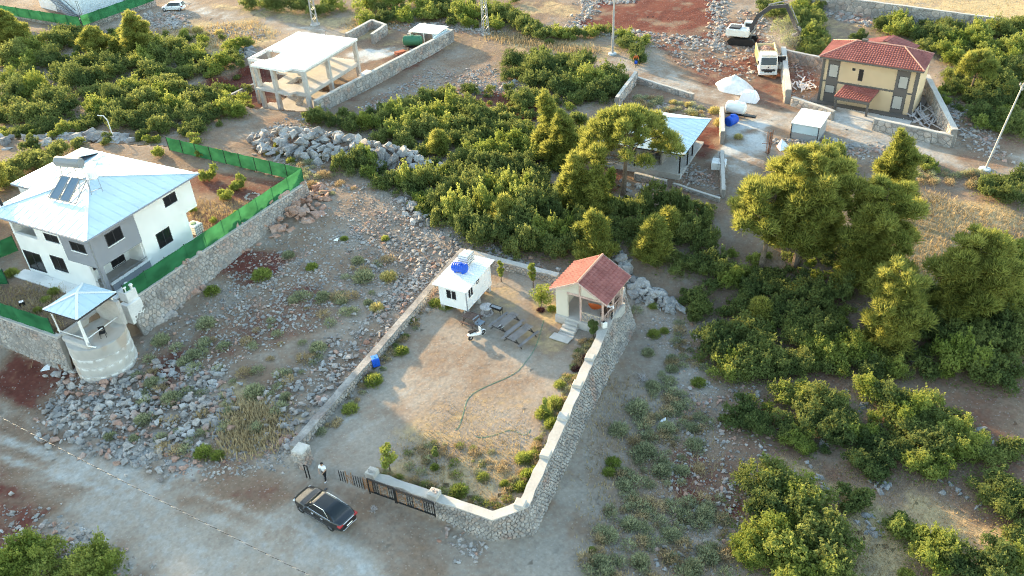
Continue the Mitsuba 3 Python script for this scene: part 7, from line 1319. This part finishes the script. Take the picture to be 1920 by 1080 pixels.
# pines
def needles(C, rb, n, g, L=.26):
    q = unit(g, n); q[:, 2] = np.where(q[:, 2] < -.3, -q[:, 2], q[:, 2]); P = C + q * rb * g.uniform(.35, 1.0, (n, 1)) * (1, 1, .72); d = q * .8 + g.normal(size=(n, 3)) * .4 + (0, 0, .45); d /= np.linalg.norm(d, axis=1, keepdims=True)
    t = np.cross(d, g.normal(size=(n, 3))); t /= np.linalg.norm(t, axis=1, keepdims=True); l = L * g.uniform(.7, 1.4, (n, 1)); return np.stack([P - t * l * .13, P + t * l * .13, P + d * l * 1.3], 1).reshape(-1, 3)
def pine(label, x, y, hh, R, seed, kind='cone', mat='leaf_pine', name='pine_tree', dens=.85, group_=None, base=.12):
    g = np.random.default_rng(seed); k = thing(name, label, 'tree', group_); fr = Fr(x, y, h(x, y) - .1); m, V = MB(), []
    lean = g.normal(0, .03, 2) * hh; top = np.array([lean[0], lean[1], hh]); r0 = .028 * hh + .03; tr = lambda s: np.array([lean[0] * s * s, lean[1] * s * s, hh * s]) + np.array([math.sin(3 * s), math.cos(4 * s) - 1, 0]) * .02 * hh
    m.tube([tr(s) for s in np.linspace(0, .97, 7)], [r0 * (1 - .85 * s) for s in np.linspace(0, 1, 7)], 8)
    def clump(c, rb): n = int(230 * dens * (rb / .5) ** 2); V.append(needles(c, rb, n, g, .24 + .14 * min(rb, 1)))
    if kind != 'umbrella':
        n = int(16 + hh * 5) if kind == 'cone' else int(13 + hh * 3.4)
        for i in range(n):
            s = base + (1 - base) * (i + g.random()) / n; u_ = (s - base) / (1 - base); env = R * (((1 - u_) ** .62) * min(1, .62 + u_ * 2.2) if kind == 'cone' else math.sqrt(max(0, 1 - ((u_ - .42) / .62) ** 2))) * g.uniform(.55, 1.18) + .15; a = i * 2.4 + g.uniform(-.5, .5); p0 = tr(max(s - .05, .02)); e = p0 + np.array([math.cos(a) * env, math.sin(a) * env, .25 * env + .02 * hh])
            m.tube([p0, (p0 + e) / 2 - (0, 0, .04 * env), e], [.05 * (1 - s) + .02, .025, .012], 4); rb = (.24 + .26 * env) * g.uniform(.8, 1.15)
            clump(e - (0, 0, .1 * rb), rb); 
            if env > .6: clump(p0 * .5 + e * .5 + g.normal(0, .12, 3), rb * .9)
            if env > 1.5:
                for _ in range(2): clump(p0 * .25 + e * .75 + g.normal(0, .3, 3) * rb, rb * .8)
        clump(top - (0, 0, .1), .22 + .05 * R)
    else:
        n = int(24 + 11 * R)
        for i in range(n):
            a = g.uniform(0, 6.28); rr = R * math.sqrt(g.random()) ; lvl = g.choice([.62, .76, .88, .96], p=[.30, .26, .26, .18]); rr *= (1.12, 1.0, .85, .5)[[.62, .76, .88, .96].index(lvl)]; c = np.array([rr * math.cos(a) , rr * math.sin(a), hh * lvl - .10 * rr + g.normal(0, .15)]); c[:2] += tr(lvl)[:2]; rb = g.uniform(.45, .85) * (.55 + .14 * R)
            clump(c, rb)
            if i % 2 == 0: p0 = tr(lvl - .16); m.tube([p0, p0 * .45 + c * .55 + (0, 0, -.05 * rr), c - (0, 0, .2)], [.035 * R ** .5 + .03, .05, .02], 5)
    v = np.vstack(V); put(k + '__trunk', m, 'bark', fr); put(k + '__crown', (v, np.arange(len(v)).reshape(-1, 3)), mat, fr)
for i, (lab, t, kind, base) in enumerate([
    ('tall umbrella-shaped pine with bare trunk and layered crown in front of the blue-roofed bungalow', (12.64,81.12,9.82,4.79), 'umbrella', 0),
    ('big spreading old pine with visible forked trunk, left of the pine group on the right', (23.9,67.51,9.93,4.27), 'umbrella', 0), ('broad pine with the highest crown of the pine group on the right', (27.21,67.51,12.84,3.24), 'round', .18),
    ('bright yellow-green bushy pine at the right end of the pine group', (32.67,63.67,10.76,2.66), 'round', .02), ('slender tall pine standing behind the right end of the pine group', (38.49,74.44,9.27,2.02), 'cone', .2),
    ('small conical pine left of the pine group, beside the rock outcrop', (13.64,69.77,5.41,1.59), 'cone', .05), ('small pale pine top rising behind the rock outcrop by the pavilion', (16.15,73.81,3.22,1.1), 'cone', .1), ('yellow-green pine behind the pavilion roof', (8.17,70.59,5.24,1.9), 'cone', .05),
    ('small light pine in the dark thicket behind the white cabin', (-0.4,75.64,3.66,1.21), 'cone', .1), ('narrow light green pine at the back of the middle thicket', (5.4,90.88,8.01,1.52), 'cone', .08), ('light green pine in front of the narrow pine in the middle thicket', (6.56,88.38,6.78,1.86), 'cone', .08),
    ('light pine left of the umbrella pine', (6.98,78.23,6.91,1.58), 'cone', .08), ('light pine touching the left side of the umbrella pine', (8.96,77.34,6.34,1.57), 'cone', .08), ('loose yellow-green pine on the slope right of the yard below the dry meadow', (30.96,55.54,8.42,1.98), 'round', .03), ('big bright pine at the right edge beside the dry meadow', (38.72,58.51,8.86,2.53), 'round', .03),
    ('small yellow pine alone on the slope right of the yard', (22.01,60.86,2.49,0.9), 'cone', .05), ('yellow-green pine at the right edge behind the big bright pine', (41.94,57.88,3.94,1.82), 'cone', .05), ('young pine at the top left corner', (-78.96,141.21,6.47,2.72), 'cone', .05), ('small light pine on the left hillside, left of the tallest one', (-63.15,135.02,4.6,2.33), 'cone', .05), ('tallest light pine on the left hillside below the far house', (-56.24,134.27,6.71,2.66), 'cone', .08),
    ('very small pine at the foot of the tallest pine on the left hillside', (-59.67,134.12,2.56,1.05), 'cone', .05), ('small pine with bare trunk on the slope right of the beige house', (59.08,100.1,5.64,2.02), 'umbrella', 0), ('yellow pine clump at the left of the middle thicket', (-7.51,92.42,3.07,1.15), 'cone', .05)]):
    pine(lab, t[0], t[1], t[2], t[3], 300 + i, kind, base=base)

# ---------------------------------------------------------------- rock outcrops, boulders, rubble
gr_ = np.random.default_rng(5)
def rough_boulder(r, g, n=13, it=1, amp=.05):
    v, f = hull_stone(r, g, n); t = trimesh.Trimesh(v, f, process=True)
    for _ in range(it): t = t.subdivide()
    p = np.array(t.vertices); rad = np.linalg.norm(p, axis=1, keepdims=True); q = meshkit.noise(p * 2.6 / np.mean(r) + 10, int(g.integers(1000)))[:, None]
    return p * (1 + amp * 2 * (q - .5)), np.array(t.faces)
BOUL = [rough_boulder(np.array([1, gr_.uniform(.6, .95), gr_.uniform(.55, .9)]), gr_) for _ in range(10)]
BOUL_PLY = {m: [mikit.ply(b, m) for b in BOUL] for m in ('outcrop_stone', 'limestone', 'red_stone')}
STON = [hull_stone(np.array([1, gr_.uniform(.6, .95), gr_.uniform(.45, .8)]), gr_, 12) for _ in range(14)]
STON_PLY = {m: [mikit.ply(b, m) for b in STON] for m in ('limestone', 'wall_stone_b', 'red_stone', 'outcrop_stone')}
def place(d, x, y, z, s, g, tilt=.4, yaw=None):
    a = float(g.uniform(0, 360)) if yaw is None else yaw
    return {**d, 'to_world': T().translate([x, y, z]).rotate([0, 0, 1], a).rotate([1, 0, 0], float(np.degrees(g.normal(0, tilt)))).scale([float(q) for q in np.broadcast_to(s, 3)])}
def outcrop(label, poly, n, smin, smax, mat='outcrop_stone', lift=.6, name='rock_outcrop', seed=1, yaw=None):
    g = np.random.default_rng(seed); k = thing(name, label, 'rock'); P = sample_poly(poly, n, g); hx = H(P[:, 0], P[:, 1]); c = np.array(poly.centroid.coords[0]); edge = np.array([poly.exterior.distance(Point(*q)) for q in P]); em = edge.max()
    for (x, y), z, e in zip(P, hx, edge):
        s = smin + (smax - smin) * g.random() ** 1.6; d = BOUL_PLY[mat][g.integers(10)]
        scene[numbered(k + '__boulder')] = place(d, x, y, z + lift * (e / em) ** .7 * g.uniform(.5, 1) - .15 * s, (s, s * .8, s * g.uniform(.6, 1)), g, .25, None if yaw is None else yaw + float(g.normal(0, 25)))
outcrop('long pale grey limestone outcrop in the middle left above the green fence', Polygon([(-31.44,98.15), (-26.65,100.07), (-18.24,96.5), (-10.88,92.57), (-6.06,87.33), (-9.37,87.22), (-15.43,88.06), (-23.74,90.95), (-29.85,93.6)]), 330, .35, 1.15, lift=2.6, seed=1)
outcrop('grey limestone outcrop by the thicket above the rubble slope', Polygon([(-12.12,81.89), (-9.1,81.12), (-7.7,77.22), (-8.17,74.86), (-10.31,77.39)]), 42, .35, .85, lift=.6, seed=2)
outcrop('fissured grey limestone ridge beside the pavilion', Polygon([(9.86,72.31), (11.24,71.52), (11.82,67.74), (14.48,65.44), (15.81,63.26), (14.67,63.14), (11.45,65.21), (10.38,68.4)]), 150, .35, .95, lift=.9, seed=3)
outcrop('smooth grey limestone slabs behind the white house at the left edge', Polygon([(-63.79,99.92), (-59.01,102.8), (-52.62,102.1), (-46.8,102.04), (-45.9,98.21), (-53.22,96.77), (-58.31,96.52), (-62.27,96.68)]), 60, .6, 1.7, lift=.6, seed=4)
outcrop('grey boulders beside the red bank left of the concrete frame', Polygon([(-42.48,133.93), (-38.32,134.15), (-36.94,130.25), (-40.08,128.92)]), 22, .5, 1.3, lift=.5, seed=5)
outcrop('broken red and grey rock face at the upper end of the retaining wall', Polygon([(-29.28,72.78), (-26.49,77.09), (-23.29,81.27), (-20.49,85.53), (-18.59,82.17), (-20.24,77.32), (-25.31,73.43), (-28.57,71.34)]), 95, .3, 1.15, 'red_stone', .8, 'bedrock_outcrop', 6)
outcrop('large rocks at the foot of the retaining wall near the tower', Polygon([(-33.61,63.51), (-29.47,70.65), (-28.1,69.23), (-30.67,63.32), (-32.07,61.36)]), 34, .3, .9, 'limestone', .3, 'bedrock_outcrop', 7)
outcrop('grey boulders between the white shed and the pines', Polygon([(34.28,91.03), (38.78,91.36), (41.4,88.25), (39.51,86.45), (35.25,88.21)]), 34, .3, .9, lift=.3, seed=8)
outcrop('small rocks under the bungalow terrace beside the umbrella pine', Polygon([(11.02,85.74), (14.9,83.69), (17.84,80.61), (17.06,79.47), (11.69,81.85)]), 26, .3, .8, lift=.2, seed=9)
ROWS = [('row of grey stones on the lower right slope, nearest the big green clump', [(18.29,44.6), (19.37,43.53)], 7), ('row of grey stones along the lit strip on the lower right slope', [(21.18,43.63), (21.85,41)], 12), ('low grey rock ledge in the middle of the lower right slope', [(23.24,39.41), (23.82,37.27)], 16), ('grey rock ledge near the bright shrub of the lower right slope', [(25.55,41.68), (25.81,40.4)], 9),
  ('row of stones right of the pale shrub on the terraces', [(29.51,40.87), (31.54,39.22)], 8), ('row of stones near the right edge of the terraces', [(34.91,45.51), (36.18,43.71)], 8), ('stones under the shrubs right of the yard', [(33.09,54.72), (33.84,52.79)], 8), ('stones beside the shaded terrace in the right middle', [(26.89,50.78), (27.39,47.63)], 8), ('stones at the right edge above the terraces', [(40.65,54.62), (41.48,52.43)], 7)]
for lab, ln, n in ROWS: outcrop(lab, LineString(ln).buffer(.7), n, .22, .55, lift=.1, name='stone_row', seed=int(ln[0][0] * 10) % 97)
# rubble: the biggest stones singly, the rest as one mesh of all of them
RUB = [('grey limestone block of the rubble heap below the round tower', P2((-38.47,55.75), (-36.31,57.37), (-30.06,56.48), (-25.26,55.3), (-23.25,49.58), (-25.72,45.59), (-30.68,47.23), (-36.95,50.71)), 150, 1900, .16, .5, .25),
  ('grey limestone block of the rubble strip beside the left yard wall', P2((-19.43,52.71), (-14.96,58.36), (-10.85,65.24), (-6.57,71.84), (-4.56,71.09), (-9.67,62.43), (-14.18,52.48), (-17.25,46.76), (-19.23,48.39)), 75, 1500, .13, .42, .2),
  ('limestone block on the upper rubble slope', P2((-16.87,74.74), (-12.87,78.55), (-7.17,74.31), (-5.52,72.21), (-10.75,63.94), (-13.04,67.57), (-12.34,71.76)), 25, 1000, .12, .34, .1),
  ('limestone block lying at the foot of the retaining wall', P2((-32.16,58.85), (-27.84,65.92), (-20.74,71.67), (-15.89,66.12), (-20.64,59.1), (-26.41,56.22)), 20, 1700, .09, .26, .06),
  ('limestone block lying beside the path right of the yard', P2((14.44,54.97), (18.78,52.49), (18.86,48.08), (16.75,44.85), (13.5,38.13), (9.34,35.68), (11.82,44.31)), 30, 1300, .08, .30, .03)]
RUB2 = [(P2((-16.43,44.65), (-23.28,43.79), (-25.72,45.59), (-20.37,48.71), (-17.51,46.62)), 700, .06, .2), (P2((-29.16,72.09), (-19.38,77.61), (-14.63,86.16), (-5.02,75.98), (-17.02,59.96), (-26.3,59.58)), 3600, .05, .22), (L2(1.3, (13.29,134.12), (15.91,131.25), (24.26,126.79), (32.32,123.21)), 480, .2, .5), (L2(1.2, (38.57,148.11), (35.06,132.14), (32.65,121.26)), 500, .2, .55), (L2(1.1, (16.6,144.48), (13.01,135.53), (10.19,132.44)), 260, .2, .5),
  (L2(1, (15.03,146.61), (23.16,146.26)), 200, .2, .5), (P2((-62.12,156.46), (-54.59,155.12), (-51.88,145.89), (-57.9,145.74)), 420, .2, .55), (P2((-47.78,146.77), (-38.07,143.61), (-38.01,138.95), (-46.31,140.89)), 260, .15, .4), (L2(1.5, (-18.18,140.88), (-7.56,139.42), (-1.51,135.2)), 420, .15, .45), (P2((-19.45,105.97), (-10.26,120.69), (-0.19,119.07), (0.3,109.18), (-8.39,110.7), (-16.35,102.89)), 1500, .08, .32), (L2(1.2, (-4.03,111.85), (1.11,111.91)), 130, .2, .6),
  (P2((21.8,126.56), (36.32,120.36), (34.71,108.77), (26.48,114.06)), 380, .12, .45), (P2((38.93,136.84), (42.98,135.93), (40.27,115.4), (35.27,116.37)), 420, .12, .5), (P2((41.07,115.53), (44.73,112.97), (40.13,101.32), (37.49,102.67)), 260, .1, .3), (P2((31.29,91.59), (42.73,88.54), (47.99,83.81), (42.74,79.68), (41.3,84.82), (31.93,87.4)), 700, .1, .4), (P2((54.16,99.99), (52.99,90.89), (53.43,84.11), (55.66,82.65), (57.17,90.43), (57.09,101.25)), 500, .12, .45), (L2(1.3, (51.49,133.36), (57.25,126.51)), 260, .2, .6),
  (P2((-30.63,99.91), (-26.38,105.96), (-19.7,97.47), (-20.64,86.65), (-14.48,84.17), (-20.12,82.98), (-26.03,89.91)), 900, .08, .34), (P2((19.84,87.85), (23.7,83.5), (22.29,79.98), (18.5,84.06)), 200, .1, .35), (P2((17.02,105.59), (25.96,101.63), (26.05,99.06), (17.43,103.72)), 260, .1, .3), (P2((11.28,63.89), (15.81,61.72), (15.77,54.83), (12.31,58.32)), 420, .05, .2), (P2((-5.47,38.49), (-2.96,36.97), (-4.71,36.45)), 90, .06, .28), (P2((-37.2,42.79), (-30.36,40.24), (-23.9,35.61), (-33.8,35.58)), 500, .06, .3), (P2((4.61,66.79), (0.24,70.81), (-2.87,72.38), (0.17,68.89), (4.04,65.96)), 260, .12, .4),
  (P2((3.57,34.66), (12.71,55.38), (15.38,51.1), (12.18,34.21)), 1500, .03, .11), (ROAD, 900, .015, .05), (PLOT_POLY, 500, .012, .03)]
bulk = {m: ([], [], [0]) for m in STON_PLY}
def bulk_add(x, y, z, s, g, m):
    v, f = STON[g.integers(14)]; A = rot3(g, .4) * (s * np.array([1, 1, 1]))[None, :]; V, F, n = bulk[m]; V.append(v @ A.T + (x, y, z)); F.append(f + n[0]); n[0] += len(v)
def pick(g): return ('limestone', 'wall_stone_b', 'outcrop_stone', 'limestone', 'red_stone')[min(4, int(g.random() * 4.4))]
for lab, poly, nbig, n, smin, smax, lift in RUB:
    P = sample_poly(poly.buffer(.9), n, gr_) + gr_.normal(0, .45, (n, 2)); S = smin * .7 + (smax - smin * .7) * gr_.random(n) ** 3.2; o = np.argsort(-S); hz = H(P[:, 0], P[:, 1]); e = np.clip(shapely.distance(poly.exterior, shapely.points(P)) / 1.5, 0, 1)
    pw_ = place_words(P)
    for r, i in enumerate(o):
        x, y = P[i]; z = hz[i] + .15 * S[i] + lift * e[i] * gr_.random(); m = pick(gr_)
        if r < nbig: k = numbered('rubble_stone'); scene[k] = place(STON_PLY[m][gr_.integers(14)], x, y, z, S[i], gr_); tag(k, (f"{'big ' if r < nbig * .3 else ''}{lab.replace('grey limestone', 'reddish').replace('limestone', 'reddish') if m == 'red_stone' else lab}, {pw_(x, y)} part"), 'stone', lab + 's')
        else: bulk_add(x, y, z, S[i], gr_, m)
for poly, n, smin, smax in RUB2:
    P = sample_poly(poly, n, gr_) + gr_.normal(0, .5, (n, 2)); S = smin + (smax - smin) * gr_.random(n) ** 2.5; hz = H(P[:, 0], P[:, 1])
    for (x, y), s, z in zip(P, S, hz): bulk_add(x, y, z + .1 * s, s, gr_, pick(gr_))
for m, (V, F, n) in bulk.items(): k = numbered('rubble'); put(k, (np.vstack(V), np.vstack(F)), m); tag(k, f"small {dict(limestone='pale grey limestone', wall_stone_b='dull grey', red_stone='reddish', outcrop_stone='blue-grey')[m]} rubble strewn over slopes and verges", 'rubble', None, 'stuff')
# dry grass and undergrowth
def tufts(poly, n, g, L, mat_rows, spread=.12):
    P = sample_poly(poly, n, g) + g.normal(0, .7, (n, 2)); P = P[inside(PLOT_POLY, P[:, 0], P[:, 1]) == inside(PLOT_POLY, *poly.representative_point().coords[0])]; n = len(P); z = H(P[:, 0], P[:, 1]); b = np.c_[P, z]; r = g.uniform(0, 6.28, n); d = np.c_[np.cos(r) * .45, np.sin(r) * .45, np.ones(n)]; t = np.c_[-np.sin(r), np.cos(r), np.zeros(n)]; l = L * g.uniform(.5, 1.4, (n, 1)); w = l * spread
    mat_rows.append(np.stack([b - t * w, b + t * w, b + d * l], 1).reshape(-1, 3))
gt = np.random.default_rng(12); rows = []
for poly, n, L in [(P2((-23.05,51.39), (-19.54,50.93), (-18.32,46.7), (-22.25,46.16)), 2600, .45), (L2(2.2, (-7.03,44.66), (-3.14,42.22), (-0.8,44.08)), 2600, .22), (L2(1.6, (-4.73,48.38), (-1.12,46.3)), 900, .15), (P2((41.96,79.18), (51.35,72.16), (49.38,64.21), (35.97,60.64), (35.16,66.26)), 5200, .38), (L2(1.2, (19.18,43.55), (21.43,39.81), (22.85,33.92)), 1800, .22), (P2((20.66,44.49), (31.36,41.98), (32.04,32.39), (20.54,33.29)), 3500, .2), (P2((5.9,55.85), (15.32,50.89), (13.94,34.22), (3.57,34.66)), 3800, .3),
    (TAN_FIELD, 3000, .35), (P2((-59.36,146.05), (-40.89,148.54), (-35.48,139.27), (-44.48,133.38)), 2600, .45), (P2((-24.88,145.4), (-18.91,149.75), (-14.64,140.68), (-23.02,137.01)), 1600, .45), (L2(1.6, (0.13,132.55), (7.3,127.1), (13.32,122.89)), 1600, .6), (P2((-46.28,65.37), (-40.01,64.21), (-38.05,58.11), (-44.7,61.9)), 1800, .3), (P2((-32.37,79.39), (-26.35,78.56), (-29.22,72.52), (-31.72,75.97)), 1200, .3)]: tufts(poly, n, gt, L, rows)
v = np.vstack(rows); tag(put('dry_grass', (v, np.arange(len(v)).reshape(-1, 3)), 'straw'), 'straw-coloured dry grass on verges, meadow and yard edge', 'grass', None, 'stuff')
P, N = [], []
for zone, spots in ZONES_B.items():
    for x, y, R in spots:
        n = int(110 * R); a = gt.uniform(0, 6.28, n); rr = R * gt.uniform(.6, 1.7, n); q = np.c_[x + rr * np.cos(a), y + rr * np.sin(a)]; ok = ~inside(ROAD, q[:, 0], q[:, 1]) & ~inside(FAR_ROAD, q[:, 0], q[:, 1]) & ~inside(PLOT_POLY, q[:, 0], q[:, 1]); q = q[ok]; P.append(np.c_[q, H(q[:, 0], q[:, 1]) + gt.uniform(.02, .45, len(q))]); N.append(np.c_[gt.normal(0, .5, (len(q), 2)), np.ones(len(q))])
tag(put('undergrowth', leaves(np.vstack(P), np.vstack(N), .10, gt), 'leaf_mid'), 'low green undergrowth between the shrubs', 'undergrowth', None, 'stuff')

for i, (x, y, hh, R) in enumerate(((-57, 73, 9.5, 3.2), (-61, 70, 10, 3.4), (-55.5, 80, 10.5, 3.0), (-64, 76, 9, 3.0))): pine(('pine just outside the left edge, nearest the white house', 'pine just outside the left edge, second from the white house', 'pine just outside the left edge, behind the white house', 'pine just outside the left edge, farthest from the white house')[i], x, y, hh, R, 500 + i, 'round', base=.1)
